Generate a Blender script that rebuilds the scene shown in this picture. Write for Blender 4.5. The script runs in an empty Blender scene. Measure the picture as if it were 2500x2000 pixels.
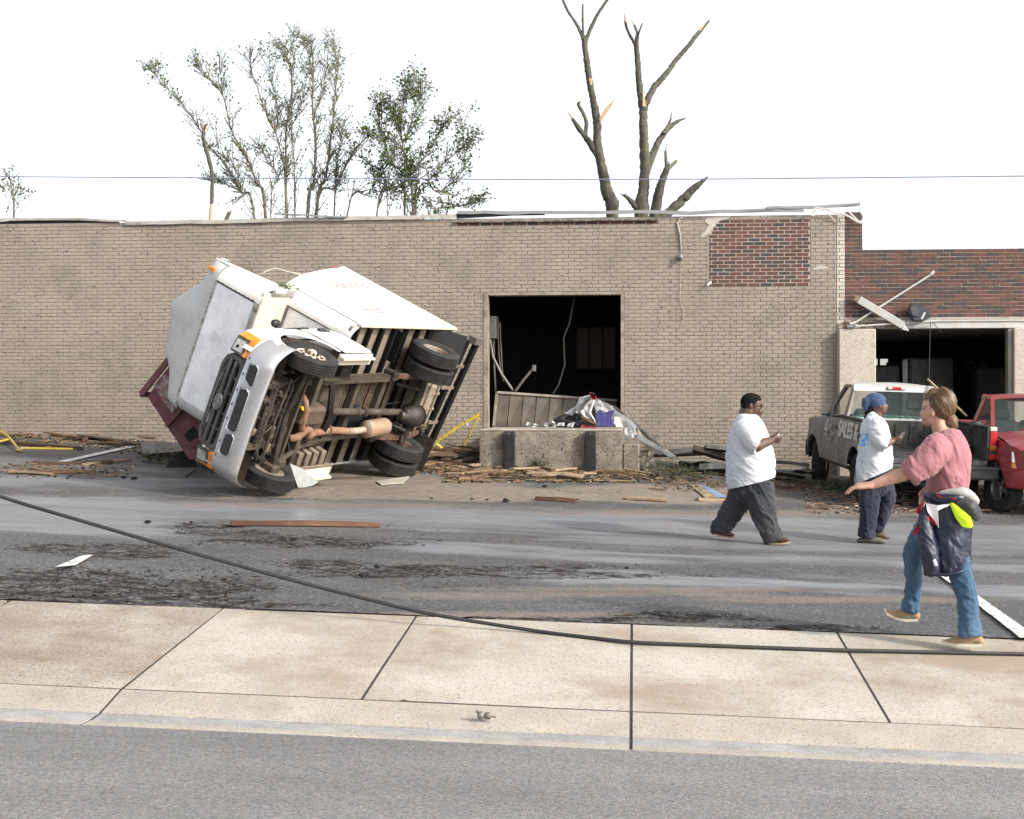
import bpy, bmesh, math, random
import numpy as np
from mathutils import Vector, Matrix, noise as mnoise

R = math.radians
rng = random.Random(7)
nrg = np.random.default_rng(7)
SC = bpy.context.scene
COL = SC.collection

# ------------------------------------------------------------------ camera, sky, sun, exposure
F = 3472.0                       # focal length in photograph pixels (2500 wide): a 50 mm lens
TH = R(4.9)                      # the camera is turned a little to the left of the wall's normal
cam_d = bpy.data.cameras.new('camera')
cam_d.lens = 50.0
cam_d.sensor_width = 36.0
cam_d.clip_start = 0.1
cam_d.clip_end = 3000
cam = bpy.data.objects.new('camera', cam_d)
COL.objects.link(cam)
cam.location = (0, 0, 0)
cam.rotation_euler = (R(90), 0, TH)
SC.camera = cam

SUN = Vector((0.80, -0.42, 0.52)).normalized()
world = bpy.data.worlds.new('World')
SC.world = world
world.use_nodes = True
wn = world.node_tree
wn.nodes.clear()
sky = wn.nodes.new('ShaderNodeTexSky')
sky.sky_type = 'NISHITA'
sky.sun_disc = False
sky.sun_elevation = math.asin(SUN.z)
sky.sun_rotation = math.atan2(SUN.x, SUN.y)
sky.altitude = 200
sky.air_density = 1.0
sky.dust_density = 3.0
sky.ozone_density = 1.0
hsv = wn.nodes.new('ShaderNodeHueSaturation')     # thin white overcast: the blue is washed out evenly
hsv.inputs['Saturation'].default_value = 0.22
hsv.inputs['Value'].default_value = 1.0
bgn = wn.nodes.new('ShaderNodeBackground')
bgn.inputs['Strength'].default_value = 0.15
wo = wn.nodes.new('ShaderNodeOutputWorld')
wn.links.new(sky.outputs[0], hsv.inputs['Color'])
wn.links.new(hsv.outputs[0], bgn.inputs['Color'])
wn.links.new(bgn.outputs[0], wo.inputs[0])

sun_d = bpy.data.lights.new('sun', 'SUN')
sun_d.energy = 2.0
sun_d.angle = R(4.0)
sun_d.color = (1.0, 0.93, 0.82)
sun_o = bpy.data.objects.new('sun', sun_d)
COL.objects.link(sun_o)
sun_o.rotation_euler = SUN.to_track_quat('Z', 'Y').to_euler()
sun_o.location = (20, -10, 20)

SC.view_settings.view_transform = 'Standard'
SC.view_settings.look = 'None'
SC.view_settings.exposure = 1.1
SC.view_settings.gamma = 1.0
SC.view_settings.use_curve_mapping = False
SC.render.engine = 'CYCLES'
SC.cycles.max_bounces = 6
SC.cycles.diffuse_bounces = 3
SC.cycles.glossy_bounces = 3
SC.cycles.transparent_max_bounces = 6
SC.cycles.use_denoising = True

# ------------------------------------------------------------------ places: photograph pixel -> point of the place
FW = Vector((-math.sin(TH), math.cos(TH), 0))
RT = Vector((math.cos(TH), math.sin(TH), 0))
UP = Vector((0, 0, 1))
YS = [0, 9, 13, 17, 20.3, 26, 60]
BS = [1.33, 1.33, 1.33, 1.32, 1.07, .78, .7]


def zl(x, y):
    """height of the parking lot: it falls to the right and towards the street"""
    x = np.clip(x, -40, 40)
    dip = .10 * np.clip((x - 1.0) / 2.0, 0, 1) * np.clip((y - 17.5) / 3.0, 0, 1)
    return -(np.interp(y, YS, BS) + .037 * (x + 3.2) + dip)


def ray(px, py):
    return FW + RT * ((px - 1250) / F) + UP * ((1000 - py) / F)


def gnd(px, py, drop=0.0):
    r = ray(px, py)
    lo, hi = 2.0, 80.0
    for _ in range(50):
        m = (lo + hi) / 2
        p = r * m
        if p.z > float(zl(p.x, p.y)) - drop:
            lo = m
        else:
            hi = m
    return r * lo


def atY(px, py, Y):
    r = ray(px, py)
    return r * (Y / r.y)


def atD(px, py, d):
    return ray(px, py) * d


def on_lot(x, y, h=0.0):
    return Vector((x, y, float(zl(x, y)) + h))


# ------------------------------------------------------------------ numpy noise
_perm = nrg.random(1 << 16)


def vnoise(P, seed=0):
    P = np.asarray(P, float)
    if P.shape[1] == 2:
        P = np.concatenate([P, np.zeros((len(P), 1))], 1)
    I = np.floor(P).astype(np.int64)
    f = P - I
    f = f * f * (3 - 2 * f)
    out = 0
    for dx in (0, 1):
        for dy in (0, 1):
            for dz in (0, 1):
                h = ((I[:, 0] + dx) * 73856093 ^ (I[:, 1] + dy) * 19349663 ^ (I[:, 2] + dz) * 83492791 ^ (seed * 2654435761)) & 0xffff
                w = (f[:, 0] if dx else 1 - f[:, 0]) * (f[:, 1] if dy else 1 - f[:, 1]) * (f[:, 2] if dz else 1 - f[:, 2])
                out = out + _perm[h] * w
    return out


def fbm(P, o=4, seed=0):
    P = np.asarray(P, float)
    s = 0
    a = .5
    for i in range(o):
        s = s + a * vnoise(P * 2 ** i, seed + i)
        a /= 2
    return s / (1 - .5 ** o)


# ------------------------------------------------------------------ mesh builder
class MB:
    def __init__(s):
        s.v = []
        s.f = []

    def add(s, vs, fs):
        n = len(s.v)
        s.v += [tuple(v) for v in vs]
        s.f += [tuple(i + n for i in f) for f in fs]
        return s

    def box(s, c, size, rot=None, bev=0.0):
        x, y, z = (size[0] / 2, size[1] / 2, size[2] / 2)
        if bev > 0:
            b = min(bev, x * .9, y * .9, z * .9)
            vs = []
            for sx in (-1, 1):
                for sy in (-1, 1):
                    for sz in (-1, 1):
                        vs += [(sx * x, sy * (y - b), sz * (z - b)), (sx * (x - b), sy * y, sz * (z - b)), (sx * (x - b), sy * (y - b), sz * z)]
            m = Matrix.Identity(3) if rot is None else rot
            bm = bmesh.new()
            for v in vs:
                bm.verts.new(m @ Vector(v) + Vector(c))
            bmesh.ops.convex_hull(bm, input=bm.verts)
            bmesh.ops.dissolve_limit(bm, angle_limit=.01, verts=bm.verts, edges=bm.edges)
            bm.verts.index_update()
            s.add([v.co.copy() for v in bm.verts], [[v.index for v in f.verts] for f in bm.faces])
            bm.free()
            return s
        vs = [Vector((sx * x, sy * y, sz * z)) for sx in (-1, 1) for sy in (-1, 1) for sz in (-1, 1)]
        if rot is not None:
            vs = [rot @ v for v in vs]
        vs = [v + Vector(c) for v in vs]
        return s.add(vs, [(0, 1, 3, 2), (4, 6, 7, 5), (0, 4, 5, 1), (2, 3, 7, 6), (0, 2, 6, 4), (1, 5, 7, 3)])

    def box2(s, a, b, bev=0.0):
        return s.box([(a[i] + b[i]) / 2 for i in range(3)], [abs(b[i] - a[i]) for i in range(3)], None, bev)

    def bar(s, a, b, w, h, up=(0, 0, 1), bev=0.0):
        """a box beam from a to b, w across, h along up"""
        a = Vector(a)
        b = Vector(b)
        d = (b - a)
        L = d.length
        d.normalize()
        u = Vector(up)
        u = (u - d * u.dot(d))
        if u.length < 1e-4:
            u = Vector((1, 0, 0)) - d * d.x
        u.normalize()
        r = d.cross(u)
        m = Matrix((d, r, u)).transposed()
        return s.box((a + b) / 2, (L, w, h), m, bev)

    def tube(s, path, rad, seg=10, cap=True, ry=None, upv=None):
        P = [Vector(p) for p in path]
        n = len(P)
        rad = [rad] * n if not hasattr(rad, '__len__') else list(rad)
        ry = rad if ry is None else ([ry] * n if not hasattr(ry, '__len__') else list(ry))
        T = []
        for i in range(n):
            t = (P[min(i + 1, n - 1)] - P[max(i - 1, 0)])
            t = t.normalized() if t.length > 1e-9 else Vector((0, 0, 1))
            T.append(t)
        u = Vector(upv) if upv is not None else (Vector((0, 0, 1)) if abs(T[0].z) < .9 else Vector((1, 0, 0)))
        vs = []
        for i in range(n):
            if upv is not None:
                u = Vector(upv)
            u = u - T[i] * u.dot(T[i])
            if u.length < 1e-5:
                u = T[i].orthogonal()
            u.normalize()
            w = T[i].cross(u)
            for k in range(seg):
                a = 2 * math.pi * k / seg
                vs.append(P[i] + u * (math.cos(a) * rad[i]) + w * (math.sin(a) * ry[i]))
        fs = []
        for i in range(n - 1):
            for k in range(seg):
                k2 = (k + 1) % seg
                fs.append((i * seg + k, (i + 1) * seg + k, (i + 1) * seg + k2, i * seg + k2))
        if cap:
            fs.append(tuple(range(seg)))
            fs.append(tuple((n - 1) * seg + k for k in reversed(range(seg))))
        return s.add(vs, fs)

    def lathe(s, prof, c=(0, 0, 0), axis=(0, 1, 0), seg=32, close=False):
        """prof: (r, t) along axis"""
        ax = Vector(axis).normalized()
        u = ax.orthogonal().normalized()
        w = ax.cross(u)
        n = len(prof)
        vs = []
        for (r, t) in prof:
            for k in range(seg):
                a = 2 * math.pi * k / seg
                vs.append(Vector(c) + ax * t + u * (r * math.cos(a)) + w * (r * math.sin(a)))
        fs = []
        for i in range(n - 1 + (1 if close else 0)):
            j = (i + 1) % n
            for k in range(seg):
                k2 = (k + 1) % seg
                fs.append((i * seg + k, i * seg + k2, j * seg + k2, j * seg + k))
        if not close:
            if prof[0][0] > 1e-4:
                fs.append(tuple(reversed(range(seg))))
            if prof[-1][0] > 1e-4:
                fs.append(tuple((n - 1) * seg + k for k in range(seg)))
        return s.add(vs, fs)

    def prism(s, poly, a, b):
        """poly: list of 3-D points; extruded by vector from offset a to offset b"""
        n = len(poly)
        A = [Vector(p) + Vector(a) for p in poly]
        B = [Vector(p) + Vector(b) for p in poly]
        return s.add(A + B, [tuple(reversed(range(n))), tuple(range(n, 2 * n))] + [(i, (i + 1) % n, n + (i + 1) % n, n + i) for i in range(n)])

    def grid(s, G, thick=None):
        """G: rows of points; optional thickness vector gives a closed slab"""
        r = len(G)
        c = len(G[0])
        vs = [Vector(p) for row in G for p in row]
        fs = [(i * c + j, i * c + j + 1, (i + 1) * c + j + 1, (i + 1) * c + j) for i in range(r - 1) for j in range(c - 1)]
        if thick is None:
            return s.add(vs, fs)
        t = Vector(thick)
        n = r * c
        vs2 = [v + t for v in vs]
        fs2 = [tuple(n + i for i in reversed(f)) for f in fs]
        rim = [j for j in range(c)] + [i * c + c - 1 for i in range(1, r)] + [(r - 1) * c + j for j in range(c - 2, -1, -1)] + [i * c for i in range(r - 2, 0, -1)]
        fr = [(rim[k], n + rim[k], n + rim[(k + 1) % len(rim)], rim[(k + 1) % len(rim)]) for k in range(len(rim))]
        return s.add(vs + vs2, fs + fs2 + fr)

    def mesh(s, name='m', smooth=None):
        me = bpy.data.meshes.new(name)
        me.from_pydata([tuple(v) for v in s.v], [], s.f)
        me.validate()
        bm = bmesh.new()
        bm.from_mesh(me)
        bmesh.ops.recalc_face_normals(bm, faces=bm.faces)
        bm.to_mesh(me)
        bm.free()
        if smooth is not None:
            me.polygons.foreach_set('use_smooth', [True] * len(me.polygons))
            me.set_sharp_from_angle(angle=R(smooth))
        me.update()
        return me


def obj(name, data, mat, parent=None, smooth=None, loc=None):
    me = data.mesh(name, smooth) if isinstance(data, MB) else data
    o = bpy.data.objects.new(name, me)
    COL.objects.link(o)
    if mat is not None and (not me.materials):
        me.materials.append(mat)
    if parent is not None:
        o.parent = parent
    if loc is not None:
        o.location = loc
    return o


def tag(o, label=None, cat=None, group=None, kind=None):
    if label:
        o['label'] = label
    if cat:
        o['category'] = cat
    if group:
        o['group'] = group
    if kind:
        o['kind'] = kind
    return o


def thing(name, label, cat, loc=(0, 0, 0), rotz=0.0, group=None, mtx=None):
    o = bpy.data.objects.new(name, None)
    o.empty_display_size = .2
    COL.objects.link(o)
    if mtx is not None:
        o.matrix_world = mtx
    else:
        o.location = loc
        o.rotation_euler = (0, 0, rotz)
    return tag(o, label, cat, group)


def recentre(o):
    """move a single mesh's origin to the middle of its base"""
    me = o.data
    n = len(me.vertices)
    co = np.empty(n * 3)
    me.vertices.foreach_get('co', co)
    co = co.reshape(-1, 3)
    c = (co.min(0) + co.max(0)) / 2
    c[2] = co[:, 2].min()
    me.vertices.foreach_set('co', (co - c).ravel())
    me.update()
    o.location = tuple(c)
    return o


# ------------------------------------------------------------------ procedural materials
def mat(name, col, rough=.7, metal=0.0, var=.18, vs=5.0, bump=.15, bs=70.0, bd=.01, dirt=None, ds=2.0, da=.5, dw=.12,
        rnd=0.0, coords='Object', stretch=(1, 1, 1), spec=.5, coat=0.0, ramp=None, rvar=.1, speck=None, sps=60., spa=.66, trans=0.0, alpha=1.0):
    m = bpy.data.materials.new(name)
    m.use_nodes = True
    nt = m.node_tree
    N = nt.nodes
    Lk = nt.links.new
    N.clear()
    out = N.new('ShaderNodeOutputMaterial')
    b = N.new('ShaderNodeBsdfPrincipled')
    Lk(b.outputs[0], out.inputs[0])
    if coords == 'World':
        tc = N.new('ShaderNodeNewGeometry')
        vec = tc.outputs['Position']
    else:
        tc = N.new('ShaderNodeTexCoord')
        vec = tc.outputs['Object']
    mp = N.new('ShaderNodeMapping')
    mp.inputs['Scale'].default_value = stretch
    Lk(vec, mp.inputs['Vector'])
    vec = mp.outputs[0]

    def nz(scale, det=5, rg=.6):
        n = N.new('ShaderNodeTexNoise')
        n.inputs['Scale'].default_value = scale
        n.inputs['Detail'].default_value = det
        n.inputs['Roughness'].default_value = rg
        Lk(vec, n.inputs['Vector'])
        return n.outputs['Fac']

    def mapr(src, a, b_, c, d):
        n = N.new('ShaderNodeMapRange')
        n.inputs[1].default_value = a
        n.inputs[2].default_value = b_
        n.inputs[3].default_value = c
        n.inputs[4].default_value = d
        Lk(src, n.inputs[0])
        return n.outputs[0]

    def mixc(fac, a, b_, mode='MIX'):
        n = N.new('ShaderNodeMix')
        n.data_type = 'RGBA'
        n.blend_type = mode
        for sock, val in ((n.inputs[0], fac), (n.inputs[6], a), (n.inputs[7], b_)):
            if hasattr(val, 'links'):
                Lk(val, sock)
            elif isinstance(val, (tuple, list)):
                sock.default_value = (val[0], val[1], val[2], 1)
            else:
                sock.default_value = val
        return n.outputs[2]

    if ramp:
        oi = N.new('ShaderNodeObjectInfo')
        cr = N.new('ShaderNodeValToRGB')
        cr.color_ramp.interpolation = 'CONSTANT'
        e = cr.color_ramp.elements
        e[0].position = 0
        e[0].color = (*ramp[0], 1)
        e[1].position = 1.0 / len(ramp)
        e[1].color = (*ramp[1], 1)
        for i in range(2, len(ramp)):
            q = e.new(i / len(ramp))
            q.color = (*ramp[i], 1)
        Lk(oi.outputs['Random'], cr.inputs[0])
        c = cr.outputs[0]
    else:
        c = tuple(col)
    v = mapr(nz(vs), .3, .7, 1 - var, 1 + var)
    cmb = N.new('ShaderNodeCombineColor')
    for i in range(3):
        Lk(v, cmb.inputs[i])
    c = mixc(1.0, c, cmb.outputs[0], 'MULTIPLY')
    if rnd:
        oi2 = N.new('ShaderNodeObjectInfo')
        rv = mapr(oi2.outputs['Random'], 0, 1, 1 - rnd, 1 + rnd)
        cm2 = N.new('ShaderNodeCombineColor')
        for i in range(3):
            Lk(rv, cm2.inputs[i])
        c = mixc(1.0, c, cm2.outputs[0], 'MULTIPLY')
    if dirt:
        t = .72 - da * .45
        df = mapr(nz(ds, 8, .68), t - dw, t + dw, 0, 1)
        c = mixc(df, c, dirt)
    if speck:
        sf = mapr(nz(sps, 3, .55), spa, spa + .05, 0, 1)
        c = mixc(sf, c, speck)
    Lk(c, b.inputs['Base Color'])
    b.inputs['Metallic'].default_value = metal
    rr = mapr(nz(vs * 2.3), .3, .7, max(rough - rvar, .03), min(rough + rvar, 1))
    Lk(rr, b.inputs['Roughness'])
    b.inputs['Specular IOR Level'].default_value = spec
    if coat:
        b.inputs['Coat Weight'].default_value = coat
        b.inputs['Coat Roughness'].default_value = .15
    if trans:
        b.inputs['Transmission Weight'].default_value = trans
    if alpha < 1:
        b.inputs['Alpha'].default_value = alpha
    if bump:
        bn = N.new('ShaderNodeBump')
        bn.inputs['Strength'].default_value = bump
        bn.inputs['Distance'].default_value = bd
        Lk(nz(bs, 4), bn.inputs['Height'])
        Lk(bn.outputs[0], b.inputs['Normal'])
    return m
# ================================================================== GROUND
def projA(P):
    d = P @ np.array(FW)
    return np.stack([1250 + F * (P @ np.array(RT)) / d, 1000 - F * P[:, 2] / d], -1)


def edge_y(x):
    return 9.657 + .0714 * np.clip(x, -30, 30)


def line2_y(x):
    return 7.678 + .05 * np.clip(x, -30, 30)


def line3_y(x):
    return 7.084 + .0445 * np.clip(x, -30, 30)


def set_attr(me, name, arr):
    a = me.color_attributes.new(name, 'FLOAT_COLOR', 'POINT')
    full = np.ones((len(me.vertices), 4), np.float32)
    full[:, :3] = arr
    a.data.foreach_set('color', full.ravel())


def asphalt_mat(name, base, wet_default, attr):
    m = bpy.data.materials.new(name)
    m.use_nodes = True
    nt = m.node_tree
    N = nt.nodes
    Lk = nt.links.new
    b = N['Principled BSDF']
    g = N.new('ShaderNodeNewGeometry')

    def noise(scale, det=4, rg=.6, st=(1, 1, 1)):
        mp = N.new('ShaderNodeMapping')
        mp.inputs['Scale'].default_value = st
        Lk(g.outputs['Position'], mp.inputs[0])
        n = N.new('ShaderNodeTexNoise')
        n.inputs['Scale'].default_value = scale
        n.inputs['Detail'].default_value = det
        n.inputs['Roughness'].default_value = rg
        Lk(mp.outputs[0], n.inputs['Vector'])
        return n.outputs['Fac']

    def mr(src, a, b_, c, d):
        n = N.new('ShaderNodeMapRange')
        for i, q in enumerate((a, b_, c, d)):
            n.inputs[i + 1].default_value = q
        Lk(src, n.inputs[0])
        return n.outputs[0]

    def mix(fac, a, b_, mode='MIX'):
        n = N.new('ShaderNodeMix')
        n.data_type = 'RGBA'
        n.blend_type = mode
        for sock, val in ((n.inputs[0], fac), (n.inputs[6], a), (n.inputs[7], b_)):
            if hasattr(val, 'links'):
                Lk(val, sock)
            elif isinstance(val, (tuple, list)):
                sock.default_value = (*val[:3], 1)
            else:
                sock.default_value = val
        return n.outputs[2]

    def math_(op, a, b_=None):
        n = N.new('ShaderNodeMath')
        n.operation = op
        n.use_clamp = True
        for i, q in enumerate((a, b_)):
            if q is None:
                continue
            if hasattr(q, 'links'):
                Lk(q, n.inputs[i])
            else:
                n.inputs[i].default_value = q
        return n.outputs[0]

    vor = N.new('ShaderNodeTexVoronoi')          # pale and dark aggregate grains
    vor.inputs['Scale'].default_value = 62 if attr else 120
    Lk(g.outputs['Position'], vor.inputs['Vector'])
    sepv = N.new('ShaderNodeSeparateColor')
    Lk(vor.outputs['Color'], sepv.inputs[0])
    grain = mr(sepv.outputs[0], 0, 1, .5, 1.45) if attr else mr(sepv.outputs[0], 0, 1, .55, 1.4)
    pale = mr(sepv.outputs[1], .90, .95, 0, 1)
    comb = N.new('ShaderNodeCombineColor')
    for i in range(3):
        Lk(grain, comb.inputs[i])
    c = mix(1.0, tuple(base), comb.outputs[0], 'MULTIPLY')
    c = mix(math_('MULTIPLY', pale, .5), c, (.32, .29, .25))
    big = mr(noise(.9, 6, .65, (.35, 1, 1)), .35, .65, .82, 1.2)
    cb = N.new('ShaderNodeCombineColor')
    for i in range(3):
        Lk(big, cb.inputs[i])
    c = mix(1.0, c, cb.outputs[0], 'MULTIPLY')
    bump_h = mr(vor.outputs['Distance'], 0, .6, 1, 0)
    rough = mr(noise(2.2, 5, .6, (.3, 1, 1)), .35, .65, .55, .78)
    if attr:
        at = N.new('ShaderNodeAttribute')
        at.attribute_name = 'msk'
        sp = N.new('ShaderNodeSeparateColor')
        Lk(at.outputs['Color'], sp.inputs[0])
        wet, crumb, sand = sp.outputs[0], sp.outputs[1], sp.outputs[2]
        # dusty tan silt
        sfac = math_('MULTIPLY', sand, mr(noise(7, 6, .7), .3, .62, .35, 1))
        c = mix(sfac, c, (.23, .19, .15))
        # crumbled bitumen and mulch
        thr = mr(crumb, 0, 1, .80, .455)
        sub_ = N.new('ShaderNodeMath')
        sub_.operation = 'SUBTRACT'
        Lk(noise(9, 8, .78, (.45, 1, 1)), sub_.inputs[0])
        Lk(thr, sub_.inputs[1])
        cf = mr(sub_.outputs[0], 0, .09, 0, .92)
        mul = mix(mr(noise(60, 3), .5, .62, 0, 1), (.017, .013, .011), (.062, .043, .032))
        c = mix(cf, c, mul)
        # cracks
        vc = N.new('ShaderNodeTexVoronoi')
        vc.feature = 'DISTANCE_TO_EDGE'
        vc.inputs['Scale'].default_value = 5.5
        nd = N.new('ShaderNodeVectorMath')
        nd.operation = 'ADD'
        nn = N.new('ShaderNodeTexNoise')
        nn.inputs['Scale'].default_value = 4
        nn.inputs['Detail'].default_value = 5
        Lk(g.outputs['Position'], nn.inputs['Vector'])
        sc = N.new('ShaderNodeVectorMath')
        sc.operation = 'SCALE'
        sc.inputs['Scale'].default_value = .5
        Lk(nn.outputs['Color'], sc.inputs[0])
        Lk(g.outputs['Position'], nd.inputs[0])
        Lk(sc.outputs[0], nd.inputs[1])
        Lk(nd.outputs[0], vc.inputs['Vector'])
        crack = math_('MULTIPLY', mr(vc.outputs['Distance'], .0, .07, 1, 0), mr(crumb, .15, .5, 0, 1))
        crack = math_('MAXIMUM', crack, math_('MULTIPLY', mr(vc.outputs['Distance'], .0, .05, 1, 0), mr(noise(.9, 4), .53, .62, 0, .8)))
        c = mix(crack, c, (.012, .011, .010))
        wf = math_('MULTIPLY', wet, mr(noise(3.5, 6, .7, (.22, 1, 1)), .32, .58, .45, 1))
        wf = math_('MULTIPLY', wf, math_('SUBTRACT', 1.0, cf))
        c = mix(math_('MULTIPLY', wf, .85), c, (.235, .245, .265))  # sky reflection on the wet bands, painted into the base colour as blue-grey
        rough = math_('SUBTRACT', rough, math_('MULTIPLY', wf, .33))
        rough = math_('ADD', rough, math_('MULTIPLY', cf, .3))
        Lk(mr(math_('MAXIMUM', cf, crack), 0, 1, .45, .05), b.inputs['Specular IOR Level'])
    Lk(c, b.inputs['Base Color'])
    Lk(rough, b.inputs['Roughness'])
    bn = N.new('ShaderNodeBump')
    bn.inputs['Strength'].default_value = .45
    bn.inputs['Distance'].default_value = .006
    Lk(bump_h, bn.inputs['Height'])
    if attr:
        Lk(mr(wf, 0, 1, .45, .12), bn.inputs['Strength'])
    Lk(bn.outputs[0], b.inputs['Normal'])
    return m


def build_ground():
    # one far sheet below everything
    xs = list(np.linspace(-900, -45, 8)) + list(np.linspace(-40, 40, 17)) + list(np.linspace(45, 900, 8))
    ys = [-600, -120, -40, 0, 26, 60, 120, 400, 1200]
    G = [[(x, y, float(zl(x, max(y, 0))) - .45) for x in xs] for y in ys]
    o = obj('ground', MB().grid(G), mat('soil', (.09, .075, .05), .95, var=.4, vs=.6, bump=.3, bs=8, bd=.05, coords='World'))
    tag(o, kind='structure')

    # the parking lot and lane in front of the building
    xs = np.concatenate([np.linspace(-60, -13, 16), np.arange(-12.5, 9, .055), np.linspace(9.5, 60, 16)])
    nt_ = 300
    ts = np.linspace(0, 1, nt_) ** 1.15
    X = np.repeat(xs[None, :], nt_, 0)
    E_ = edge_y(X)
    Y = E_ + (26.4 - E_) * ts[:, None]
    Z = zl(X, Y)
    P = np.stack([X.ravel(), Y.ravel(), Z.ravel()], -1)
    q = projA(P)
    n1 = fbm(P[:, :2] * np.array([.9, 2.2]), 5, 3)
    n2 = fbm(P[:, :2] * np.array([3., 6.]), 4, 9)

    def blob(cx, cy, rx, ry, soft=.5):
        d = np.sqrt(((q[:, 0] - cx) / rx) ** 2 + ((q[:, 1] - cy) / ry) ** 2) + (n1 - .5) * 1.5
        return np.clip((1 - d) / soft + .5, 0, 1)
    cr = np.zeros(len(P))
    for a in ((500, 1287, 90, 14), (560, 1300, 150, 11), (700, 1318, 240, 12), (900, 1326, 230, 12), (250, 1340, 200, 14), (330, 1352, 90, 10),
              (160, 1425, 330, 36), (300, 1452, 330, 26), (560, 1462, 130, 14), (560, 1425, 160, 22), (760, 1377, 150, 14), (1130, 1392, 420, 15), (1400, 1404, 260, 11), (1330, 1385, 160, 9),
              (1700, 1502, 170, 14), (620, 1478, 260, 8), (1300, 1512, 520, 6), (1900, 1532, 260, 7)):
        cr = np.maximum(cr, blob(*a))
    # wet bands along the lane (drying wheel tracks), also the mask for their painted sky sheen
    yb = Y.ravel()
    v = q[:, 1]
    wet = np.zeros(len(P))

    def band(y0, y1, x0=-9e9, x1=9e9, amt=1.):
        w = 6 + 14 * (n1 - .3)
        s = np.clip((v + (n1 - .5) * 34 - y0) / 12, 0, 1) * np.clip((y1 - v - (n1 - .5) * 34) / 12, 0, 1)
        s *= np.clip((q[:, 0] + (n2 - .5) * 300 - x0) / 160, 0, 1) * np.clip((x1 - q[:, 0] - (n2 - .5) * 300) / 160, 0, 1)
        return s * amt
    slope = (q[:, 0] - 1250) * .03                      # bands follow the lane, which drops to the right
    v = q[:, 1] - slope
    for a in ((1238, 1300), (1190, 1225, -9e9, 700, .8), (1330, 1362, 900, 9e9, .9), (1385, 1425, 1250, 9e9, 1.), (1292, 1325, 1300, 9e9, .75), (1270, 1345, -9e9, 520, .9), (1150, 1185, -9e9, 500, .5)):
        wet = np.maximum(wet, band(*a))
    sand = np.zeros(len(P))
    v = q[:, 1]
    for a in ((780, 1180, 330, 26), (1100, 1205, 330, 24), (1500, 1205, 340, 22), (1650, 1218, 210, 18), (900, 1205, 320, 20)):
        sand = np.maximum(sand, blob(*a, soft=.35))
    for a in ((1900, 1252, 700, 8), (1600, 1440, 520, 8), (1400, 1452, 420, 9), (2000, 1465, 400, 7), (700, 1235, 520, 7), (2200, 1290, 330, 6), (1000, 1500, 500, 6)):
        sand = np.maximum(sand, .6 * blob(*a, soft=.8))
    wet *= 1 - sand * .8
    P[:, 2] += -cr * .018 * np.clip((n2 - .35) * 3, 0, 1) + cr * .012 * (fbm(P[:, :2] * 14, 3, 21) - .4) * 2 + (n1 - .5) * .012
    # meet the apron cleanly
    me = bpy.data.meshes.new('parking_lot')
    nx = len(xs)
    idx = np.arange(len(P)).reshape(nt_, nx)
    fs = np.stack([idx[:-1, :-1], idx[:-1, 1:], idx[1:, 1:], idx[1:, :-1]], -1).reshape(-1, 4)
    me.from_pydata(P.tolist(), [], fs.tolist())
    me.polygons.foreach_set('use_smooth', [True] * len(me.polygons))
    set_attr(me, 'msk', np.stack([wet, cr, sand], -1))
    o = obj('parking_lot', me, asphalt_mat('wet_asphalt_painted_sheen', (.074, .073, .073), 0, True))
    tag(o, kind='structure')

    # the street at the camera's feet
    xs = np.linspace(-60, 60, 49)
    G = []
    for k, t in enumerate(np.linspace(0, 1, 30)):
        row = []
        for x in xs:
            y1 = float(line3_y(x)) + .03
            y = y1 + (-25 - y1) * t ** 1.6
            row.append((x, y, float(zl(x, 0)) - .245 + .02 * min(1, t * 4)))
        G.append(row)
    o = obj('street', MB().grid(G), asphalt_mat('street_asphalt', (.172, .170, .168), 0, False), smooth=60)
    tag(o, kind='structure')

    # sidewalk apron: a dark bed and separate concrete slabs
    bedm = mat('joint_bed', (.035, .03, .026), .95, bump=.4, bs=120, coords='World')
    G = [[(x, fy(x) + dy, float(zl(x, 0)) - dz - .022) for x in np.linspace(-60, 60, 25)] for fy, dy, dz in ((edge_y, .03, -.0135), (line2_y, 0, .1565), (lambda x: line2_y(x) * .45 + line3_y(x) * .55, 0, .2225), (lambda x: line2_y(x) * .2 + line3_y(x) * .8, 0, .2305), (line3_y, -.02, .226))]
    root = obj('sidewalk_apron', MB().grid(G), bedm)
    tag(root, kind='structure')
    conc = mat('apron_concrete', (.405, .375, .33), .85, var=.14, vs=1.3, bump=.35, bs=150, bd=.004, coords='World', dirt=(.285, .232, .175), ds=.9, da=.42, dw=.09, speck=(.19, .155, .12), sps=85, spa=.575)
    conc2 = mat('apron_concrete_worn', (.365, .335, .295), .8, var=.18, vs=1.7, bump=.4, bs=140, bd=.005, coords='World', dirt=(.22, .172, .122), ds=1.2, da=.50, dw=.12, speck=(.14, .105, .075), sps=70, spa=.565)
    conc3 = mat('gutter_concrete', (.35, .32, .28), .75, var=.18, vs=3, bump=.5, bs=160, bd=.006, coords='World', dirt=(.38, .33, .26), ds=2.4, da=.3, speck=(.19, .15, .12), sps=90, spa=.58)
    wetc = mat('gutter_wet', (.27, .265, .26), .5, var=.25, vs=6, bump=.6, bs=150, bd=.005, coords='World', speck=(.55, .52, .48), sps=120, spa=.6)
    jx = [-17.2, -15.7, -14.3, -12.8, -11.3, -9.9, -8.4, -7.0, -5.6, -4.22, -2.78, -1.47, -.015, 1.365, 2.83, 4.3, 5.8, 7.2, 8.7, 10.2, 11.7, 13.2]

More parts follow.
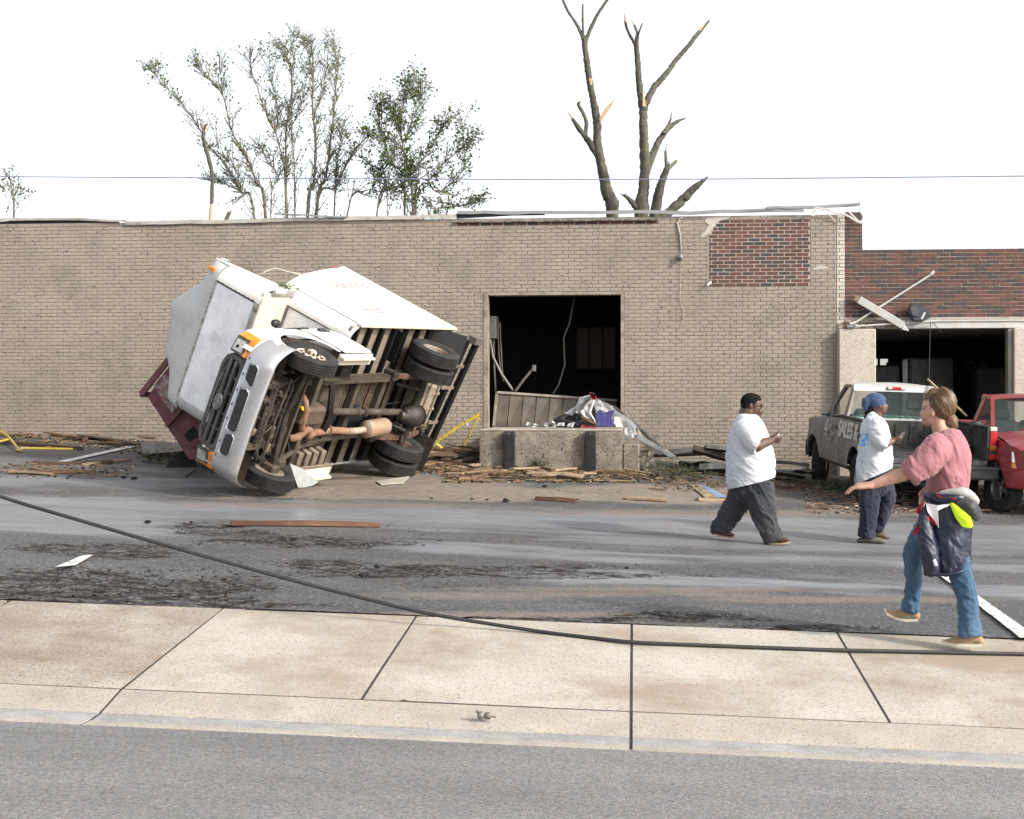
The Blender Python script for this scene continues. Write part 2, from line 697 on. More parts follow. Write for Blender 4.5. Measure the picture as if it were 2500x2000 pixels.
    def slab(x0, x1, fa, da_, fb, db, m, gap=.0085, n=7, name='slab'):
        x0 += gap
        x1 -= gap
        rows = []
        for t in np.linspace(0, 1, n):
            row = []
            for u in np.linspace(0, 1, n):
                x = x0 + (x1 - x0) * u
                ya, yb_ = float(fa(x)), float(fb(x))
                y = ya + (yb_ - ya) * t
                z = float(zl(x, 0)) - (da_ + (db - da_) * t) + .004 * (vnoise(np.array([[x * 1.7, y * 1.7]]), 5)[0] - .5)
                if t in (0, 1) or u in (0, 1):
                    z -= .006
                row.append((x, y, z))
            rows.append(row)
        o = obj(name, MB().grid(rows, (0, 0, -.11)), m, root, smooth=40)
        return o
    for i in range(len(jx) - 1):
        slab(jx[i], jx[i + 1], lambda x: edge_y(x) - .012, 0, lambda x: line2_y(x) + .012, .17, conc2 if jx[i + 1] < -2.6 else conc)
    gx = jx[::2] if jx[10] == -2.78 else jx[1::2]
    for i in range(len(gx) - 1):
        slab(gx[i], gx[i + 1], lambda x: line2_y(x) - .012, .17, lambda x: line2_y(x) * .45 + line3_y(x) * .55, .232, conc3, n=6, name='gutter_slab')
        slab(gx[i], gx[i + 1], lambda x: line2_y(x) * .45 + line3_y(x) * .55 - .0005, .235, lambda x: line2_y(x) * .2 + line3_y(x) * .8, .243, wetc, n=6, name='gutter_channel')
        slab(gx[i], gx[i + 1], lambda x: line2_y(x) * .2 + line3_y(x) * .8 - .0005, .239, lambda x: line3_y(x), .236, conc3, n=6, name='gutter_lip')

    # painted markings, worn
    white = mat('worn_white_paint', (.62, .61, .58), .7, var=.15, vs=9, coords='World', dirt=(.16, .16, .16), ds=14, da=.30, dw=.06)
    yellow = mat('worn_yellow_paint', (.36, .26, .10), .8, var=.3, vs=7, coords='World', dirt=(.12, .11, .10), ds=8, da=.5, dw=.06)
    blue = mat('worn_blue_paint', (.17, .24, .38), .8, var=.2, vs=7, coords='World', dirt=(.12, .12, .12), ds=8, da=.35, dw=.06)

    def stripe(pts, m, lab=None, n=40):
        """pts: two pixel edges [(l0,r0),(l1,r1)] of a painted stripe lying on the lot"""
        (a0, b0), (a1, b1) = pts
        A0, B0, A1, B1 = gnd(*a0), gnd(*b0), gnd(*a1), gnd(*b1)
        G = []
        for i in range(n + 1):
            t = i / n
            l = A0.lerp(A1, t)
            r = B0.lerp(B1, t)
            w = (r - l)
            l = l + w * rng.uniform(-.01, .05)
            r = r + w * rng.uniform(-.05, .01)
            G.append([on_lot(l.x, l.y, .02), on_lot((l.x + r.x) / 2, (l.y + r.y) / 2, .021), on_lot(r.x, r.y, .02)])
        o = obj('painted_line', MB().grid(G), m)
        tag(o, kind='structure')
    stripe([((2280, 1398), (2303, 1398)), ((2490, 1564), (2535, 1564))], white)
    stripe([((130, 1132), (160, 1132)), ((318, 1090), (345, 1090))], white)
    stripe([((132, 1391), (184, 1386)), ((200, 1362), (228, 1360))], white, n=8)
    stripe([((1682, 1186), (1705, 1186)), ((1722, 1220), (1750, 1219))], yellow, n=10)
    stripe([((1705, 1186), (1722, 1186)), ((1750, 1219), (1775, 1217))], blue, n=10)
    stripe([((1180, 1172), (1180, 1174.6)), ((1560, 1176), (1560, 1178.6))], yellow, n=20)


build_ground()
# ================================================================== BUILDINGS
WY = 25.6                                   # the plane of the brick faces
BH = .0667                                  # one course
BL = .2134                                  # one brick and its joint
TZ = 3.455                                  # top of the tan wall
DX0, DX1, DZ0, DZ1 = -2.663, -.225, -.335, 2.062

M_tan = mat('tan_painted_brick', (.272, .229, .187), .75, var=.10, vs=1.2, bump=.5, bs=120, bd=.004, coords='World', dirt=(.165, .143, .118), ds=1.7, da=.17, dw=.16, speck=(.06, .05, .04), sps=26, spa=.63)
M_pale = mat('pale_painted_brick', (.47, .44, .39), .75, var=.12, vs=2, bump=.4, bs=110, bd=.004, coords='World', dirt=(.38, .33, .27), ds=5, da=.4)
M_tanmort = mat('tan_painted_joint', (.235, .198, .162), .85, var=.15, vs=2, bump=.4, bs=90, coords='World')
M_red = mat('red_brick', (.2, .06, .04), .8, var=.22, vs=18, bump=.5, bs=110, bd=.004, coords='World',
            ramp=[(.092, .040, .032), (.112, .046, .035), (.076, .037, .031), (.045, .036, .036), (.10, .042, .032), (.060, .036, .031), (.118, .050, .037), (.084, .040, .032), (.052, .035, .032)], dirt=(.30, .22, .17), ds=3.2, da=.06, dw=.05)
M_mort = mat('pale_mortar', (.36, .32, .275), .95, var=.15, vs=6, bump=.4, bs=100, coords='World')
M_galv = mat('galvanised_flashing', (.25, .25, .25), .45, metal=.35, var=.15, vs=3, bump=.15, bs=9, bd=.02, coords='World', dirt=(.2, .195, .185), ds=3, da=.4)
M_cream_metal = mat('cream_coping_metal', (.37, .345, .31), .5, metal=.1, var=.1, vs=3, bump=.1, bs=9, bd=.02, coords='World', dirt=(.24, .21, .175), ds=5, da=.35)
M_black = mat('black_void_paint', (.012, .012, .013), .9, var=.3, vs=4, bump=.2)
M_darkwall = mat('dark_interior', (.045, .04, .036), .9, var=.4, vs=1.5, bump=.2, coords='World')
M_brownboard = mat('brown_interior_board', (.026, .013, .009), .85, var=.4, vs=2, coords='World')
M_frame = mat('beige_door_frame', (.26, .225, .175), .65, var=.15, vs=5, bump=.2, coords='World', dirt=(.12, .09, .06), ds=6, da=.3)
M_tarsheet = mat('black_roofing_felt', (.02, .02, .022), .8, var=.3, vs=5, bump=.3, bs=20)
M_stucco = mat('pebbled_stucco', (.47, .425, .36), .9, var=.08, vs=2, bump=.8, bs=75, bd=.01, coords='World', speck=(.25, .20, .145), sps=60, spa=.57, dirt=(.33, .28, .22), ds=1.6, da=.18)
M_whitesteel = mat('white_painted_steel', (.46, .455, .44), .5, var=.08, vs=4, bump=.1, coords='World', dirt=(.45, .38, .3), ds=5, da=.25)


def brick_data(L, H=BH - .0095, D=.03, seed=0):
    """one brick seen from the front: a bevelled block slightly worn"""
    r = random.Random(seed)
    x, z = L / 2, H / 2
    b = .0035
    j = lambda a: r.uniform(-a, a)
    mb = MB()
    f = -.004 + j(.0015)
    vs = [(-x, D, -z), (x, D, -z), (x, D, z), (-x, D, z),
          (-x + j(.001), 0, -z + j(.001)), (x + j(.001), 0, -z + j(.001)), (x + j(.001), 0, z + j(.001)), (-x + j(.001), 0, z + j(.001)),
          (-x + b + j(.002), f, -z + b + j(.0015)), (x - b + j(.002), f, -z + b + j(.0015)), (x - b + j(.002), f, z - b + j(.0015)), (-x + b + j(.002), f, z - b + j(.0015))]
    fs = [(0, 1, 5, 4), (1, 2, 6, 5), (2, 3, 7, 6), (3, 0, 4, 7), (4, 5, 9, 8), (5, 6, 10, 9), (6, 7, 11, 10), (7, 4, 8, 11), (8, 9, 10, 11)]
    mb.add(vs, fs)
    return mb


BRICKS = {}


def brick_mesh(L, m, k):
    key = (round(L, 3), m.name, k)
    if key not in BRICKS:
        me = brick_data(L, seed=k * 17 + int(L * 1000)).mesh('brick')
        me.materials.append(m)
        BRICKS[key] = me
    return BRICKS[key]


def put_brick(x, z, L, m, parent, org, proud=0.0, tilt=0.0):
    o = bpy.data.objects.new('brick', brick_mesh(L, m, rng.randrange(5)))
    COL.objects.link(o)
    o.parent = parent
    o.location = (x - org[0], WY + .004 - proud - org[1], z - org[2])
    o.rotation_euler = (rng.uniform(-.006, .006), tilt, rng.uniform(-.006, .006))
    return o


def wavy_strip(pts, dy0, dy1, hz, seed, parent, m, name, org, flat=True):
    """a metal coping: a folded strip following (x, z) points, with a top and a front face, uneven"""
    G = []
    r = random.Random(seed)
    P = []
    for i in range(len(pts) - 1):
        (xa, za), (xb, zb) = pts[i], pts[i + 1]
        n = max(2, int(abs(xb - xa) / .25))
        for k in range(n):
            t = k / n
            P.append((xa + (xb - xa) * t, za + (zb - za) * t))
    P.append(pts[-1])
    for i, (x, z) in enumerate(P):
        w = r.uniform(-.008, .008)
        G.append([Vector((x, WY + dy1, z + w + .01)) - org, Vector((x, WY + dy0, z + w)) - org, Vector((x, WY + dy0 - .012 + r.uniform(-.012, .012), z - hz + w + r.uniform(-.006, .006))) - org])
    return obj(name, MB().grid(G, (0, .004, -.004)), m, parent, smooth=50)


def build_warehouse():
    org = Vector((-6, WY, -.9))
    root = thing('brick_warehouse', 'long single storey warehouse with tan painted brick wall and open dock door', 'building', org)
    # the wall behind the bricks (painted joints)
    mb = MB()
    x0, x1 = -17.5, 3.72
    y0, y1 = WY + .0075, WY + .30
    for a, b in (((x0, y0, -1.6), (DX0 - .05, y1, TZ)), ((DX1 + .05, y0, -1.6), (x1, y1, TZ)), ((DX0 - .05, y0, DZ1 + .05), (DX1 + .05, y1, TZ)), ((DX0 - .05, y0, -1.6), (DX1 + .05, y1, DZ0 - .02))):
        mb.box2(Vector(a) - org, Vector(b) - org)
    obj('wall', mb, M_tanmort, root)
    # pale mortar sheets where the red brick shows bare
    mm = MB()
    mm.box2(Vector((1.33, WY + .0055, 2.2)) - org, Vector((3.117, WY + .0074, 3.45)) - org)
    mm.box2(Vector((-3.24, WY + .0055, 3.305)) - org, Vector((.38, WY + .0074, 3.372)) - org)
    obj('mortar', mm, M_mort, root)
    # courses
    stuff = MB()
    cand = []
    reds = []
    nrow = int((TZ + 1.5) / BH)
    zb = TZ - nrow * BH
    pale_stuff = MB()
    for r in range(nrow):
        z = zb + (r + .5) * BH
        off = (.5 if r % 2 else 0) * BL
        hdr = (r % 6 == 3)
        x = x0 + off
        L = BL
        while x < x1 - .02:
            a, b = x, min(x + L, x1)
            x += L
            segs = [(a, b)]
            if z + BH / 2 > DZ0 - .02 and z - BH / 2 < DZ1 + .045:
                segs = []
                if a < DX0 - .05:
                    segs.append((a, min(b, DX0 - .05)))
                if b > DX1 + .05:
                    segs.append((max(a, DX1 + .05), b))
            # the bare red panel with a ragged left edge at the top
            new = []
            for (p, q) in segs:
                inz = 2.2 < z < 3.42
                le = 1.33 + (max(0, (3.12 - z)) * 0 if z < 3.12 else (z - 3.12) * .75)
                if inz and q > le and p < 3.117:
                    if p < le:
                        new.append((p, le, 0))
                    new.append((max(p, le), min(q, 3.117), 1))
                    if q > 3.117:
                        new.append((3.117, q, 0))
                elif abs(z - 3.338) < .034 and p > -3.3 and q < .45:
                    new.append((p, q, 1))
                elif q > 3.60:
                    if p < 3.56:
                        new.append((p, 3.575, 0))
                    new.append((max(p, 3.575), q, 2))
                else:
                    new.append((p, q, 0))
            for (p, q, kind) in new:
                w = q - p - .0135
                if w < .02:
                    continue
                cx = (p + q) / 2
                zz = z
                if kind == 1:
                    reds.append((cx, zz, round(w, 3)))
                elif kind == 0:
                    cand.append((cx, zz, round(w, 3)))
                else:
                    cand.append((cx, zz, round(w, 3) + 10))
    for (cx, zz, w) in reds:
        put_brick(cx, zz, w, M_red, root, org, proud=-.003 + rng.uniform(0, .002))
    # a hole where bricks fell out near the panel
    cand = [c for c in cand if not (abs(c[1] - 3.30) < .05 and 1.05 < c[0] < 1.32)]
    cand.sort(key=lambda c: -(c[0] * .3 + (-abs(c[1] - 1.0)) * .8) + (0 if c[2] < 10 else -3))
    nind = max(0, 300 - len(reds))
    solo = [c for c in cand if abs(c[2] - (BL - .0135)) < .002 and c[0] > .0 and -.2 < c[1] < 3.3][:nind]
    sset = set(solo)
    for (cx, zz, w) in solo:
        put_brick(cx, zz, w, M_tan, root, org, proud=rng.uniform(0, .003))
    chips = 0
    for c in cand:
        if c in sset:
            continue
        cx, zz, w = c
        tgt = stuff
        if w > 5:
            w -= 10
            tgt = pale_stuff
        d = brick_data(w, seed=rng.randrange(1 << 30))
        pr = rng.uniform(0, .003)
        tgt.add([(v[0] + cx - org.x, v[1] + WY + .004 - pr - org.y, v[2] + zz - org.z) for v in d.v], d.f)
    tag(obj('brick_courses', stuff, M_tan, root), kind='stuff')
    tag(obj('pale_brick_courses', pale_stuff, M_pale, root), 'whitish painted brick edge of the wall', kind='stuff')
    # side and rear walls, roof, interior
    rb = MB()
    rb.box2(Vector((x0, WY + .3, TZ - .35)) - org, Vector((x1, 33.5, TZ - .15)) - org)
    obj('roof', rb, M_tarsheet, root)
    ow = MB()
    ow.box2(Vector((x0, WY + .3, -1.6)) - org, Vector((x0 + .3, 33.5, TZ - .35)) - org)
    ow.box2(Vector((x1 - .3, WY + .3, -1.6)) - org, Vector((x1, 33.5, TZ - .35)) - org)
    ow.box2(Vector((x0 + .3, 33.2, -1.6)) - org, Vector((x1 - .3, 33.5, TZ - .35)) - org)
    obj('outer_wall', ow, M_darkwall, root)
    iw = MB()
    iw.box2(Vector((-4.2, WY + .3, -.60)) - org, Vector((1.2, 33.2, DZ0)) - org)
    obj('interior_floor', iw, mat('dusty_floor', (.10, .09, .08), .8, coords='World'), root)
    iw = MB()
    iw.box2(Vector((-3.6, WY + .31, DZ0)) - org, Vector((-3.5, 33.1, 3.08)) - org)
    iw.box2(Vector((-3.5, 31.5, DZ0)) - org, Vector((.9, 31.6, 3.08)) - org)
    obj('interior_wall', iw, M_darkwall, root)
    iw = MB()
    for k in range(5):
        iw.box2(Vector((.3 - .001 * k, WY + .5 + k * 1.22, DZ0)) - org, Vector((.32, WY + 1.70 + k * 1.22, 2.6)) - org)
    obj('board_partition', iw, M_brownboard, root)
    # door frame
    fr = MB()
    fr.box2(Vector((DX0 - .05, WY - .012, DZ0)) - org, Vector((DX0 + .035, WY + .26, DZ1)) - org, .004)
    obj('door_jamb', fr, M_frame, root)
    fr = MB()
    fr.box2(Vector((DX1 - .012, WY - .008, DZ0)) - org, Vector((DX1 + .05, WY + .26, DZ1)) - org, .004)
    obj('door_jamb', fr, M_frame, root)
    fr = MB()
    fr.box2(Vector((DX0 - .05, WY - .010, DZ1)) - org, Vector((DX1 + .05, WY + .26, DZ1 + .05)) - org, .004)
    obj('door_head', fr, M_frame, root)
    # coping and torn flashing
    wavy_strip([(-17.4, 3.50), (-12.5, 3.50), (-11.7, 3.565), (-10.9, 3.56), (-10.2, 3.55), (-9.4, 3.50)], -.03, .3, .045, 1, root, M_cream_metal, 'coping', org)
    wavy_strip([(-9.38, 3.478), (-6.6, 3.50), (-3.20, 3.535)], -.035, .28, .072, 2, root, M_cream_metal, 'coping', org)
    wavy_strip([(-6.55, 3.60), (-6.3, 3.585), (-5.95, 3.56), (-5.6, 3.535), (-5.2, 3.52)], -.08, .2, .03, 3, root, M_galv, 'loose_flashing', org)
    wavy_strip([(-3.18, 3.60), (-2.4, 3.585), (-1.0, 3.565), (.5, 3.56), (1.0, 3.54), (2.4, 3.575), (3.0, 3.555)], -.05, .35, .06, 4, root, M_galv, 'coping', org)
    wavy_strip([(2.35, 3.60), (2.7, 3.61), (3.2, 3.61), (3.75, 3.64), (3.98, 3.655)], -.06, .4, .05, 5, root, M_galv, 'loose_flashing', org)
    dk = MB()
    pts = [(-11.9, 3.46, 3.50), (-11.4, 3.46, 3.53), (-10.6, 3.46, 3.535), (-10.0, 3.46, 3.52), (-9.5, 3.46, 3.47)]
    dk.grid([[Vector((x, WY + .02, a)) - org, Vector((x, WY + .02, b)) - org] for x, a, b in pts], (0, .02, 0))
    obj('roofing_felt', dk, M_tarsheet, root)
    dk = MB()
    pts = [(-3.2, 3.455, 3.56), (-2.8, 3.47, 3.57), (-2.2, 3.50, 3.55), (-1.6, 3.50, 3.53)]
    dk.grid([[Vector((x, WY - .03, a)) - org, Vector((x, WY - .03, b)) - org] for x, a, b in pts], (0, .02, 0))
    obj('roofing_felt', dk, M_tarsheet, root)
    lg = MB()
    lg.bar(Vector((-3.26, WY - .03, 3.388)) - org, Vector((.30, WY - .035, 3.393)) - org, .05, .022)
    lg.bar(Vector((.30, WY - .035, 3.393)) - org, Vector((.42, WY - .05, 3.405)) - org, .06, .04)
    obj('torn_ledge', lg, mat('tarred_ledge', (.05, .045, .04), .8, coords='World', dirt=(.3, .27, .22), ds=9, da=.3), root)
    # plaster smear beside the red panel
    sm = MB()
    pl = [(1.30, 3.42), (1.62, 3.46), (1.72, 3.44), (1.66, 3.40), (1.50, 3.36), (1.42, 3.25), (1.34, 3.14), (1.20, 3.06), (1.18, 3.10), (1.28, 3.2), (1.33, 3.3), (1.26, 3.36)]
    sm.prism([Vector((x, WY - .004, z)) - org for x, z in pl], (0, 0, 0), (0, .004, 0))
    obj('plaster_patch', sm, mat('bare_plaster', (.40, .37, .33), .95, var=.2, vs=7, coords='World'), root)
    sm = MB()
    for (x, z, w, h) in ((3.30, 2.52, .13, .035), (3.22, 2.50, .08, .03), (3.38, 2.515, .07, .02)):
        sm.prism([Vector((x + w * math.cos(a) * rng.uniform(.7, 1), WY - .003 - .001 * w, z + h * math.sin(a) * rng.uniform(.6, 1))) - org for a in np.linspace(0, 2 * math.pi, 14)[:-1]], (0, 0, 0), (0, .003, 0))
    obj('plaster_patch', sm, bpy.data.materials['bare_plaster'], root)
    return root


def build_storefront():
    org = Vector((5.5, WY, -1.1))
    root = thing('brick_storefront', 'red brick shop front with white lintel and wide open window bay', 'building', org)
    V = lambda x, y, z: Vector((x, y, z)) - org
    xl, xr = 3.72, 9.5
    top = 2.822
    zl0 = 1.585
    mb = MB()
    mb.box2(V(xl, WY + .012, zl0), V(xr, WY + .3, top))
    mb.box2(V(xl, WY + .0125, top), V(4.03, WY + .3, 3.50))
    mb.box2(V(xl, WY + .012, -1.8), V(4.2, WY + .3, zl0))
    obj('wall', mb, M_mort, root)
    n = 0
    nrow = int((3.5 - zl0) / BH)
    items = []
    for r in range(nrow):
        z = 3.495 - (r + .5) * BH
        if z < zl0 + .02:
            break
        off = (.5 if r % 2 else 0) * BL
        x = xl + .004 - off
        xe = 4.03 if z > top else xr
        while x < xe - .03:
            a, b = max(x, xl + .004), min(x + BL, xe)
            x += BL
            w = b - a - .0095
            if w > .03:
                items.append(((a + b) / 2, z, round(w, 3)))
    items.sort()
    rest = MB()
    for i, (cx, z, w) in enumerate(items):
        if i < 296:
            put_brick(cx, z, w, M_red, root, org, proud=rng.uniform(-.006, -.003))
        else:
            d = brick_data(w, seed=i)
            rest.add([(v[0] + cx - org.x, v[1] + WY + .004 - org.y, v[2] + z - org.z) for v in d.v], d.f)
    me = rest.mesh('brick_courses')
    for i, c in enumerate(((.092, .040, .032), (.112, .046, .035), (.060, .036, .031), (.045, .036, .036), (.10, .042, .032))):
        me.materials.append(mat('red_brick_tone_%d' % i, c, .8, var=.25, vs=12, bump=.4, bs=90, coords='World'))
    nf = 9
    me.polygons.foreach_set('material_index', [((i // nf) * 7919 % 13) % 5 for i in range(len(me.polygons))])
    tag(obj('brick_courses', me, None, root), kind='stuff')
    # lintel: a steel channel, bent at its left end
    lb = MB()
    lb.box2(V(4.68, WY - .05, 1.425), V(xr, WY + .2, 1.555), .008)
    lb.box2(V(4.68, WY - .075, 1.545), V(xr, WY - .0, 1.575), .004)
    obj('lintel', lb, M_whitesteel, root)
    lb = MB()
    lb.box2(V(3.6, WY - .03, 1.43), V(4.66, WY + .2, 1.52), .008)
    lb.box2(V(3.72, WY - .045, 1.53), V(4.7, WY + .1, 1.575), .006)
    obj('lintel_end', lb, mat('rusted_steel', (.16, .10, .07), .8, var=.4, vs=9, coords='World', dirt=(.5, .47, .43), ds=9, da=.35), root)
    # pebbled pillars
    for (a, b) in ((3.598, 4.236), (6.60, 9.5)):
        pb = MB()
        pb.box2(V(a, WY - .16, -1.8), V(b, WY + .14, 1.42), .015)
        obj('pillar', pb, M_stucco, root)
    mu = MB()
    mu.box2(V(6.515, WY - .10, -1.8), V(6.595, WY + .10, 1.41), .006)
    obj('window_jamb', mu, mat('grey_jamb', (.20, .18, .155), .7, coords='World'), root)
    # room
    fl = MB()
    fl.box2(V(4.2, WY + .01, -1.8), V(11.3, 33.3, -1.0))
    obj('interior_floor', fl, bpy.data.materials['dusty_floor'], root)
    bulk = MB()
    bulk.box2(V(4.24, WY + .02, -1.0), V(6.5, WY + .2, -.62))
    obj('bulkhead', bulk, M_darkwall, root)
    cl = MB()
    cl.box2(V(4.0, WY + .31, 1.50), V(11.3, 33.3, 1.62))
    obj('ceiling', cl, mat('ceiling_board', (.42, .41, .39), .9, coords='World'), root)
    sw = MB()
    sw.box2(V(4.05, WY + .31, -1.0), V(4.15, 31.9, 1.5))
    sw.box2(V(11.2, WY + .31, -1.0), V(11.3, 33.3, 1.5))
    sw.box2(V(9.5, WY + .31, -1.0), V(9.6, 33.3, 1.5))
    # rear wall with a window opening at its left
    sw.box2(V(4.05, 31.9, -1.0), V(5.60, 32.1, -.1))
    sw.box2(V(4.05, 31.9, 1.12), V(5.60, 32.1, 1.5))
    sw.box2(V(5.60, 31.9, -1.0), V(9.5, 32.1, 1.5))
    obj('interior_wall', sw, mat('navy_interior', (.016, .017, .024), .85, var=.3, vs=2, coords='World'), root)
    wf = MB()
    wf.box2(V(5.35, 31.88, -.1), V(5.40, 31.93, 1.12))
    wf.box2(V(4.15, 31.88, .60), V(5.60, 31.92, .63))
    obj('rear_window_frame', wf, bpy.data.materials['grey_jamb'], root)
    rf = MB()
    rf.box2(V(4.0, WY + .3, 2.3), V(xr + 2, 33.5, 2.45))
    obj('roof', rf, M_tarsheet, root)
    return root


build_warehouse()
build_storefront()
# ================================================================== THE OVERTURNED BOX TRUCK
def text_mesh(body, size, extrude=.002, shear=0.0, bold=0.0, spacing=1.0):
    cu = bpy.data.curves.new('t', 'FONT')
    cu.body = body
    cu.size = size
    cu.extrude = extrude
    cu.shear = shear
    cu.offset = bold
    cu.space_character = spacing
    cu.align_x = 'CENTER'
    cu.align_y = 'CENTER'
    cu.resolution_u = 3
    to = bpy.data.objects.new('t', cu)
    COL.objects.link(to)
    bpy.context.view_layer.update()
    me = bpy.data.meshes.new_from_object(to.evaluated_get(bpy.context.evaluated_depsgraph_get()))
    bpy.data.objects.remove(to)
    bpy.data.curves.remove(cu)
    return me


def place_text(name, body, size, m, parent, c, xd, yd, extrude=.0015, ys=1.0, **k):
    """flat lettering: xd reading direction, yd up direction (in the parent's space)"""
    me = text_mesh(body, size, extrude, **k)
    if ys != 1.0:
        me.transform(Matrix.Diagonal((1, ys, 1, 1)))
    xd = Vector(xd).normalized()
    yd = Vector(yd)
    yd = (yd - xd * yd.dot(xd)).normalized()
    zd = xd.cross(yd)
    M4 = Matrix((xd, yd, zd)).transposed().to_4x4()
    M4.translation = Vector(c)
    me.transform(M4)
    me.materials.clear()
    return obj(name, me, m, parent)


TYRE = mat('tyre_rubber', (.007, .007, .007), .85, var=.25, vs=9, bump=.3, bs=120, bd=.003, dirt=(.034, .029, .024), ds=5, da=.35, dw=.18)


def tyre_mb(Rr, W, rim, seg=56, blocks=True):
    """a tyre about the y axis: sidewalls, shoulders and a grooved tread with cut blocks"""
    mb = MB()
    h = W / 2
    prof = [(rim - .012, -h * .62), (rim + .004, -h * .78), (rim + .03, -h * .93), ((rim + Rr) / 2, -h * 1.02), (Rr - .035, -h * .97), (Rr - .012, -h * .86)]
    gw = .006
    gz = [-h * .52, -h * .17, h * .17, h * .52]
    tread = [(Rr, -h * .78)]
    for g in gz:
        tread += [(Rr, g - gw), (Rr - .011, g - gw * .7), (Rr - .011, g + gw * .7), (Rr, g + gw)]
    tread.append((Rr, h * .78))
    full = prof + tread + [(a, -b) for a, b in reversed(prof)]
    n = len(full)
    vs = []
    for k in range(seg):
        for sub in range(2 if blocks else 1):
            a = 2 * math.pi * (k + (.16 if sub else 0)) / seg
            for (r, t) in full:
                rr = r
                if blocks and sub == 0 and r > Rr - .002:
                    rr = r - .004
                vs.append((rr * math.cos(a), t, rr * math.sin(a)))
    m = seg * (2 if blocks else 1)
    fs = []
    for k in range(m):
        k2 = (k + 1) % m
        for i in range(n - 1):
            fs.append((k * n + i, k2 * n + i, k2 * n + i + 1, k * n + i + 1))
    mb.add(vs, fs)
    return mb


def steel_rim_mb(rim, W, dish, seg=40):
    mb = MB()
    h = W / 2
    mb.lathe([(rim - .012, -h * .62), (rim + .002, -h * .66), (rim - .02, -h * .5), (rim - .035, 0), (rim - .02, h * .5), (rim + .002, h * .66), (rim - .012, h * .62), (rim - .028, h * .45), (rim - .045, dish + .03), (rim - .075, dish + .02), (.105, dish + .035), (.085, dish + .03), (.05, dish + .03), (.001, dish + .03)], seg=seg)
    return mb


def wheel(parent, c, flip, Rr=.3725, W=.215, rim=.215, dish=.0, mr=None, nuts=8, holes=True, name='wheel'):
    w = bpy.data.objects.new(name, None)
    COL.objects.link(w)
    w.parent = parent
    w.location = c
    w.rotation_euler = (0, rng.uniform(0, 1), math.pi if flip else 0)
    obj('tyre', tyre_mb(Rr, W, rim), TYRE, w, smooth=35)
    obj('rim', steel_rim_mb(rim, W, dish), mr, w, smooth=40)
    if holes:
        hb = MB()
        for k in range(8):
            a = 2 * math.pi * k / 8
            hb.lathe([(.001, 0), (.026, 0), (.026, .004), (.001, .005)], (math.cos(a) * .138, dish + .0295, math.sin(a) * .138), (0, 1, 0), 12)
        obj('vent_hole', hb, M_black, w)
    if nuts:
        nb = MB()
        for k in range(nuts):
            a = 2 * math.pi * (k + .5) / nuts
            nb.lathe([(.014, 0), (.014, .03), (.009, .045), (.001, .047)], (math.cos(a) * .083, dish + .03, math.sin(a) * .083), (0, 1, 0), 6)
        obj('lug_nuts', nb, M_dark, w, smooth=40)
        obj('hub_cap', MB().lathe([(.056, 0), (.054, .05), (.034, .062), (.001, .064)], (0, dish + .03, 0), (0, 1, 0), 20), mr, w, smooth=40)
    return w


def columns(xs, zb, zt, yf, n=8):
    """a skin of vertical columns: from zb(x) to zt(x), at y = yf(x, z)"""
    G = []
    for x in xs:
        a, b = zb(x), zt(x)
        G.append([(x, yf(x, a + (b - a) * k / n), a + (b - a) * k / n) for k in range(n + 1)])
    return G


M_ironrust = mat('rusty_iron', (.11, .06, .04), .85, var=.45, vs=14, bump=.4, bs=60)
M_twhite = mat('truck_white_paint', (.70, .69, .67), .38, var=.04, vs=2, bump=.04, bs=9, bd=.02, dirt=(.55, .50, .43), ds=2.2, da=.24, dw=.16, speck=(.30, .25, .20), sps=45, spa=.66)
M_tpanel = mat('box_side_white_panel', (.72, .71, .69), .42, var=.03, vs=1.5, bump=.05, bs=6, bd=.02, dirt=(.62, .58, .52), ds=1.6, da=.12, dw=.2)
M_tgrey = mat('weathered_box_aluminium', (.56, .56, .55), .6, metal=.1, var=.12, vs=3, bump=.12, bs=10, bd=.02, dirt=(.36, .35, .34), ds=3, da=.3, dw=.2, speck=(.15, .14, .13), sps=45, spa=.70)
M_tfront = mat('dirty_white_front_panel', (.78, .78, .79), .55, var=.08, vs=3, bump=.08, bs=10, bd=.02, dirt=(.42, .42, .42), ds=3.5, da=.10, dw=.2, speck=(.3, .28, .27), sps=50, spa=.69)
M_cream = mat('cream_panel', (.62, .555, .44), .55, var=.06, vs=3, bump=.05, bs=12)
M_alu = mat('aluminium_trim', (.44, .43, .41), .5, metal=.5, var=.2, vs=9, bump=.2, bs=50, dirt=(.12, .10, .08), ds=9, da=.4)
M_trimdark = mat('dark_tarnished_trim', (.15, .135, .12), .6, metal=.3, var=.3, vs=9, bump=.2, bs=50)
M_gum = mat('black_sealant', (.03, .028, .026), .9, bump=.3, bs=60)
M_under = mat('dusty_underbody_steel', (.036, .028, .022), .8, metal=.1, var=.45, vs=7, bump=.4, bs=50, dirt=(.105, .082, .058), ds=4, da=.42, dw=.2)
M_dark = mat('black_oily_steel', (.020, .018, .017), .6, metal=.2, var=.4, vs=8, bump=.35, bs=50, dirt=(.085, .066, .05), ds=5, da=.3, dw=.18)
M_rust = mat('rusted_exhaust', (.21, .082, .042), .85, var=.35, vs=11, bump=.4, bs=70, dirt=(.24, .17, .12), ds=8, da=.45, dw=.2)
M_tanpart = mat('tan_dusty_steel', (.20, .16, .11), .8, var=.3, vs=8, bump=.3, bs=50, dirt=(.085, .063, .042), ds=6, da=.4)
M_wood = mat('box_floor_boards', (.25, .205, .155), .85, var=.3, vs=5, bump=.3, bs=30, stretch=(1, .15, 1), dirt=(.15, .118, .088), ds=4, da=.4)
M_rib = mat('black_floor_channel', (.006, .006, .006), .85, var=.3, vs=8, bump=.2, bs=50, spec=.2)
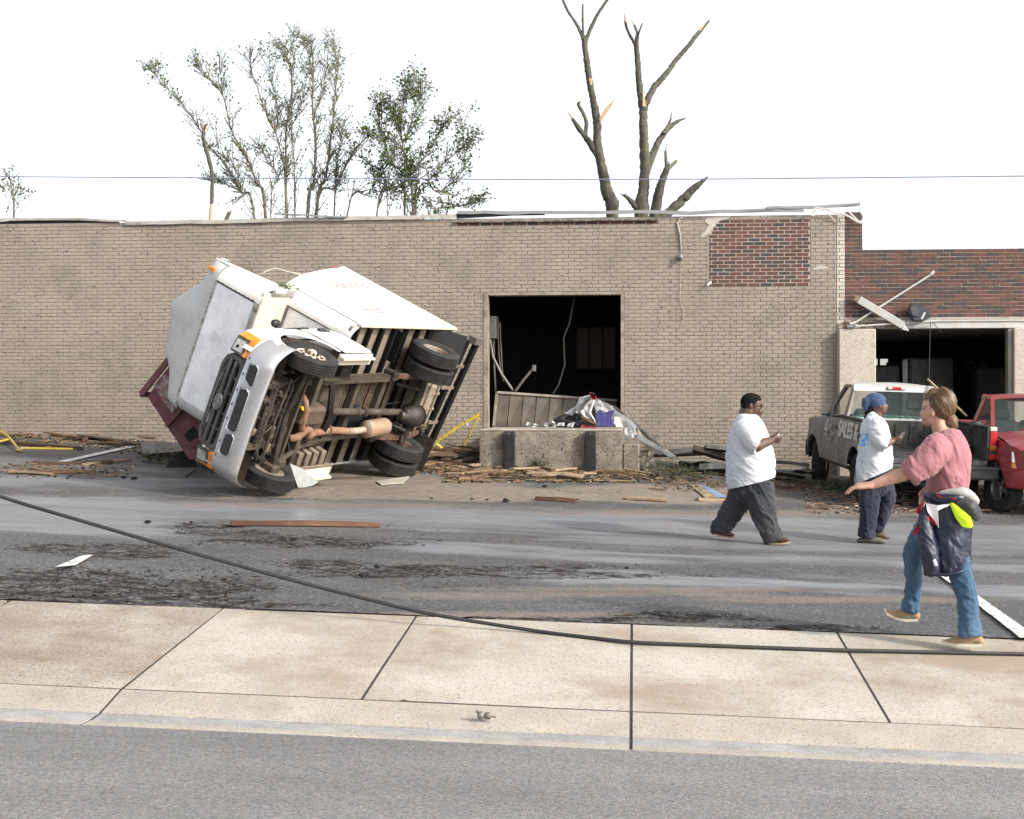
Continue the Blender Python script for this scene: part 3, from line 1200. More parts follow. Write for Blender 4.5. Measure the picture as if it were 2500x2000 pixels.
M_chrome = mat('scuffed_chrome_bumper', (.47, .48, .51), .30, metal=.5, var=.04, vs=3, bump=.0, bs=8, bd=.01, dirt=(.36, .335, .31), ds=1.6, da=.30, dw=.3)
M_grille = mat('grey_grille_plastic', (.062, .060, .058), .55, var=.2, vs=7, bump=.15, bs=60, dirt=(.10, .092, .082), ds=5, da=.4, dw=.2)
M_amber = mat('amber_lens', (.70, .22, .02), .22, var=.25, vs=14, bump=.2, bs=90, bd=.004, coat=.4)
M_lens = mat('headlight_glass', (.42, .42, .40), .15, metal=.2, var=.3, vs=14, bump=.2, bs=60, coat=.6)
M_plastic = mat('black_plastic', (.02, .02, .021), .5, var=.25, vs=9, bump=.1)
M_fade = mat('faded_red_lettering', (.60, .25, .24), .6, var=.1, vs=9, bump=.0)
M_fade2 = mat('very_faded_lettering', (.66, .42, .40), .6, var=.1, vs=9, bump=.02, dirt=(.70, .55, .53), ds=7, da=.35)
M_green = mat('green_scrape', (.25, .52, .42), .6, var=.3, vs=20, bump=.02)
M_rimw = mat('rusty_white_rim', (.66, .60, .52), .6, var=.15, vs=9, bump=.2, bs=60, dirt=(.33, .17, .09), ds=7, da=.42, dw=.15)
M_rimd = mat('dirty_rear_rim', (.22, .19, .16), .75, var=.25, vs=9, bump=.2, dirt=(.12, .07, .05), ds=7, da=.5)
M_glass = mat('dark_window_glass', (.02, .025, .028), .08, var=.2, vs=5, bump=0, spec=.6)


def build_truck():
    TR = TRUCK_R
    m4 = Matrix(((TR[0], TR[1], TR[2], TR[9]), (TR[3], TR[4], TR[5], TR[10]), (TR[6], TR[7], TR[8], TR[11]), (0, 0, 0, 1)))
    T = thing('box_truck', 'white box truck tipped over on its side showing its rusty underside', 'truck', mtx=m4)
    W = 1.135
    zf, zt, za = .86, 3.14, 2.06
    xf, xr, xn = -1.40, -3.98, -.78
    RC = .22                                               # corner radius of the box's front posts

    def O(name, mb, m, par=T, sm=None):
        return obj(name, mb, m, par, smooth=sm)

    def P(name):
        e = bpy.data.objects.new(name, None)
        COL.objects.link(e)
        e.parent = T
        return e
    # ---------------- box body
    box = P('cargo_box')
    side = [(xf - RC, zf - .02), (xr, zf - .07), (xr - .10, zt + .09), (-3.2, 2.98), (-2.44, 2.74), (-1.75, 2.40), (-1.47, 2.24), (-1.40, 2.25), (-1.30, 2.55), (-1.17, 2.95), (-1.06, 3.22), (xn - RC, 3.20), (xn - RC, za - .07), (xf - RC + .05, za - .03)]
    O('side_panel', MB().prism([(x, W, z) for x, z in side], (0, -.025, 0), (0, 0, 0)), M_tpanel, box)
    O('side_panel', MB().prism([(x, -W, z) for x, z in [(xf - .1, zf), (xr, zf), (xr, zt - .05), (xn - .3, zt - .06), (xn - .22, za), (xf - .1, za)]], (0, .025, 0), (0, 0, 0)), M_tgrey, box)
    # bent top rail of the box side and its bottom rail
    tr_ = MB()
    rp = [(xr - .10, zt + .09), (-3.2, 2.98), (-2.44, 2.74), (-1.75, 2.40), (-1.47, 2.24)]
    for i in range(len(rp) - 1):
        a, b = rp[i], rp[i + 1]
        tr_.bar((a[0], W - .01, a[1] - .06), (b[0], W - .01, b[1] - .06), .035, .12, (0, 0, 1))
    O('top_rail', tr_, M_twhite, box)
    O('bottom_rail', MB().bar((xf - RC + .1, W + .012, zf - .025), (xr - .02, W + .012, zf - .07), .03, .09, (0, 0, 1)), M_cream, box)
    O('corner_post', MB().bar((xr - .015, W - .005, zf - .08), (xr - .115, W - .005, zt + .08), .05, .05, (1, 0, 0)), M_twhite, box)
    rv = MB()
    for (a, b, n) in (((xf - RC - .02, zf + .05), (xf - RC - .02, za + .1), 26), ((xr + .07, zf), (xr - .03, zt), 34), ((xf - RC, zf - .025), (xr, zf - .07), 30), ((-1.6, 2.25), (xr, 2.96), 24)):
        for k in range(n):
            t = (k + .5) / n
            rv.lathe([(.008, 0), (.006, .005), (.001, .006)], (a[0] + (b[0] - a[0]) * t, W, a[1] + (b[1] - a[1]) * t), (0, 1, 0), 6)
    O('rivets', rv, M_alu, box)
    # rounded front corner post of the box (from floor to the overcab)
    G = []
    for z in np.linspace(zf - .04, za + .04, 12):
        G.append([(xf - RC + RC * math.sin(a), W - RC + RC * math.cos(a), z) for a in np.linspace(0, math.pi / 2, 9)])
    O('corner_cap', MB().grid(G), M_twhite, box, 60)
    G = []
    for z in np.linspace(zf - .04, za + .04, 6):
        G.append([(xf - RC + RC * math.sin(a), -W + RC - RC * math.cos(a), z) for a in np.linspace(0, math.pi / 2, 9)])
    O('corner_cap', MB().grid(G), M_tgrey, box, 60)
    O('bulkhead', MB().box2((xf - .03, -W + RC, zf), (xf - .002, W - RC, za + .1)), M_tfront, box)
    O('sealant', MB().bar((xf + .001, W - RC, zf - .03), (xf + .001, W - RC, za), .014, .022, (1, 0, 0)).bar((xf - RC + .012, W + .001, zf), (xf - RC + .012, W + .001, za + .1), .006, .012, (1, 0, 0)), M_gum, box)
    O('angle_trim', MB().bar((xf + .03, W - RC - .02, za - .015), (xf + .03, -W + .2, za - .015), .06, .012, (0, 0, 1)).bar((xf + .012, W - RC - .02, za - .04), (xf + .012, -W + .2, za - .04), .012, .06, (0, 0, 1)), M_trimdark, box)
    # green scrapes on the corner cap
    gs = MB()
    for z, w in ((1.72, .012), (1.47, .008), (1.32, .004), (1.85, .004)):
        G = []
        for zz in (z - w, z + w):
            G.append([(xf - RC + (RC + .002) * math.sin(a), W - RC + (RC + .002) * math.cos(a), zz + .10 * (a - .7)) for a in np.linspace(.15, 1.0, 6)])
        gs.grid(G)
    O('scrape_mark', gs, M_green, box, 60)
    # overcab: floor, front, rounded posts, buckled nose
    O('overcab_floor', MB().box2((xf, -W + .02, za - .03), (xn - .03, W - .05, za)), M_cream, box)
    O('overcab_trim', MB().box2((xf - .06, W - .075, za - .052), (xn - RC + .04, W + .006, za - .0301)), M_alu, box)
    # front panel
    zb_, ztf = za, zt - .26
    O('overcab_front', MB().box2((xn - .03, -W + RC, zb_ + .0), (xn, W - RC, ztf)), M_tfront, box)
    O('overcab_front_trim', MB().box2((xn - .02, -W + RC - .05, zb_ - .035), (xn + .012, W - RC - .0, zb_ + .055)), M_alu, box)
    O('overcab_side_trim', MB().box2((xn + .0005, W - RC - .018, zb_ + .056), (xn + .006, W - RC + .004, ztf)), M_gum, box)
    for sgn in (1, -1):
        G = []
        for z in np.linspace(za - .03, ztf, 12):
            G.append([(xn - RC + RC * math.sin(a), sgn * (W - RC + RC * math.cos(a)), z) for a in np.linspace(0, math.pi / 2, 10)])
        O('overcab_corner_cap', MB().grid(G), M_twhite if sgn > 0 else M_tgrey, box, 60)
    O('seam', MB().box2((xn - .001, -W + RC, ztf - .02), (xn + .008, W - RC, ztf + .02)), M_alu, box)
    rv = MB()
    for k in range(26):
        y = -W + RC + (2 * W - 2 * RC) * (k + .5) / 26
        rv.lathe([(.011, 0), (.008, .006), (.001, .007)], (xn + .008, y, ztf), (1, 0, 0), 7)
        if k % 2:
            rv.lathe([(.013, 0), (.009, .006), (.001, .007)], (xn + .012, y, zb_ + .015), (1, 0, 0), 7)
    for k in range(9):
        rv.lathe([(.011, 0), (.008, .006), (.001, .007)], (xn + .006, W - RC + .012, zb_ + .1 + k * .085), (1, 0, 0), 7)
    O('rivets', rv, M_alu, box)
    # nose: from the seam rolls back to the roof; the middle is buckled outwards
    ys = np.linspace(-W, W, 41)
    G = []
    for y in ys:
        e = max(0, abs(y) - (W - RC)) / RC                 # corner roll
        back = RC * (1 - math.sqrt(max(0, 1 - e * e)))
        endk = 1 - .85 * e
        bulge = math.exp(-((y - .22) / .42) ** 2) * .37 + math.exp(-((y + .42) / .4) ** 2) * .24
        row = []
        for t in np.linspace(0, 1, 14):
            if t < .5:
                a = t / .5 * math.pi / 2
                x = xn - back * .5 - .29 + .31 * math.cos(a) - .02 * (1 - t / .5)
                z = ztf + .34 * math.sin(a)
                k = (t / .5) ** 2
            else:
                x = xn - back * .5 - .29 - (t - .5) / .5 * .55 * endk
                z = ztf + .34 - (t - .5) * .2
                k = 1 - ((t - .5) / .5) ** 2 * .6
            cre = .02 * math.sin(y * 17 + t * 9) * k * (1 - e)
            row.append((x + bulge * .30 * k, y, z + (bulge * 1.25 + cre) * k + .03 * vnoise(np.array([[y * 3, t * 4]]), 3)[0] * k))
        G.append(row)
    O('roof_nose', MB().grid(G), M_tgrey, box, 75)
    # caved-in roof sheet behind it
    G = []
    for x in np.linspace(xn - .6, xr - .08, 16):
        row = []
        for y in np.linspace(-W, W, 13):
            side_z = np.interp(-x, [1.2, 1.47, 1.75, 2.44, 3.2, 4.1], [2.85, 2.22, 2.36, 2.70, 2.94, 3.2])
            k = (y + W) / (2 * W)
            row.append((x, y, zt * (1 - k ** 2) + side_z * k ** 2 + .05 * (vnoise(np.array([[x * 3, y * 3]]), 8)[0] - .5)))
        G.append(row)
    O('roof_sheet', MB().grid(G, (0, 0, -.01)), M_tgrey, box, 60)
    rear = MB().box2((xr - .03, -W + .02, zf), (xr, W - .03, zt - .3))
    O('rear_door', rear, M_tgrey, box)
    # marker lamps
    mk = O('marker_lamp', MB().box2((-.855, .99, 2.99), (-.79, 1.05, 3.11), .008), M_amber, box)
    O('marker_lamp', MB().box2((xr + .06, W - .01, zt - .0), (xr + .26, W + .014, zt + .035), .008), mat('red_lens', (.45, .02, .02), .3), box)
    # torn black corner at the far edge of the nose
    O('torn_flap', MB().prism([(-.98, .28, 3.58), (-1.08, .12, 3.66), (-.95, .05, 3.60)], (0, 0, 0), (-.01, .0, .02)), M_black, box)
    # lettering
    place_text('lettering', 'SERVICE', .255, M_fade, box, (-3.24, W + .0032, 2.37), (-1, 0, -.03), (.0, 0, 1), bold=.006, spacing=1.12, ys=1.45)
    place_text('faded_lettering', 'ICE', .26, M_fade2, box, (-2.72, W + .0032, 1.66), (-1, 0, 0), (.12, 0, 1), bold=.004, spacing=1.1, ys=1.4)
    fb = MB()
    for (x0, x1, z0, z1) in ((-2.30, -2.95, 1.40, 1.50), (-2.55, -3.05, 1.30, 1.38)):
        fb.prism([(x0, W, z0), (x1 + .06, W, z0 + .05), (x1, W, z1 + .02), (x0 - .12, W, z1 - .02)], (0, .001, 0), (0, .003, 0))
    O('faded_stripe', fb, M_fade, box)
    O('faded_stripe', MB().prism([(-3.3, W, 1.02), (-3.62, W, .98), (-3.5, W, 1.06)], (0, .001, 0), (0, .003, 0)), M_fade, box)
    # rusty torn edges of the caved-in side and leaves caught in the fold
    ed = MB()
    ed.tube([(x, W + .002, z) for x, z in ((-1.04, 3.2), (-1.17, 2.95), (-1.30, 2.55), (-1.40, 2.27), (-1.47, 2.25), (-1.75, 2.41), (-2.44, 2.75), (-3.2, 2.99), (xr - .09, zt + .10))], .009, 6)
    ed.tube([(xr - .02, W + .004, zf - .07), (xr - .12, W + .004, zt + .09)], .007, 6)
    ed.tube([(xf - RC + .03, W + .003, zf - .01), (xf - RC + .02, W + .003, za + .06)], .006, 6)
    O('rusty_edge', ed, M_ironrust, box, 60)
    lv = MB()
    rl = random.Random(77)
    for k in range(60):
        c = Vector((-1.36 + rl.gauss(0, .10), W + .01 + rl.uniform(0, .04), 2.14 + rl.gauss(0, .05)))
        d = Vector((rl.uniform(-1, 1), rl.uniform(-.2, .6), rl.uniform(-1, 1))).normalized() * rl.uniform(.03, .08)
        w_ = d.orthogonal().normalized() * .012
        lv.add([c, c + d * .5 + w_, c + d, c + d * .5 - w_], [(0, 1, 2, 3)])
    tag(O('caught_leaves', lv, mat('caught_green_leaves', (.05, .09, .03), .6, bump=0), box), kind='stuff')
    # floor and its cross members
    fl = MB()
    nb = 22
    for k in range(nb):
        y0 = -W + .03 + (2 * W - .06) * k / nb
        fl.box2((xf - .03, y0 + .0015, zf + .02 + rng.uniform(0, .004)), (xr + .02, y0 + (2 * W - .06) / nb - .0015, zf + .05))
    O('floor_boards', fl, M_wood, box)
    for x in (-1.50, -1.81, -2.12, -2.43, -2.74, -3.06, -3.38, -3.70, -3.93):
        cb = MB()
        cb.box2((x - .006, -W + .06, zf - .045), (x + .006, W - .04, zf + .019))
        cb.box2((x - .045, -W + .06, zf - .055), (x + .0, W - .04, zf - .0451))
        cb.box2((x - .045, -W + .06, zf + .008), (x - .0062, W - .04, zf + .0188))
        O('cross_member', cb, M_rib, box)
    # ---------------- cab
    cab = P('cab')
    arch = lambda x: .40 + (math.sqrt(max(0, .46 ** 2 - (x - 0) ** 2)) if abs(x) < .46 else 0)

    def zb(x):
        if abs(x) < .46:
            return max(.34, .36 + math.sqrt(.46 ** 2 - x * x))
        return .52 if x > 0 else .30

    def ztop(x):
        return float(np.interp(x, [-1.25, -.2, .15, .55, .70, .78], [1.16, 1.16, 1.13, 1.07, 1.04, 1.0]))

    def yo(sg):
        def f(x, z):
            y = .985 - .05 * max(0, (z - .75) / .5) ** 2 * 1.4 - .03 * max(0, (.5 - z) / .3) ** 2
            if x > .45:
                y -= .22 * ((x - .45) / .33) ** 2.2
            if abs(x) < .62:
                y += .018 * math.exp(-((math.hypot(x, z - .36) - .5) / .09) ** 2)
            return sg * y
        return f
    xs = [.76, .72, .66, .60, .54, .50, .462] + list(np.linspace(.455, -.455, 22)) + [-.462, -.52, -.6, -.74, -.9, -1.05, -1.15, -1.24]
    for sg in (1, -1):
        O('fender', MB().grid(columns([x for x in xs if x > -.60], zb, ztop, yo(sg), 9)), M_twhite, cab, 50)
        dr = O('door', MB().grid(columns([-.604, -.75, -.9, -1.05, -1.15, -1.24], zb, ztop, yo(sg), 9)), M_twhite, cab, 50)
        O('door_handle', MB().box2((-1.12, sg * .945, .98), (-.98, sg * .985, 1.03), .008), M_plastic, dr)
        O('rocker_panel', MB().box2((-.50, sg * .80, .275), (-1.24, sg * .955, .299)).box2((-.50, sg * .90, .20), (-1.22, sg * .93, .275)), M_cream, cab)
        # inner wheel house
        G = []
        for a in np.linspace(.06, math.pi - .06, 12):
            G.append([(.45 * math.cos(a), sg * y, .36 + .45 * math.sin(a)) for y in (.96, .75, .55)])
        O('wheel_house', MB().grid(G), M_under, cab, 50)
        # window and pillars of the cab
        O('door_glass', MB().prism([(-.30, sg * .78, 1.17), (-1.2, sg * .78, 1.17), (-1.2, sg * .52, 1.72), (-.72, sg * .52, 1.72)], (0, -sg * .01, 0), (0, 0, 0)), M_glass, cab)
        O('pillar', MB().bar((-.16, sg * .80, 1.15), (-.66, sg * .52, 1.76), .07, .06).bar((-1.22, sg * .80, 1.15), (-1.22, sg * .52, 1.78), .08, .06, (1, 0, 0)), M_twhite, cab)
    # hood and cowl
    G = []
    for x in np.linspace(.79, -.16, 12):
        row = []
        for y in np.linspace(-.93, .93, 15):
            hz = ztop(x) + .0 + .10 * (1 - (y / .93) ** 2) - (.0 if x < .7 else (x - .7) * .6)
            row.append((x - (abs(y) / .93) ** 3 * (.16 if x > .5 else 0), y, hz))
        G.append(row)
    O('hood', MB().grid(G), M_twhite, cab, 50)
    O('windshield', MB().prism([(-.14, -.76, 1.22), (-.14, .76, 1.22), (-.66, .50, 1.76), (-.66, -.50, 1.76)], (0, 0, 0), (.008, 0, .005)), M_glass, cab)
    O('wiper_cowl', MB().box2((-.20, -.88, 1.165), (-.02, .88, 1.225), .01), M_plastic, cab)
    O('cab_roof', MB().box2((-.66, -.54, 1.765), (-1.35, .54, 1.82), .02), M_twhite, cab)
    O('firewall', MB().box2((-.20, -.9, .40), (-.16, .9, 1.15)), M_under, cab)
    O('cab_floor', MB().box2((-.50, -.86, .60), (-1.36, .86, .64)).box2((-.42, -.8, .40), (-.50, .8, .64)), M_under, cab)
    # mirror
    mr = O('mirror_arm', MB().bar((-.20, .90, 1.16), (-.24, .98, 1.24), .05, .05).bar((-.30, .93, 1.14), (-.80, .95, 1.13), .03, .03), M_plastic, cab)
    O('mirror_head', MB().box2((-.30, .92, 1.20), (-.16, 1.02, 1.30), .03), M_plastic, mr)
    O('side_vent', MB().box2((-.90, .955, .985), (-1.06, .995, 1.06), .008), M_plastic, cab)
    # step floor pan on the low side (hangs open)
    st = MB()
    for k in range(4):
        st.box2((-.60 - k * .17, -.97, .40), (-.70 - k * .17, -.60, .57), .015)
    st.box2((-.52, -1.0, .33), (-1.36, -.78, .37), .008).box2((-.52, -1.0, .37), (-1.36, -.975, .47), .006)
    O('floor_pan', st, M_tanpart, cab, 40)
    # ---------------- front end
    fr = P('front_end')
    # grille surround
    go = [(.66, 1.00), (.60, 1.09), (.50, 1.12), (-.50, 1.12), (-.60, 1.09), (-.66, 1.00), (-.66, .84), (-.60, .77), (-.50, .75), (.50, .75), (.60, .77), (.66, .84)]
    gi = [(y * .90 if abs(y) > .3 else y, .935 + (z - .935) * .72) for y, z in go]
    n = len(go)
    gx = lambda y: .775 - .05 * (y / .66) ** 2
    sur = MB()
    A = [(gx(y), y, z) for y, z in go]
    B = [(gx(y) + .028, y * .975, .935 + (z - .935) * .92) for y, z in go]
    C_ = [(gx(y) + .02, y, z) for y, z in gi]
    D_ = [(gx(y) - .03, y, z) for y, z in gi]
    for (p, q) in ((A, B), (B, C_), (C_, D_)):
        sur.add(p + q, [(i, (i + 1) % n, n + (i + 1) % n, n + i) for i in range(n)])
    gr = O('grille', sur, M_grille, fr, 40)
    O('grille_void', MB().box2((.66, -.60, .79), (.69, .60, 1.08)), M_black, gr)
    for z in (.888, .982):
        O('grille_bar', MB().bar((.755, -.59, z), (.755, .59, z), .05, .046, (0, 0, 1), .008), M_grille, gr)
    for y in (-.36, -.14, .14, .36):
        O('grille_divider', MB().bar((.735, y, .81), (.735, y, 1.06), .03, .03, (1, 0, 0), .006), M_grille, gr)
    for y in (-.47, .47):
        O('grille_mesh', MB().box2((.75, y - .11, .985), (.762, y + .11, 1.055), .004), mat('fine_mesh', (.03, .03, .03), .6, bump=.9, bs=400, bd=.01), gr)
    em = MB()
    em.lathe([(.085, -.014), (.088, 0), (.080, .012), (.001, .013)], (0, 0, 0), (1, 0, 0), 36)
    em.v = [(.80 + a, b * 1.3, .935 + c * .78) for a, b, c in [(v[0], v[1], v[2]) for v in em.v]]
    # ring the right way round: wide along the truck's width
    e1 = O('emblem', em, mat('emblem_grey', (.12, .125, .14), .35, metal=.4), gr, 40)
    er = MB()
    er.tube([(.812, .105 * math.cos(a), .935 + .062 * math.sin(a)) for a in np.linspace(0, 2 * math.pi, 41)], .005, 6, False)
    O('emblem_ring', er, M_alu, gr, 60)
    place_text('emblem_lettering', 'Ford', .085, M_alu, gr, (.8145, 0, .935), (0, 1, 0), (0, 0, 1), extrude=.002, shear=.35, bold=.001)
    # lamps
    for sg in (1, -1):
        hl = O('headlight', MB().prism([(.775 - .0, sg * .685, .84), (.775, sg * .685, 1.045), (.705, sg * .885, 1.045), (.705, sg * .885, .84)], (0, 0, 0), (-.06, 0, 0)), M_grille, fr)
        y0, y1 = sg * .715, sg * .855
        O('lens', MB().prism([(.782, y0, .87), (.782, y0, 1.015), (.735, y1, 1.015), (.735, y1, .87)], (0, 0, 0), (-.02, 0, 0)), M_lens, hl)
        if sg > 0:
            O('bulb_hole', MB().lathe([(.001, .003), (.022, .002), (.024, -.004), (.001, -.005)], (.768, .775, .955), (1, .3, 0), 14), M_black, hl)
        tn = O('turn_signal', MB().prism([(.775, sg * .685, .745), (.775, sg * .685, .832), (.70, sg * .905, .832), (.70, sg * .905, .745)], (0, 0, 0), (-.06, 0, 0)).prism([(.702, sg * .90, .745), (.702, sg * .90, 1.04), (.60, sg * .955, 1.02), (.60, sg * .955, .745)], (0, 0, 0), (-.02, -sg * .02, 0)), M_amber, fr)
        if sg > 0:
            O('broken_hole', MB().lathe([(.001, .003), (.02, .002), (.02, -.004), (.001, -.005)], (.748, .79, .79), (1, .3, 0), 10), M_black, tn)
    # bumper: a deep pressed bar that wraps round the corners
    G = []
    ysb = list(np.linspace(-1.02, 1.02, 47))
    def bx(y):
        e = max(0, abs(y) - .72) / .30
        return .86 - .03 * (y / .72) ** 2 * (1 if abs(y) < .72 else 1) - .36 * e ** 2.2
    for y in ysb:
        e = max(0, abs(y) - .72) / .30
        yy = y if abs(y) < 1.0 else math.copysign(1.0, y)
        rise = .05 * e
        G.append([(bx(y) - .055, yy, .715), (bx(y) - .01, yy, .705), (bx(y) + .012, yy, .66), (bx(y) + .012, yy, .60), (bx(y) + .008, yy, .47 + rise * .3), (bx(y) - .002, yy, .38 + rise), (bx(y) - .035, yy, .315 + rise), (bx(y) - .075, yy, .295 + rise)])
    bo = O('bumper', MB().grid(G, (-.006, 0, 0)), M_chrome, fr, 45)
    for (y0, y1) in ((.70, .41), (.36, -.22), (-.27, -.56)):
        s = MB()
        s.prism([(bx((y0 + y1) / 2) + .0125, y, z) for y, z in ((y0, .52), (y0 - .02, .60), (y1 + .02, .605), (y1, .56), (y1, .50), (y1 + .03, .465), (y0 - .03, .47))], (0, 0, 0), (.004, 0, 0))
        O('bumper_slot', s, M_plastic, bo)
        s2 = MB()
        pts = [(bx((y0 + y1) / 2) + .016, y, z) for y, z in ((y0 + .015, .51), (y0, .615), (y1, .62), (y1 - .015, .56), (y1 - .01, .485), (y1 + .03, .45), (y0 - .02, .455), (y0 + .015, .51))]
        s2.tube(pts, .006, 6, False)
        O('slot_edge', s2, M_chrome, bo, 60)
    hl_ = MB()
    for y in (-.62, -.42, -.1, .1, .3, .52, .74):
        hl_.box2((bx(y) + .0125, y - .018, .655), (bx(y) + .0155, y + .018, .668))
    O('bolt_slots', hl_, M_black, bo)
    # ---------------- chassis
    ch = P('chassis')
    for sg in (1, -1):
        rl = MB()
        y = .44 * sg
        pts = [(.62, .50), (.30, .52), (.0, .58), (-.35, .58), (-.8, .56), (-2.4, .58), (-2.7, .66), (-3.3, .66), (-3.6, .60), (-4.0, .60)]
        for i in range(len(pts) - 1):
            rl.bar((pts[i][0], y, pts[i][1]), (pts[i + 1][0], y, pts[i + 1][1]), .075, .15, (0, 0, 1))
        O('frame_rail', rl, M_under, ch)
        fb = MB()
        for k in range(14):
            x = -.9 - k * .13
            fb.box((x, y + sg * .041, .56 + rng.uniform(-.05, .04)), (rng.uniform(.02, .09), .02, rng.uniform(.02, .07)))
        fb.bar((-1.0, y + .05 * sg, .50), (-2.4, y + .05 * sg, .53), .012, .012).bar((-1.0, y + .06 * sg, .54), (-2.3, y + .055 * sg, .57), .01, .01)
        O('frame_brackets', fb, M_under, ch)
    for x, z, m in ((.40, .50, M_dark), (-1.62, .60, M_under), (-2.30, .62, M_under), (-3.55, .62, M_dark)):
        O('frame_crossmember', MB().bar((x, -.41, z), (x, .41, z), .10, .11, (0, 0, 1), .01), m, ch)
    # hat-section transmission support, bowed
    O('transmission_support', MB().tube([(-.84, .44, .50), (-.84, .36, .44), (-.86, .16, .40), (-.92, -.02, .38), (-.94, -.16, .40), (-1.0, -.30, .46), (-1.02, -.42, .52)], .055, 4, True, .03), M_dark, ch, 50)
    # heat shield with slats between the rails
    hs = MB()
    for k in range(26):
        x = -1.12 - k * .048
        hs.box2((x, -.10, .67), (x - .016, .40, .69))
    O('slatted_shield', hs, M_tanpart, ch)
    O('shield_bars', MB().box2((-1.06, -.1, .64), (-1.10, .41, .67)).box2((-1.60, -.1, .64), (-1.63, .41, .668)).box2((-2.06, -.1, .64), (-2.10, .41, .67)), M_ironrust, ch)
    O('shield_back', MB().box2((-1.0, -.41, .70), (-2.5, .41, .72)), M_black, ch)
    # engine, pan, bell housing
    O('engine_block', MB().box2((.42, -.28, .50), (-.40, .26, 1.0), .06), M_dark, ch)
    O('oil_pan', MB().box2((-.28, -.15, .33), (-.76, .13, .58), .045), mat('brown_oily_pan', (.095, .063, .042), .65, var=.4, vs=6, bump=.25, bs=40, dirt=(.06, .045, .03), ds=5, da=.4), ch)
    O('transmission', MB().lathe([(.001, 0), (.17, .01), (.16, .12), (.12, .2), (.11, .5), (.08, .62), (.001, .63)], (-.55, -.01, .56), (-1, 0, 0), 20), M_dark, ch, 40)
    O('bell_cover', MB().box2((.1, -.42, .46), (-.24, -.18, .62), .03).box2((.06, .18, .46), (-.3, .40, .66), .03), M_tanpart, ch)
    O('yellow_cap', MB().lathe([(.001, 0), (.034, .002), (.036, .03), (.028, .045), (.001, .046)], (-.27, .11, .42), (.2, .2, -1), 14), mat('yellow_plastic', (.75, .52, .02), .4), ch, 40)
    O('radiator_support', MB().bar((.55, -.62, .50), (.55, .62, .50), .07, .08, (0, 0, 1), .01).bar((.48, -.5, .62), (.48, .5, .64), .05, .10, (0, 0, 1), .01), M_under, ch)
    O('radiator', MB().box2((.52, -.48, .56), (.46, .48, 1.02)), M_black, ch)
    rr = random.Random(3)
    for k in range(60):
        gub = MB()
        x, y, z = rr.uniform(-.15, .5), rr.uniform(-.62, .62), rr.uniform(.44, .72)
        gub.box((x, y, z), (rr.uniform(.03, .12), rr.uniform(.03, .14), rr.uniform(.03, .10)), Matrix.Rotation(rr.uniform(0, 3), 3, 'Z') @ Matrix.Rotation(rr.uniform(-.6, .6), 3, 'X'), .008)
        O('engine_part', gub, rr.choice([M_under, M_dark, M_under, M_tanpart]), ch)
    hz = MB()
    for k in range(26):
        a = Vector((rr.uniform(-.3, .45), rr.uniform(-.5, .5), rr.uniform(.42, .58)))
        b = a + Vector((rr.uniform(-.3, .3), rr.uniform(-.45, .45), rr.uniform(-.08, .08)))
        m_ = (a + b) / 2 + Vector((rr.uniform(-.1, .1), rr.uniform(-.1, .1), rr.uniform(-.1, .02)))
        path = [a * (1 - t) ** 2 + m_ * (2 * t * (1 - t)) + b * t * t for t in np.linspace(0, 1, 7)]
        hz.tube(path, rr.choice([.008, .011, .014, .02]), 6)
    O('hoses', hz, M_dark, ch, 60)
    # twin beams, radius arms, coil springs, steering
    for sg in (1, -1):
        O('axle_beam', MB().bar((-.02, sg * .80, .38), (.02, -sg * .34, .50), .085, .13, (0, 0, 1), .012), M_dark, ch)
        O('radius_arm', MB().bar((-.03, sg * .70, .36), (-.62, sg * .50, .46), .055, .06, (0, 0, 1), .01).bar((-.62, sg * .50, .46), (-1.0, sg * .48, .50), .05, .05), M_under, ch)
        ks = MB()
        ks.tube([(.10 + .075 * math.cos(a), sg * .63 + .075 * math.sin(a), .46 + .035 * a / 1.6) for a in np.linspace(0, 2 * math.pi * 6, 90)], .011, 6)
        O('coil_spring', ks, M_dark, ch, 60)
        O('shock_absorber', MB().tube([(.22, sg * .66, .40), (.16, sg * .60, .62), (.12, sg * .58, .74)], [.028, .028, .02], 10), M_dark, ch, 50)
        O('steering_knuckle', MB().box2((-.08, sg * .68, .27), (.08, sg * .80, .47), .02).box2((-.2, sg * .62, .30), (-.05, sg * .74, .40), .015), M_under, ch)
    O('anti_roll_bar', MB().tube([(-.14, .66, .40), (.02, .60, .40), (.12, .50, .42), (.10, .40, .40), (.13, .25, .40), (.13, -.25, .40), (.10, -.40, .40), (.12, -.50, .42), (.02, -.60, .40), (-.14, -.66, .40)], .017, 8), M_dark, ch, 60)
    O('tie_rod', MB().tube([(.24, -.60, .38), (.24, .0, .40), (.22, .56, .38)], [.018, .024, .018], 8).tube([(.34, -.56, .44), (.34, .4, .46)], .022, 8), M_under, ch, 60)
    # drive line
    O('driveshaft', MB().tube([(-.95, -.01, .49), (-1.72, -.055, .49), (-1.74, -.055, .49), (-1.86, -.06, .49), (-1.88, -.06, .49), (-2.80, -.10, .47)], [.05, .05, .037, .037, .05, .05], 16).lathe([(.05, 0), (.065, .01), (.065, .05), (.05, .06)], (-1.70, -.055, .49), (-1, -.05, 0), 16).lathe([(.05, 0), (.07, .01), (.07, .05), (.05, .06)], (-1.86, -.06, .49), (-1, -.05, 0), 16), M_under, ch, 40)
    O('bearing_bracket', MB().box2((-1.66, -.14, .52), (-1.80, .06, .66), .02), M_black, ch)
    xa = -2.98
    O('rear_axle', MB().tube([(xa, .78, .3725), (xa, .40, .3725), (xa, .26, .3725), (xa, -.44, .3725), (xa, -.56, .3725), (xa, -.80, .3725)], [.05, .055, .065, .065, .055, .05], 14), M_dark, ch, 50)
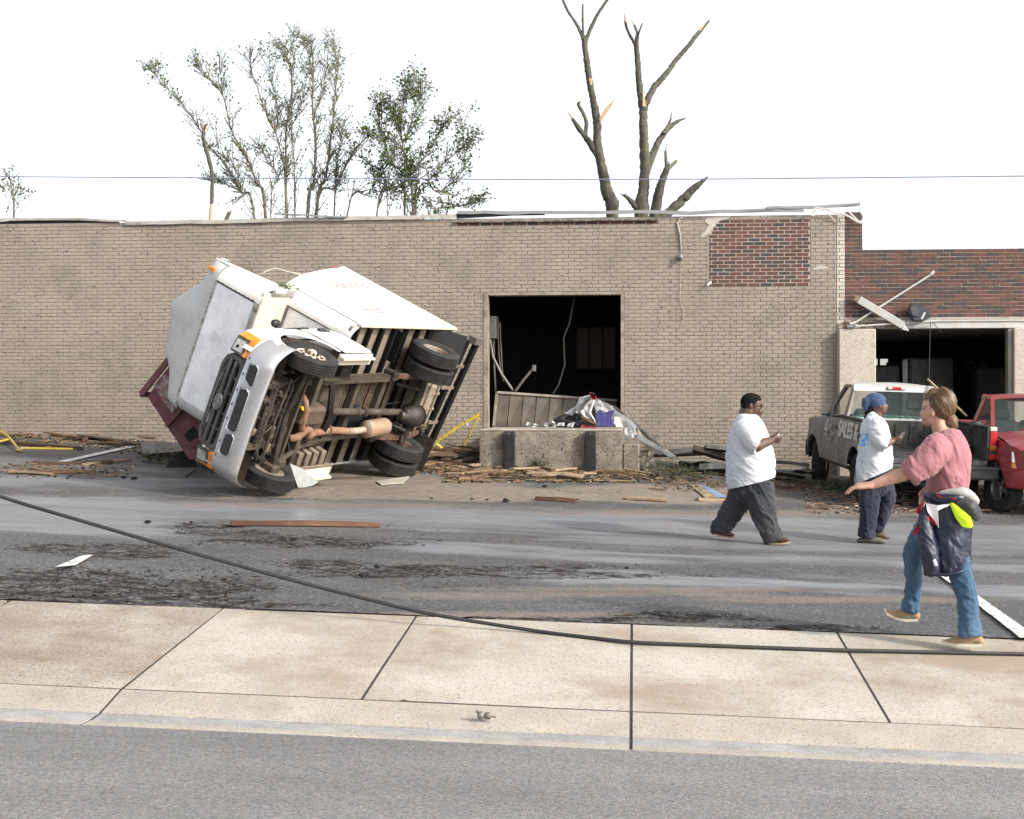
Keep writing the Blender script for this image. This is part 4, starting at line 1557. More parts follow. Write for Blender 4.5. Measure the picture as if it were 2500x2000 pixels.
    O('differential', MB().lathe([(.001, -.19), (.09, -.18), (.16, -.12), (.185, -.02), (.18, .06), (.12, .15), (.075, .20), (.06, .26), (.001, .27)], (xa, -.12, .3725), (1, 0, .12), 24), M_dark, ch, 40)
    O('diff_cover', MB().lathe([(.15, 0), (.165, .01), (.16, .02), (.001, .022)], (xa - .16, -.12, .36), (-1, 0, -.1), 18).box2((xa + .06, -.24, .31), (xa + .2, .0, .44), .03), M_dark, ch, 40)
    for sg in (1, -1):
        ls = MB()
        for k in range(7):
            L = .62 - k * .07
            pts = [(xa + t * L, sg * .50, .40 + .018 * k + .10 * (t * L / .62) ** 2 * (1)) for t in np.linspace(-1, 1, 9)]
            for i in range(8):
                ls.bar(pts[i], pts[i + 1], .07, .014, (0, 0, 1))
        lf = O('leaf_spring', ls, M_ironrust, ch)
        O('spring_hanger', MB().box2((xa + .60, sg * .44, .44), (xa + .72, sg * .56, .66), .015).box2((xa - .62, sg * .45, .44), (xa - .72, sg * .55, .66), .015), M_dark, lf)
        O('spring_clamp', MB().box2((xa - .07, sg * .455, .33), (xa + .07, sg * .545, .37), .008).tube([(xa + .06, sg * .45, .34), (xa + .06, sg * .45, .56)], .01, 6).tube([(xa - .06, sg * .55, .34), (xa - .06, sg * .55, .56)], .01, 6), M_under, lf)
        O('shock_absorber', MB().tube([(xa + .12, sg * .34, .30), (xa + .30, sg * .30, .62)], [.034, .03], 10), M_dark, ch, 50)
    O('brake_line', MB().tube([(xa - .02, .5, .45), (xa + .05, .2, .47), (xa + .15, .05, .52), (xa + .4, -.02, .6)], .008, 6).tube([(xa + .0, -.5, .45), (xa + .06, -.3, .48), (xa + .1, -.1, .53)], .008, 6), M_black, ch, 60)
    # exhaust
    O('exhaust_crossover', MB().tube([(-.22, .30, .46), (-.27, .22, .40), (-.32, .10, .37), (-.34, -.05, .37), (-.36, -.16, .38), (-.44, -.24, .39)], [.035, .042, .046, .046, .046, .045], 12), M_rust, ch, 60)
    O('exhaust_wye', MB().tube([(-.30, -.36, .44), (-.36, -.32, .38), (-.44, -.25, .38), (-.50, -.20, .38), (-.56, -.22, .38), (-.58, -.30, .39), (-.68, -.34, .42), (-.80, -.32, .46)], [.05, .055, .055, .055, .055, .058, .055, .05], 12), M_rust, ch, 60)
    O('front_pipe', MB().tube([(-.78, -.32, .46), (-1.0, -.31, .46), (-1.2, -.30, .46), (-1.62, -.34, .45)], [.052, .052, .052, .052], 14).lathe([(.05, 0), (.075, .005), (.075, .03), (.05, .035)], (-1.12, -.30, .46), (-1, 0, 0), 12), M_rust, ch, 60)
    O('mid_pipe', MB().tube([(-1.60, -.34, .45), (-1.75, -.345, .45), (-2.05, -.33, .44)], [.05, .05, .05], 14), mat('pale_exhaust', (.30, .25, .20), .7, var=.25, vs=9, dirt=(.2, .11, .07), ds=8, da=.35), ch, 60)
    O('muffler', MB().lathe([(.05, -.02), (.10, 0), (.125, .02), (.13, .05), (.13, .46), (.125, .49), (.10, .51), (.05, .53)], (-2.0, -.33, .44), (-1, .06, 0), 24), mat('muffler_steel', (.28, .225, .165), .65, metal=.2, var=.2, vs=7, bump=.15, dirt=(.33, .17, .09), ds=4, da=.4, dw=.15), ch, 40)
    O('tail_pipe', MB().tube([(-2.5, -.30, .44), (-2.66, -.30, .48), (-2.80, -.38, .60), (-2.95, -.48, .60), (-3.12, -.60, .52), (-3.2, -.72, .46), (-3.25, -.86, .42)], [.042] * 7, 12), mat('tan_pipe', (.2, .145, .10), .75, var=.3, vs=9), ch, 60)
    # tank
    O('fuel_tank', MB().box2((-3.22, -.42, .46), (-3.72, .34, .78), .05).box2((-3.24, -.10, .452), (-3.70, -.06, .464)).box2((-3.24, .16, .452), (-3.70, .20, .464)), mat('dusty_tank', (.28, .24, .18), .75, var=.15, vs=5, bump=.2, bs=30, dirt=(.17, .135, .095), ds=3, da=.35), ch, 40)
    O('tank_strap', MB().box2((-3.34, -.44, .444), (-3.38, .36, .4515)).box2((-3.58, -.44, .444), (-3.62, .36, .4515)), M_tanpart, ch)
    # side steps and odd brackets near the cab
    O('cab_mount', MB().box2((-1.02, .48, .50), (-1.18, .62, .72), .02).prism([(-1.0, .47, .62), (-1.02, .70, .60), (-1.2, .74, .5), (-1.24, .47, .5)], (0, 0, 0), (0, 0, .02)), M_dark, ch)
    # rear step bumper: a ladder of black beams
    rb = P('rear_step')
    O('beam', MB().bar((-4.27, 1.12, .48), (-4.00, -1.16, .48), .10, .08, (0, 0, 1), .006), M_rib, rb)
    O('beam', MB().bar((-4.07, 1.05, .56), (-3.84, -1.16, .56), .10, .10, (0, 0, 1), .006), M_rib, rb)
    for y in (-.75, -.35, .25, .62):
        O('rung', MB().bar((-3.80, y, .53), (-4.24, y, .50), .05, .05, (0, 0, 1)), M_tanpart, rb)
    O('end_cap', MB().box2((-4.34, 1.02, .40), (-4.10, 1.14, .56), .01), M_trimdark, rb)
    O('mud_flap', MB().prism([(-3.55, .60, .86), (-3.55, 1.12, .86), (-4.0, 1.12, .52), (-4.0, .55, .50)], (0, 0, 0), (-.008, 0, .004)), M_plastic, T)
    O('mud_flap', MB().prism([(-3.62, -.52, .86), (-3.62, -1.12, .86), (-3.66, -1.10, .22), (-3.66, -.50, .22)], (0, 0, 0), (-.008, 0, 0)), M_under, T)
    O('wheel_arch_liner', MB().box2((-2.52, .60, zf - .16), (-2.50, W - .05, zf - .02)), M_rib, T)
    # ---------------- wheels
    wheel(T, (0, .845, .3725), False, dish=.045, mr=M_rimw)
    wheel(T, (0, -.845, .3725), True, dish=.045, mr=M_rimd)
    for sg in (1, -1):
        wheel(T, (xa, sg * .90, .3725), sg < 0, dish=-.075, mr=M_rimd, holes=False)
        wheel(T, (xa, sg * .645, .3725), sg > 0, dish=-.05, mr=M_rimd, holes=False, nuts=0)
    return T


TRUCK_R = (-0.41731, 0.38242, -0.82439, -0.90784, -0.21631, 0.35921, -0.04096, 0.89831, 0.43744, -4.23160, 18.31707, -0.26988)
TRUCK = build_truck()
# ================================================================== PICKUP TRUCKS
M_seat = mat('charcoal_seat', (.03, .031, .034), .9, bump=.2)
M_tint = mat('dusty_clear_glass', (.06, .09, .08), .1, bump=0, var=.3, vs=4, alpha=.16)
M_headl = mat('clear_headlamp', (.75, .75, .74), .12, metal=.3, var=.3, vs=16, bump=.3, bs=40, bd=.01, coat=.5)
M_redl = mat('red_tail_lens', (.42, .012, .015), .18, var=.3, vs=14, coat=.5, bump=.05)
M_ambl = mat('amber_tail_lens', (.50, .17, .01), .2, coat=.5, bump=.05)
M_clear = mat('white_tail_lens', (.62, .58, .56), .2, coat=.4, bump=.05)
M_alloy = mat('dull_alloy', (.34, .33, .32), .4, metal=.7, var=.2, vs=8, dirt=(.14, .12, .10), ds=5, da=.4)
M_liner = mat('black_bed_liner', (.014, .014, .014), .65, var=.35, vs=4, bump=.4, bs=60, dirt=(.055, .052, .047), ds=4, da=.35)


def ground_frame(d0, l0, d1, l1):
    """frame on the lot: from the rear axle point to the front axle point (depth and lateral from the camera)"""
    def pt(d, l):
        q = FW * d + RT * l
        return on_lot(q.x, q.y)
    a, b = pt(d0, l0), pt(d1, l1)
    x = (b - a).normalized()
    side = Vector((-x.y, x.x, 0)).normalized()
    qa = a + side * .8
    qb = a - side * .8
    y = (on_lot(qa.x, qa.y) - on_lot(qb.x, qb.y)).normalized()
    z = x.cross(y).normalized()
    y = z.cross(x)
    m = Matrix((x, y, z)).transposed().to_4x4()
    m.translation = a
    return m


def pickup(label, mtx, paint, roofpaint, WB, hw, Fo, Ro, spokes, openbed, scale=1.0, steer=0.0, group=None, mirrors=(1, -1)):
    T = thing('pickup_truck', label, 'pickup truck', mtx=mtx @ Matrix.Scale(scale, 4))
    T.rotation_mode = 'XYZ'
    r = .385

    def O(name, mb, m, par=T, sm=None):
        return obj(name, mb, m, par, smooth=sm)
    R_a = .47
    fx = WB + Fo

    def zb(x):
        for c in (0, WB):
            if abs(x - c) < R_a:
                return max(.50, .40 + math.sqrt(R_a ** 2 - (x - c) ** 2))
        return .50

    def zt(x):
        return float(np.interp(x, [-Ro, 1.0, 1.02, WB - .75, WB - .3, WB + .3, fx - .05, fx], [1.30, 1.30, 1.26, 1.24, 1.22, 1.16, 1.08, 1.02]))

    def yf(sg):
        def f(x, z):
            y = hw - .05 * ((z - .85) / .45) ** 2 - (.03 if z > 1.2 else 0)
            for c in (0, WB):
                d = math.hypot(x - c, z - .40)
                y += .025 * math.exp(-((d - .52) / .10) ** 2)
            if x > fx - .45:
                y -= .20 * ((x - fx + .45) / .45) ** 2.2
            y -= .012 * math.exp(-((z - .93) / .02) ** 2)
            return sg * y
        return f

    def xs(a, b):
        v = set(np.round(np.linspace(a, b, max(3, int((b - a) / .12))), 4))
        for c in (0, WB):
            for q in np.linspace(c - R_a - .004, c + R_a + .004, 22):
                if a < q < b:
                    v.add(round(float(q), 4))
        return sorted(v)
    cabr, cowl = 1.04, WB - .62
    for sg in (1, -1):
        O('bed_side', MB().grid(columns(xs(-Ro + .02, cabr - .015), zb, zt, yf(sg), 12)), paint, T, 50)
        dr = O('door', MB().grid(columns(xs(cabr + .005, cowl - .0), zb, zt, yf(sg), 12)), paint, T, 50)
        O('door_handle', MB().box2((cabr + .16, sg * (hw - .045), 1.06), (cabr + .32, sg * (hw - .005), 1.12), .012), M_plastic, dr)
        O('fender', MB().grid(columns(xs(cowl + .006, fx), zb, zt, yf(sg), 12)), paint, T, 50)
        O('sill', MB().box2((R_a, sg * (hw - .12), .44), (WB - R_a, sg * (hw - .07), .50)), M_dark, T)
        for c in (0, WB):
            G = []
            for a in np.linspace(.05, math.pi - .05, 10):
                G.append([(c + (R_a - .005) * math.cos(a), sg * y, .40 + (R_a - .005) * math.sin(a)) for y in (hw - .04, hw - .35)])
            O('wheel_house', MB().grid(G), M_black, T, 50)
        # bed inner wall and rail cap
        O('bed_inner', MB().box2((-Ro + .03, sg * (hw - .16), .80), (cabr - .03, sg * (hw - .13), 1.27)).box2((-.42, sg * (hw - .34), .80), (.42, sg * (hw - .16), 1.0), .03), M_liner, T)
        O('rail_cap', MB().box2((-Ro + .02, sg * (hw - .17), 1.275), (cabr - .03, sg * (hw - .05), 1.315), .01), M_liner if openbed else paint, T)
        # tail lamp
        tl = O('tail_lamp', MB().box2((-Ro - .015, sg * (hw - .14), .80), (-Ro + .14, sg * (hw - .035), 1.24), .012), M_redl, T)
        O('turn_lens', MB().box2((-Ro - .02, sg * (hw - .138), .955), (-Ro + .10, sg * (hw - .0335), 1.025), .008), M_ambl, tl)
        O('reverse_lens', MB().box2((-Ro - .02, sg * (hw - .138), .885), (-Ro + .10, sg * (hw - .0335), .95), .008), M_liner, tl)
        O('corner_cap', MB().box2((-Ro - .012, sg * (hw - .145), 1.245), (-Ro + .14, sg * (hw - .035), 1.312), .01), roofpaint, tl)
        O('bed_corner', MB().box2((-Ro - .01, sg * (hw - .19), .78), (-Ro + .05, sg * (hw - .145), 1.30), .008), M_liner, T)
        # mirror
        if sg not in mirrors:
            O('mirror_stub', MB().bar((cowl - .10, sg * (hw - .10), 1.26), (cowl - .10, sg * (hw + .04), 1.27), .05, .03), M_plastic, T)
        else:
          mi = O('mirror', MB().box2((cowl - .16, sg * (hw + .02), 1.20), (cowl - .06, sg * (hw + .21), 1.42), .035), M_plastic, T, 40)
          O('mirror_arm', MB().bar((cowl - .10, sg * (hw - .10), 1.26), (cowl - .10, sg * (hw + .06), 1.28), .05, .04), M_plastic, mi)
        # greenhouse
        zr, yb, yr = 1.80, hw - .11, hw - .27
        pl = MB()
        pl.prism([(cabr, sg * yb, 1.26), (cabr + .17, sg * yb, 1.26), (cabr + .30, sg * yr, zr), (cabr + .14, sg * yr, zr + .01)], (0, -sg * .05, 0), (0, 0, 0))
        O('rear_pillar', pl, paint, T)
        pl = MB()
        pl.bar((cowl + .10, sg * yb, 1.23), (cowl - .52, sg * yr, zr), .06, .055)
        pl.bar((cowl - .52, sg * yr, zr), (cabr + .2, sg * yr, zr + .01), .06, .05)
        pl.bar((cowl - .14, sg * (yb - .005), 1.24), (cowl - .18, sg * (yb - .03), 1.42), .03, .03)
        O('front_pillar', pl, paint, T)
        gl = O('side_glass', MB().prism([(cabr + .17, sg * (yb - .02), 1.26), (cowl - .0, sg * (yb - .02), 1.25), (cowl - .50, sg * (yr - .005), zr - .02), (cabr + .30, sg * (yr - .005), zr - .02)], (0, -sg * .006, 0), (0, 0, 0)), M_tint, T)
    # roof
    G = []
    for x in np.linspace(cabr + .12, cowl - .48, 9):
        t = (x - cabr - .12) / (cowl - .48 - cabr - .12)
        G.append([(x, y, 1.80 + .055 * (1 - (y / (hw - .24)) ** 2) + .03 * math.sin(math.pi * t)) for y in np.linspace(-(hw - .245), hw - .245, 11)])
    O('roof', MB().grid(G, (0, 0, -.035)), roofpaint, T, 50)
    # rear window surround, glass, brake lamp
    O('rear_header', MB().prism([(cabr + .13, -(hw - .26), 1.845), (cabr + .13, hw - .26, 1.845), (cabr + .10, hw - .25, 1.735), (cabr + .10, -(hw - .25), 1.735)], (0, 0, 0), (.03, 0, 0)), roofpaint, T)
    O('rear_panel', MB().box2((cabr - .01, -(hw - .12), .78), (cabr + .03, hw - .12, 1.25)).bar((cabr - .02, -(hw - .15), 1.27), (cabr - .02, hw - .15, 1.27), .05, .05), roofpaint, T)
    O('rear_glass', MB().prism([(cabr + .02, -(hw - .18), 1.29), (cabr + .02, hw - .18, 1.29), (cabr + .11, hw - .28, 1.735), (cabr + .11, -(hw - .28), 1.735)], (0, 0, 0), (.005, 0, 0)), M_tint, T)
    bl = O('brake_lamp', MB().box2((cabr + .08, -.16, 1.77), (cabr + .12, .16, 1.815), .008), M_redl, T)
    for sg in (1, -1):
        O('cargo_lens', MB().box2((cabr + .075, sg * .075, 1.775), (cabr + .12, sg * .15, 1.812), .006), M_clear, bl)
    ws = O('windshield', MB().prism([(cowl + .10, -(hw - .13), 1.23), (cowl + .10, hw - .13, 1.23), (cowl - .52, hw - .29, 1.80), (cowl - .52, -(hw - .29), 1.80)], (0, 0, 0), (.006, 0, .004)), M_tint, T)
    O('wiper', MB().tube([(cowl + .16, -.55, 1.235), (cowl + .10, -.1, 1.285), (cowl + .08, .3, 1.30)], .012, 6), M_plastic, ws, 60)
    for y in (-.38, .38):
        O('seat', MB().box2((cabr + .25, y - .26, .95), (cabr + .40, y + .26, 1.42), .05).box2((cabr + .26, y - .14, 1.42), (cabr + .36, y + .14, 1.62), .04), M_seat, T)
    O('dashboard', MB().box2((cowl - .35, -(hw - .16), .9), (cowl + .05, hw - .16, 1.22), .05), M_plastic, T)
    O('cab_floor', MB().box2((cabr, -(hw - .1), .50), (cowl, hw - .1, .56)), M_black, T)
    # hood, front
    G = []
    for x in np.linspace(cowl + .05, fx - .01, 10):
        G.append([(x - (abs(y) / (hw - .08)) ** 3 * .12 * (1 if x > fx - .5 else 0), y, zt(x) + .07 * (1 - (y / (hw - .08)) ** 2)) for y in np.linspace(-(hw - .08), hw - .08, 13)])
    O('hood', MB().grid(G), paint, T, 50)
    O('grille', MB().box2((fx - .10, -.52, .74), (fx - .03, .52, 1.02), .02), M_grille, T)
    for sg in (1, -1):
        hl = O('headlight', MB().prism([(fx - .03, sg * .52, .86), (fx - .03, sg * .52, 1.03), (fx - .19, sg * (hw - .06), 1.02), (fx - .15, sg * (hw - .06), .86)], (-.08, 0, 0), (.01, 0, 0)), M_headl, T)
        O('turn_signal', MB().prism([(fx - .03, sg * .52, .77), (fx - .03, sg * .52, .85), (fx - .15, sg * (hw - .055), .85), (fx - .13, sg * (hw - .055), .77)], (-.08, 0, 0), (.011, 0, 0)), M_ambl, hl)
    G = []
    for y in np.linspace(-(hw + .0), hw + .0, 23):
        e = max(0, abs(y) - (hw - .3)) / .3
        x = fx + .06 - .28 * e ** 2
        G.append([(x - .05, y, .74), (x, y, .72), (x + .01, y, .58), (x - .03, y, .46), (x - .12, y, .44)])
    O('front_bumper', MB().grid(G, (-.01, 0, 0)), paint, T, 50)
    # bed floor, front wall, rear bumper, gate
    O('bed_floor', MB().box2((-Ro + .02, -(hw - .13), .76), (cabr - .02, hw - .13, .80)), M_liner, T)
    fw_ = MB().box2((cabr - .08, -(hw - .17), .80), (cabr - .04, hw - .17, 1.26))
    for k in range(7):
        y = -.75 + k * .25
        fw_.box2((cabr - .095, y - .05, .86), (cabr - .0801, y + .05, 1.2), .004)
    O('bed_front', fw_, M_liner, T)
    if not openbed:
        O('tailgate', MB().box2((-Ro - .0, -(hw - .2), .78), (-Ro + .05, hw - .2, 1.28), .015), paint, T)
    O('tail_sill', MB().box2((-Ro - .02, -(hw - .16), .70), (-Ro + .06, hw - .16, .785), .012), mat('scuffed_black_sill', (.03, .033, .037), .45, var=.3, dirt=(.16, .16, .16), ds=6, da=.35) if 'scuffed_black_sill' not in bpy.data.materials else bpy.data.materials['scuffed_black_sill'], T)
    O('rear_bumper', MB().box2((-Ro - .17, -(hw - .02), .50), (-Ro + .02, hw - .02, .69), .03).box2((-Ro - .19, -(hw - .02), .655), (-Ro + .0, hw - .02, .70), .01), mat('grey_step_bumper', (.05, .052, .055), .6, var=.2, dirt=(.11, .105, .10), ds=3, da=.35) if 'grey_step_bumper' not in bpy.data.materials else bpy.data.materials['grey_step_bumper'], T)
    O('underbody', MB().box2((-Ro + .1, -.5, .40), (fx - .2, .5, .52)).tube([(0, -.7, .385), (0, .7, .385)], .05, 10), M_black, T)
    # wheels
    for (cx, sg) in ((0, 1), (0, -1), (WB, 1), (WB, -1)):
        w = bpy.data.objects.new('wheel', None)
        COL.objects.link(w)
        w.parent = T
        w.location = (cx, sg * (hw - .15), r)
        w.rotation_euler = (0, rng.uniform(0, 1), (math.pi if sg < 0 else 0) + (steer if cx else 0))
        obj('tyre', tyre_mb(r, .25, .215, 48), TYRE, w, smooth=35)
        rm = MB()
        rm.lathe([(.203, -.10), (.218, -.085), (.205, .0), (.205, .07), (.218, .085), (.203, .088), (.18, .06), (.17, .0)], seg=36)
        for k in range(spokes):
            a = 2 * math.pi * k / spokes
            d = Vector((math.cos(a), 0, math.sin(a)))
            rm.bar(Vector((0, .06, 0)) + d * .04, Vector((0, .055, 0)) + d * .195, .03, .075, d.cross(Vector((0, 1, 0))), .008)
        rm.lathe([(.07, .02), (.07, .07), (.045, .085), (.001, .088)], (0, 0, 0), (0, 1, 0), 20)
        obj('rim', rm, M_alloy, w, smooth=40)
        obj('brake_disc', MB().lathe([(.001, -.02), (.165, -.02), (.165, .0), (.001, .0)], seg=24), M_black, w)
    return T


M_mud = mat('mud_coated_paint', (.21, .195, .172), .8, var=.18, vs=3, bump=.15, bs=60, dirt=(.26, .245, .22), ds=3, da=.28, dw=.2, speck=(.33, .31, .28), sps=80, spa=.70)
M_silver = mat('pewter_roof_paint', (.46, .46, .455), .35, var=.05, dirt=(.48, .46, .43), ds=3, da=.3, coat=.3)
M_redp = mat('dusty_red_paint', (.225, .016, .026), .35, var=.12, vs=4, bump=.04, dirt=(.22, .09, .09), ds=3, da=.18, dw=.25, coat=.4)

PICK = pickup('mud covered grey pickup with SALES lettering nosed up to the shop front', ground_frame(21.15, 5.95, 23.75, 5.88), M_mud, M_silver, 2.80, .97, .80, 1.05, 6, True, .92, steer=-.35, mirrors=(-1,))
PICKR = pickup('dusty red pickup facing the street beside the grey pickup', ground_frame(22.7, 7.70, 20.1, 7.66), M_redp, M_redp, 2.80, .93, .78, 1.0, 5, False, .88, steer=.30)
M_vinyl = mat('white_vinyl', (.62, .61, .58), .6, var=.12, vs=14, bump=0, dirt=(.36, .33, .29), ds=9, da=.3)
M_vinyl2 = mat('dirty_white_vinyl', (.34, .325, .30), .7, var=.2, vs=14, bump=0)


def side_text(body, size, m, c, shear=.25, bold=.006, sp=1.0, yd=(0, 0, 1)):
    place_text('lettering', body, size, m, PICK, c, (-1, 0, 0), yd, extrude=.004, shear=shear, bold=bold, spacing=sp)


hwp = .97
side_text('SALES &', .37, M_vinyl, (.42, hwp + .022, 1.09), sp=.92, bold=.010)
side_text('4', .42, M_vinyl, (1.92, hwp + .006, 1.04), shear=.3)
side_text('POINT', .12, M_vinyl2, (1.68, hwp + .006, 1.075), shear=.1)
side_text('1135', .09, M_vinyl2, (1.78, hwp + .002, .70), shear=0)
em = MB()
em.tube([(1.60 + .20 * math.cos(a), hwp + .006, .93 + .10 * math.sin(a)) for a in np.linspace(0, 6.283, 33)], .010, 6, False)
em.tube([(1.60 + .15 * math.cos(a), hwp + .006, .93 + .065 * math.sin(a)) for a in np.linspace(.4, 5.6, 25)], .008, 6, False)
em.tube([(1.62, hwp + .006, .945), (1.5, hwp + .006, .955), (1.36, hwp + .006, .95), (1.34, hwp + .006, .935), (1.5, hwp + .006, .93)], .010, 6, False)
obj('oval_emblem', em, M_vinyl2, PICK, smooth=60)
obj('fuel_recess', MB().lathe([(.001, .004), (.075, .004), (.08, -.004), (.001, -.006)], (.78, hwp - .012, .96), (0, 1, 0), 20), M_black, PICK)
# crumbled window glass heaped along the bed's front wall
gl = MB()
rr = random.Random(17)
for k in range(700):
    x, y = rr.uniform(.99, 1.09), rr.uniform(-.78, .78)
    s_ = rr.uniform(.008, .02)
    gl.box((x, y, 1.285 + rr.uniform(0, .06) * (1 - ((y - .1) / .8) ** 2)), (s_, s_, s_ * .6), Matrix.Rotation(rr.uniform(0, 3), 3, 'Z'))
tag(obj('glass_crumbs', gl, mat('green_glass_crumbs', (.16, .27, .24), .15, bump=0, var=.5, vs=60), PICK), kind='stuff')
# ================================================================== PEOPLE
def _bump_caps(P, a, b):
    """add rounded ends to a limb"""
    P = [Vector(p) for p in P]
    t0 = (P[0] - P[1]).normalized()
    t1 = (P[-1] - P[-2]).normalized()
    r0 = min(a[0], b[0])
    r1 = min(a[-1], b[-1])
    Q = [P[0] + t0 * r0 * .75, P[0] + t0 * r0 * .5] + P + [P[-1] + t1 * r1 * .5, P[-1] + t1 * r1 * .75]
    A = [a[0] * .35, a[0] * .78] + list(a) + [a[-1] * .78, a[-1] * .35]
    B = [b[0] * .35, b[0] * .78] + list(b) + [b[-1] * .78, b[-1] * .35]
    return Q, A, B


class Vol(MB):
    def limb(s, P, inpl, dep=None, cap=True, seg=18, upv=(0, 1, 0), n=None):
        inpl = list(inpl) if hasattr(inpl, '__len__') else [inpl] * len(P)
        dep = [q * .95 for q in inpl] if dep is None else (list(dep) if hasattr(dep, '__len__') else [dep] * len(P))
        # resample smoothly (Catmull-Rom)
        P = [Vector(p) for p in P]
        m = len(P)
        Q, A, B = [], [], []
        for i in range(m - 1):
            p0, p1, p2, p3 = P[max(i - 1, 0)], P[i], P[i + 1], P[min(i + 2, m - 1)]
            for k in range(4):
                t = k / 4
                Q.append(.5 * ((2 * p1) + (p2 - p0) * t + (2 * p0 - 5 * p1 + 4 * p2 - p3) * t * t + (3 * p1 - p0 - 3 * p2 + p3) * t ** 3))
                A.append(inpl[i] + (inpl[i + 1] - inpl[i]) * t)
                B.append(dep[i] + (dep[i + 1] - dep[i]) * t)
        Q.append(P[-1])
        A.append(inpl[-1])
        B.append(dep[-1])
        if cap:
            Q, A, B = _bump_caps(Q, A, B)
        s.tube(Q, B, seg, True, A, upv)
        return s

    def ell(s, c, r, rot=None, seg=20):
        vs = []
        fs = []
        rings = 12
        c = Vector(c)
        for i in range(1, rings):
            th = math.pi * i / rings
            for k in range(seg):
                a = 2 * math.pi * k / seg
                v = Vector((r[0] * math.sin(th) * math.cos(a), r[1] * math.sin(th) * math.sin(a), r[2] * math.cos(th)))
                if rot is not None:
                    v = rot @ v
                vs.append(c + v)
        top = Vector((0, 0, r[2]))
        bot = Vector((0, 0, -r[2]))
        if rot is not None:
            top, bot = rot @ top, rot @ bot
        vs += [c + top, c + bot]
        for i in range(rings - 2):
            for k in range(seg):
                k2 = (k + 1) % seg
                fs.append((i * seg + k, i * seg + k2, (i + 1) * seg + k2, (i + 1) * seg + k))
        T, B = len(vs) - 2, len(vs) - 1
        for k in range(seg):
            k2 = (k + 1) % seg
            fs.append((T, k2, k))
            fs.append((B, (rings - 2) * seg + k, (rings - 2) * seg + k2))
        return s.add(vs, fs)

    def hand(s, W, d, n, side, k=1.0, curl=(.35, .5, .4), thumb=1, spread=.06):
        """palm, four unequal bent fingers and a thumb; W wrist, d towards the fingers, n the palm's inner side"""
        W, d, n, side = Vector(W), Vector(d).normalized(), Vector(n).normalized(), Vector(side).normalized()
        for t, hw, hh in ((.012, .028, .020), (.05, .040, .017), (.085, .041, .015)):
            pass
        s.limb([W, W + d * .03 * k, W + d * .065 * k, W + d * .092 * k], [.026 * k, .035 * k, .042 * k, .040 * k], [.022 * k, .018 * k, .016 * k, .014 * k], upv=n)
        for i, L in enumerate((.068, .078, .073, .056)):
            off = (i - 1.5)
            p = W + d * (.088 - .004 * off * off) * k + side * (off * .0215 * k)
            dd = (d + side * off * spread).normalized()
            pts = [p - dd * .02 * k, p]
            ang = 0
            for j, fr_ in enumerate((.45, .32, .23)):
                ang += curl[j]
                v = dd * math.cos(ang) + n * math.sin(ang)
                pts.append(pts[-1] + v * L * fr_ * k)
            s.limb(pts, [.0092 * k, .0095 * k, .009 * k, .0085 * k, .0078 * k], seg=10, upv=side)
        tb = W + d * .03 * k - side * .030 * k * thumb
        td = (d * .75 - side * .6 * thumb + n * .35).normalized()
        s.limb([tb - td * .01 * k, tb + td * .03 * k, tb + td * .055 * k + d * .008 * k, tb + td * .068 * k + d * .022 * k], [.014 * k, .0125 * k, .011 * k, .009 * k], seg=10, upv=n)
        return s


def vox(name, vol, size, smooth=2, adapt=0.0):
    me = vol.mesh(name)
    o = bpy.data.objects.new('tmp', me)
    COL.objects.link(o)
    md = o.modifiers.new('r', 'REMESH')
    md.mode = 'VOXEL'
    md.voxel_size = size
    md.adaptivity = adapt
    if smooth:
        ms = o.modifiers.new('s', 'SMOOTH')
        ms.iterations = smooth
        ms.factor = .5
    bpy.context.view_layer.update()
    out = bpy.data.meshes.new_from_object(o.evaluated_get(bpy.context.evaluated_depsgraph_get()))
    bpy.data.objects.remove(o)
    bpy.data.meshes.remove(me)
    out.name = name
    out.polygons.foreach_set('use_smooth', [True] * len(out.polygons))
    return out


def get_co(me):
    a = np.empty(len(me.vertices) * 3)
    me.vertices.foreach_get('co', a)
    return a.reshape(-1, 3)


def get_no(me):
    a = np.empty(len(me.vertices) * 3, np.float32)
    me.vertex_normals.foreach_get('vector', a)
    return a.reshape(-1, 3).astype(float)


def wrinkle(me, amp, sc, seed, dirv=None, mask=None):
    """cloth folds: ridged noise stretched along dirv"""
    co = get_co(me)
    no = get_no(me)
    q = co * np.array(sc)
    if dirv is not None:
        d = np.array(Vector(dirv).normalized())
        al = co @ d
        q = (co - np.outer(al, d)) * np.array(sc) + np.outer(al, d) * np.array(sc) * .22
    w = fbm(q + 40, 3, 77)
    q = q + (w[:, None] - .5) * 1.6
    r = 1 - np.abs(2 * vnoise(q, seed) - 1)
    r2 = 1 - np.abs(2 * vnoise(q * 2.3 + 5, seed + 3) - 1)
    h = (r ** 1.5 - .5) + .45 * (r2 ** 1.5 - .5)
    if mask is not None:
        h = h * mask(co)
    co = co + no * (amp * h)[:, None]
    me.vertices.foreach_set('co', co.ravel())
    me.update()
    return me


def cut_plane(me, co, no):
    """trim a garment along a plane so that it ends in a clean open hem"""
    bm = bmesh.new()
    bm.from_mesh(me)
    bmesh.ops.bisect_plane(bm, geom=bm.verts[:] + bm.edges[:] + bm.faces[:], plane_co=co, plane_no=no, clear_outer=True)
    bm.to_mesh(me)
    bm.free()
    me.update()
    return me


def hair_noise(me, amp, sc, seed, d=(0, 0, 1)):
    return wrinkle(me, amp, sc, seed, d)


from mathutils.bvhtree import BVHTree


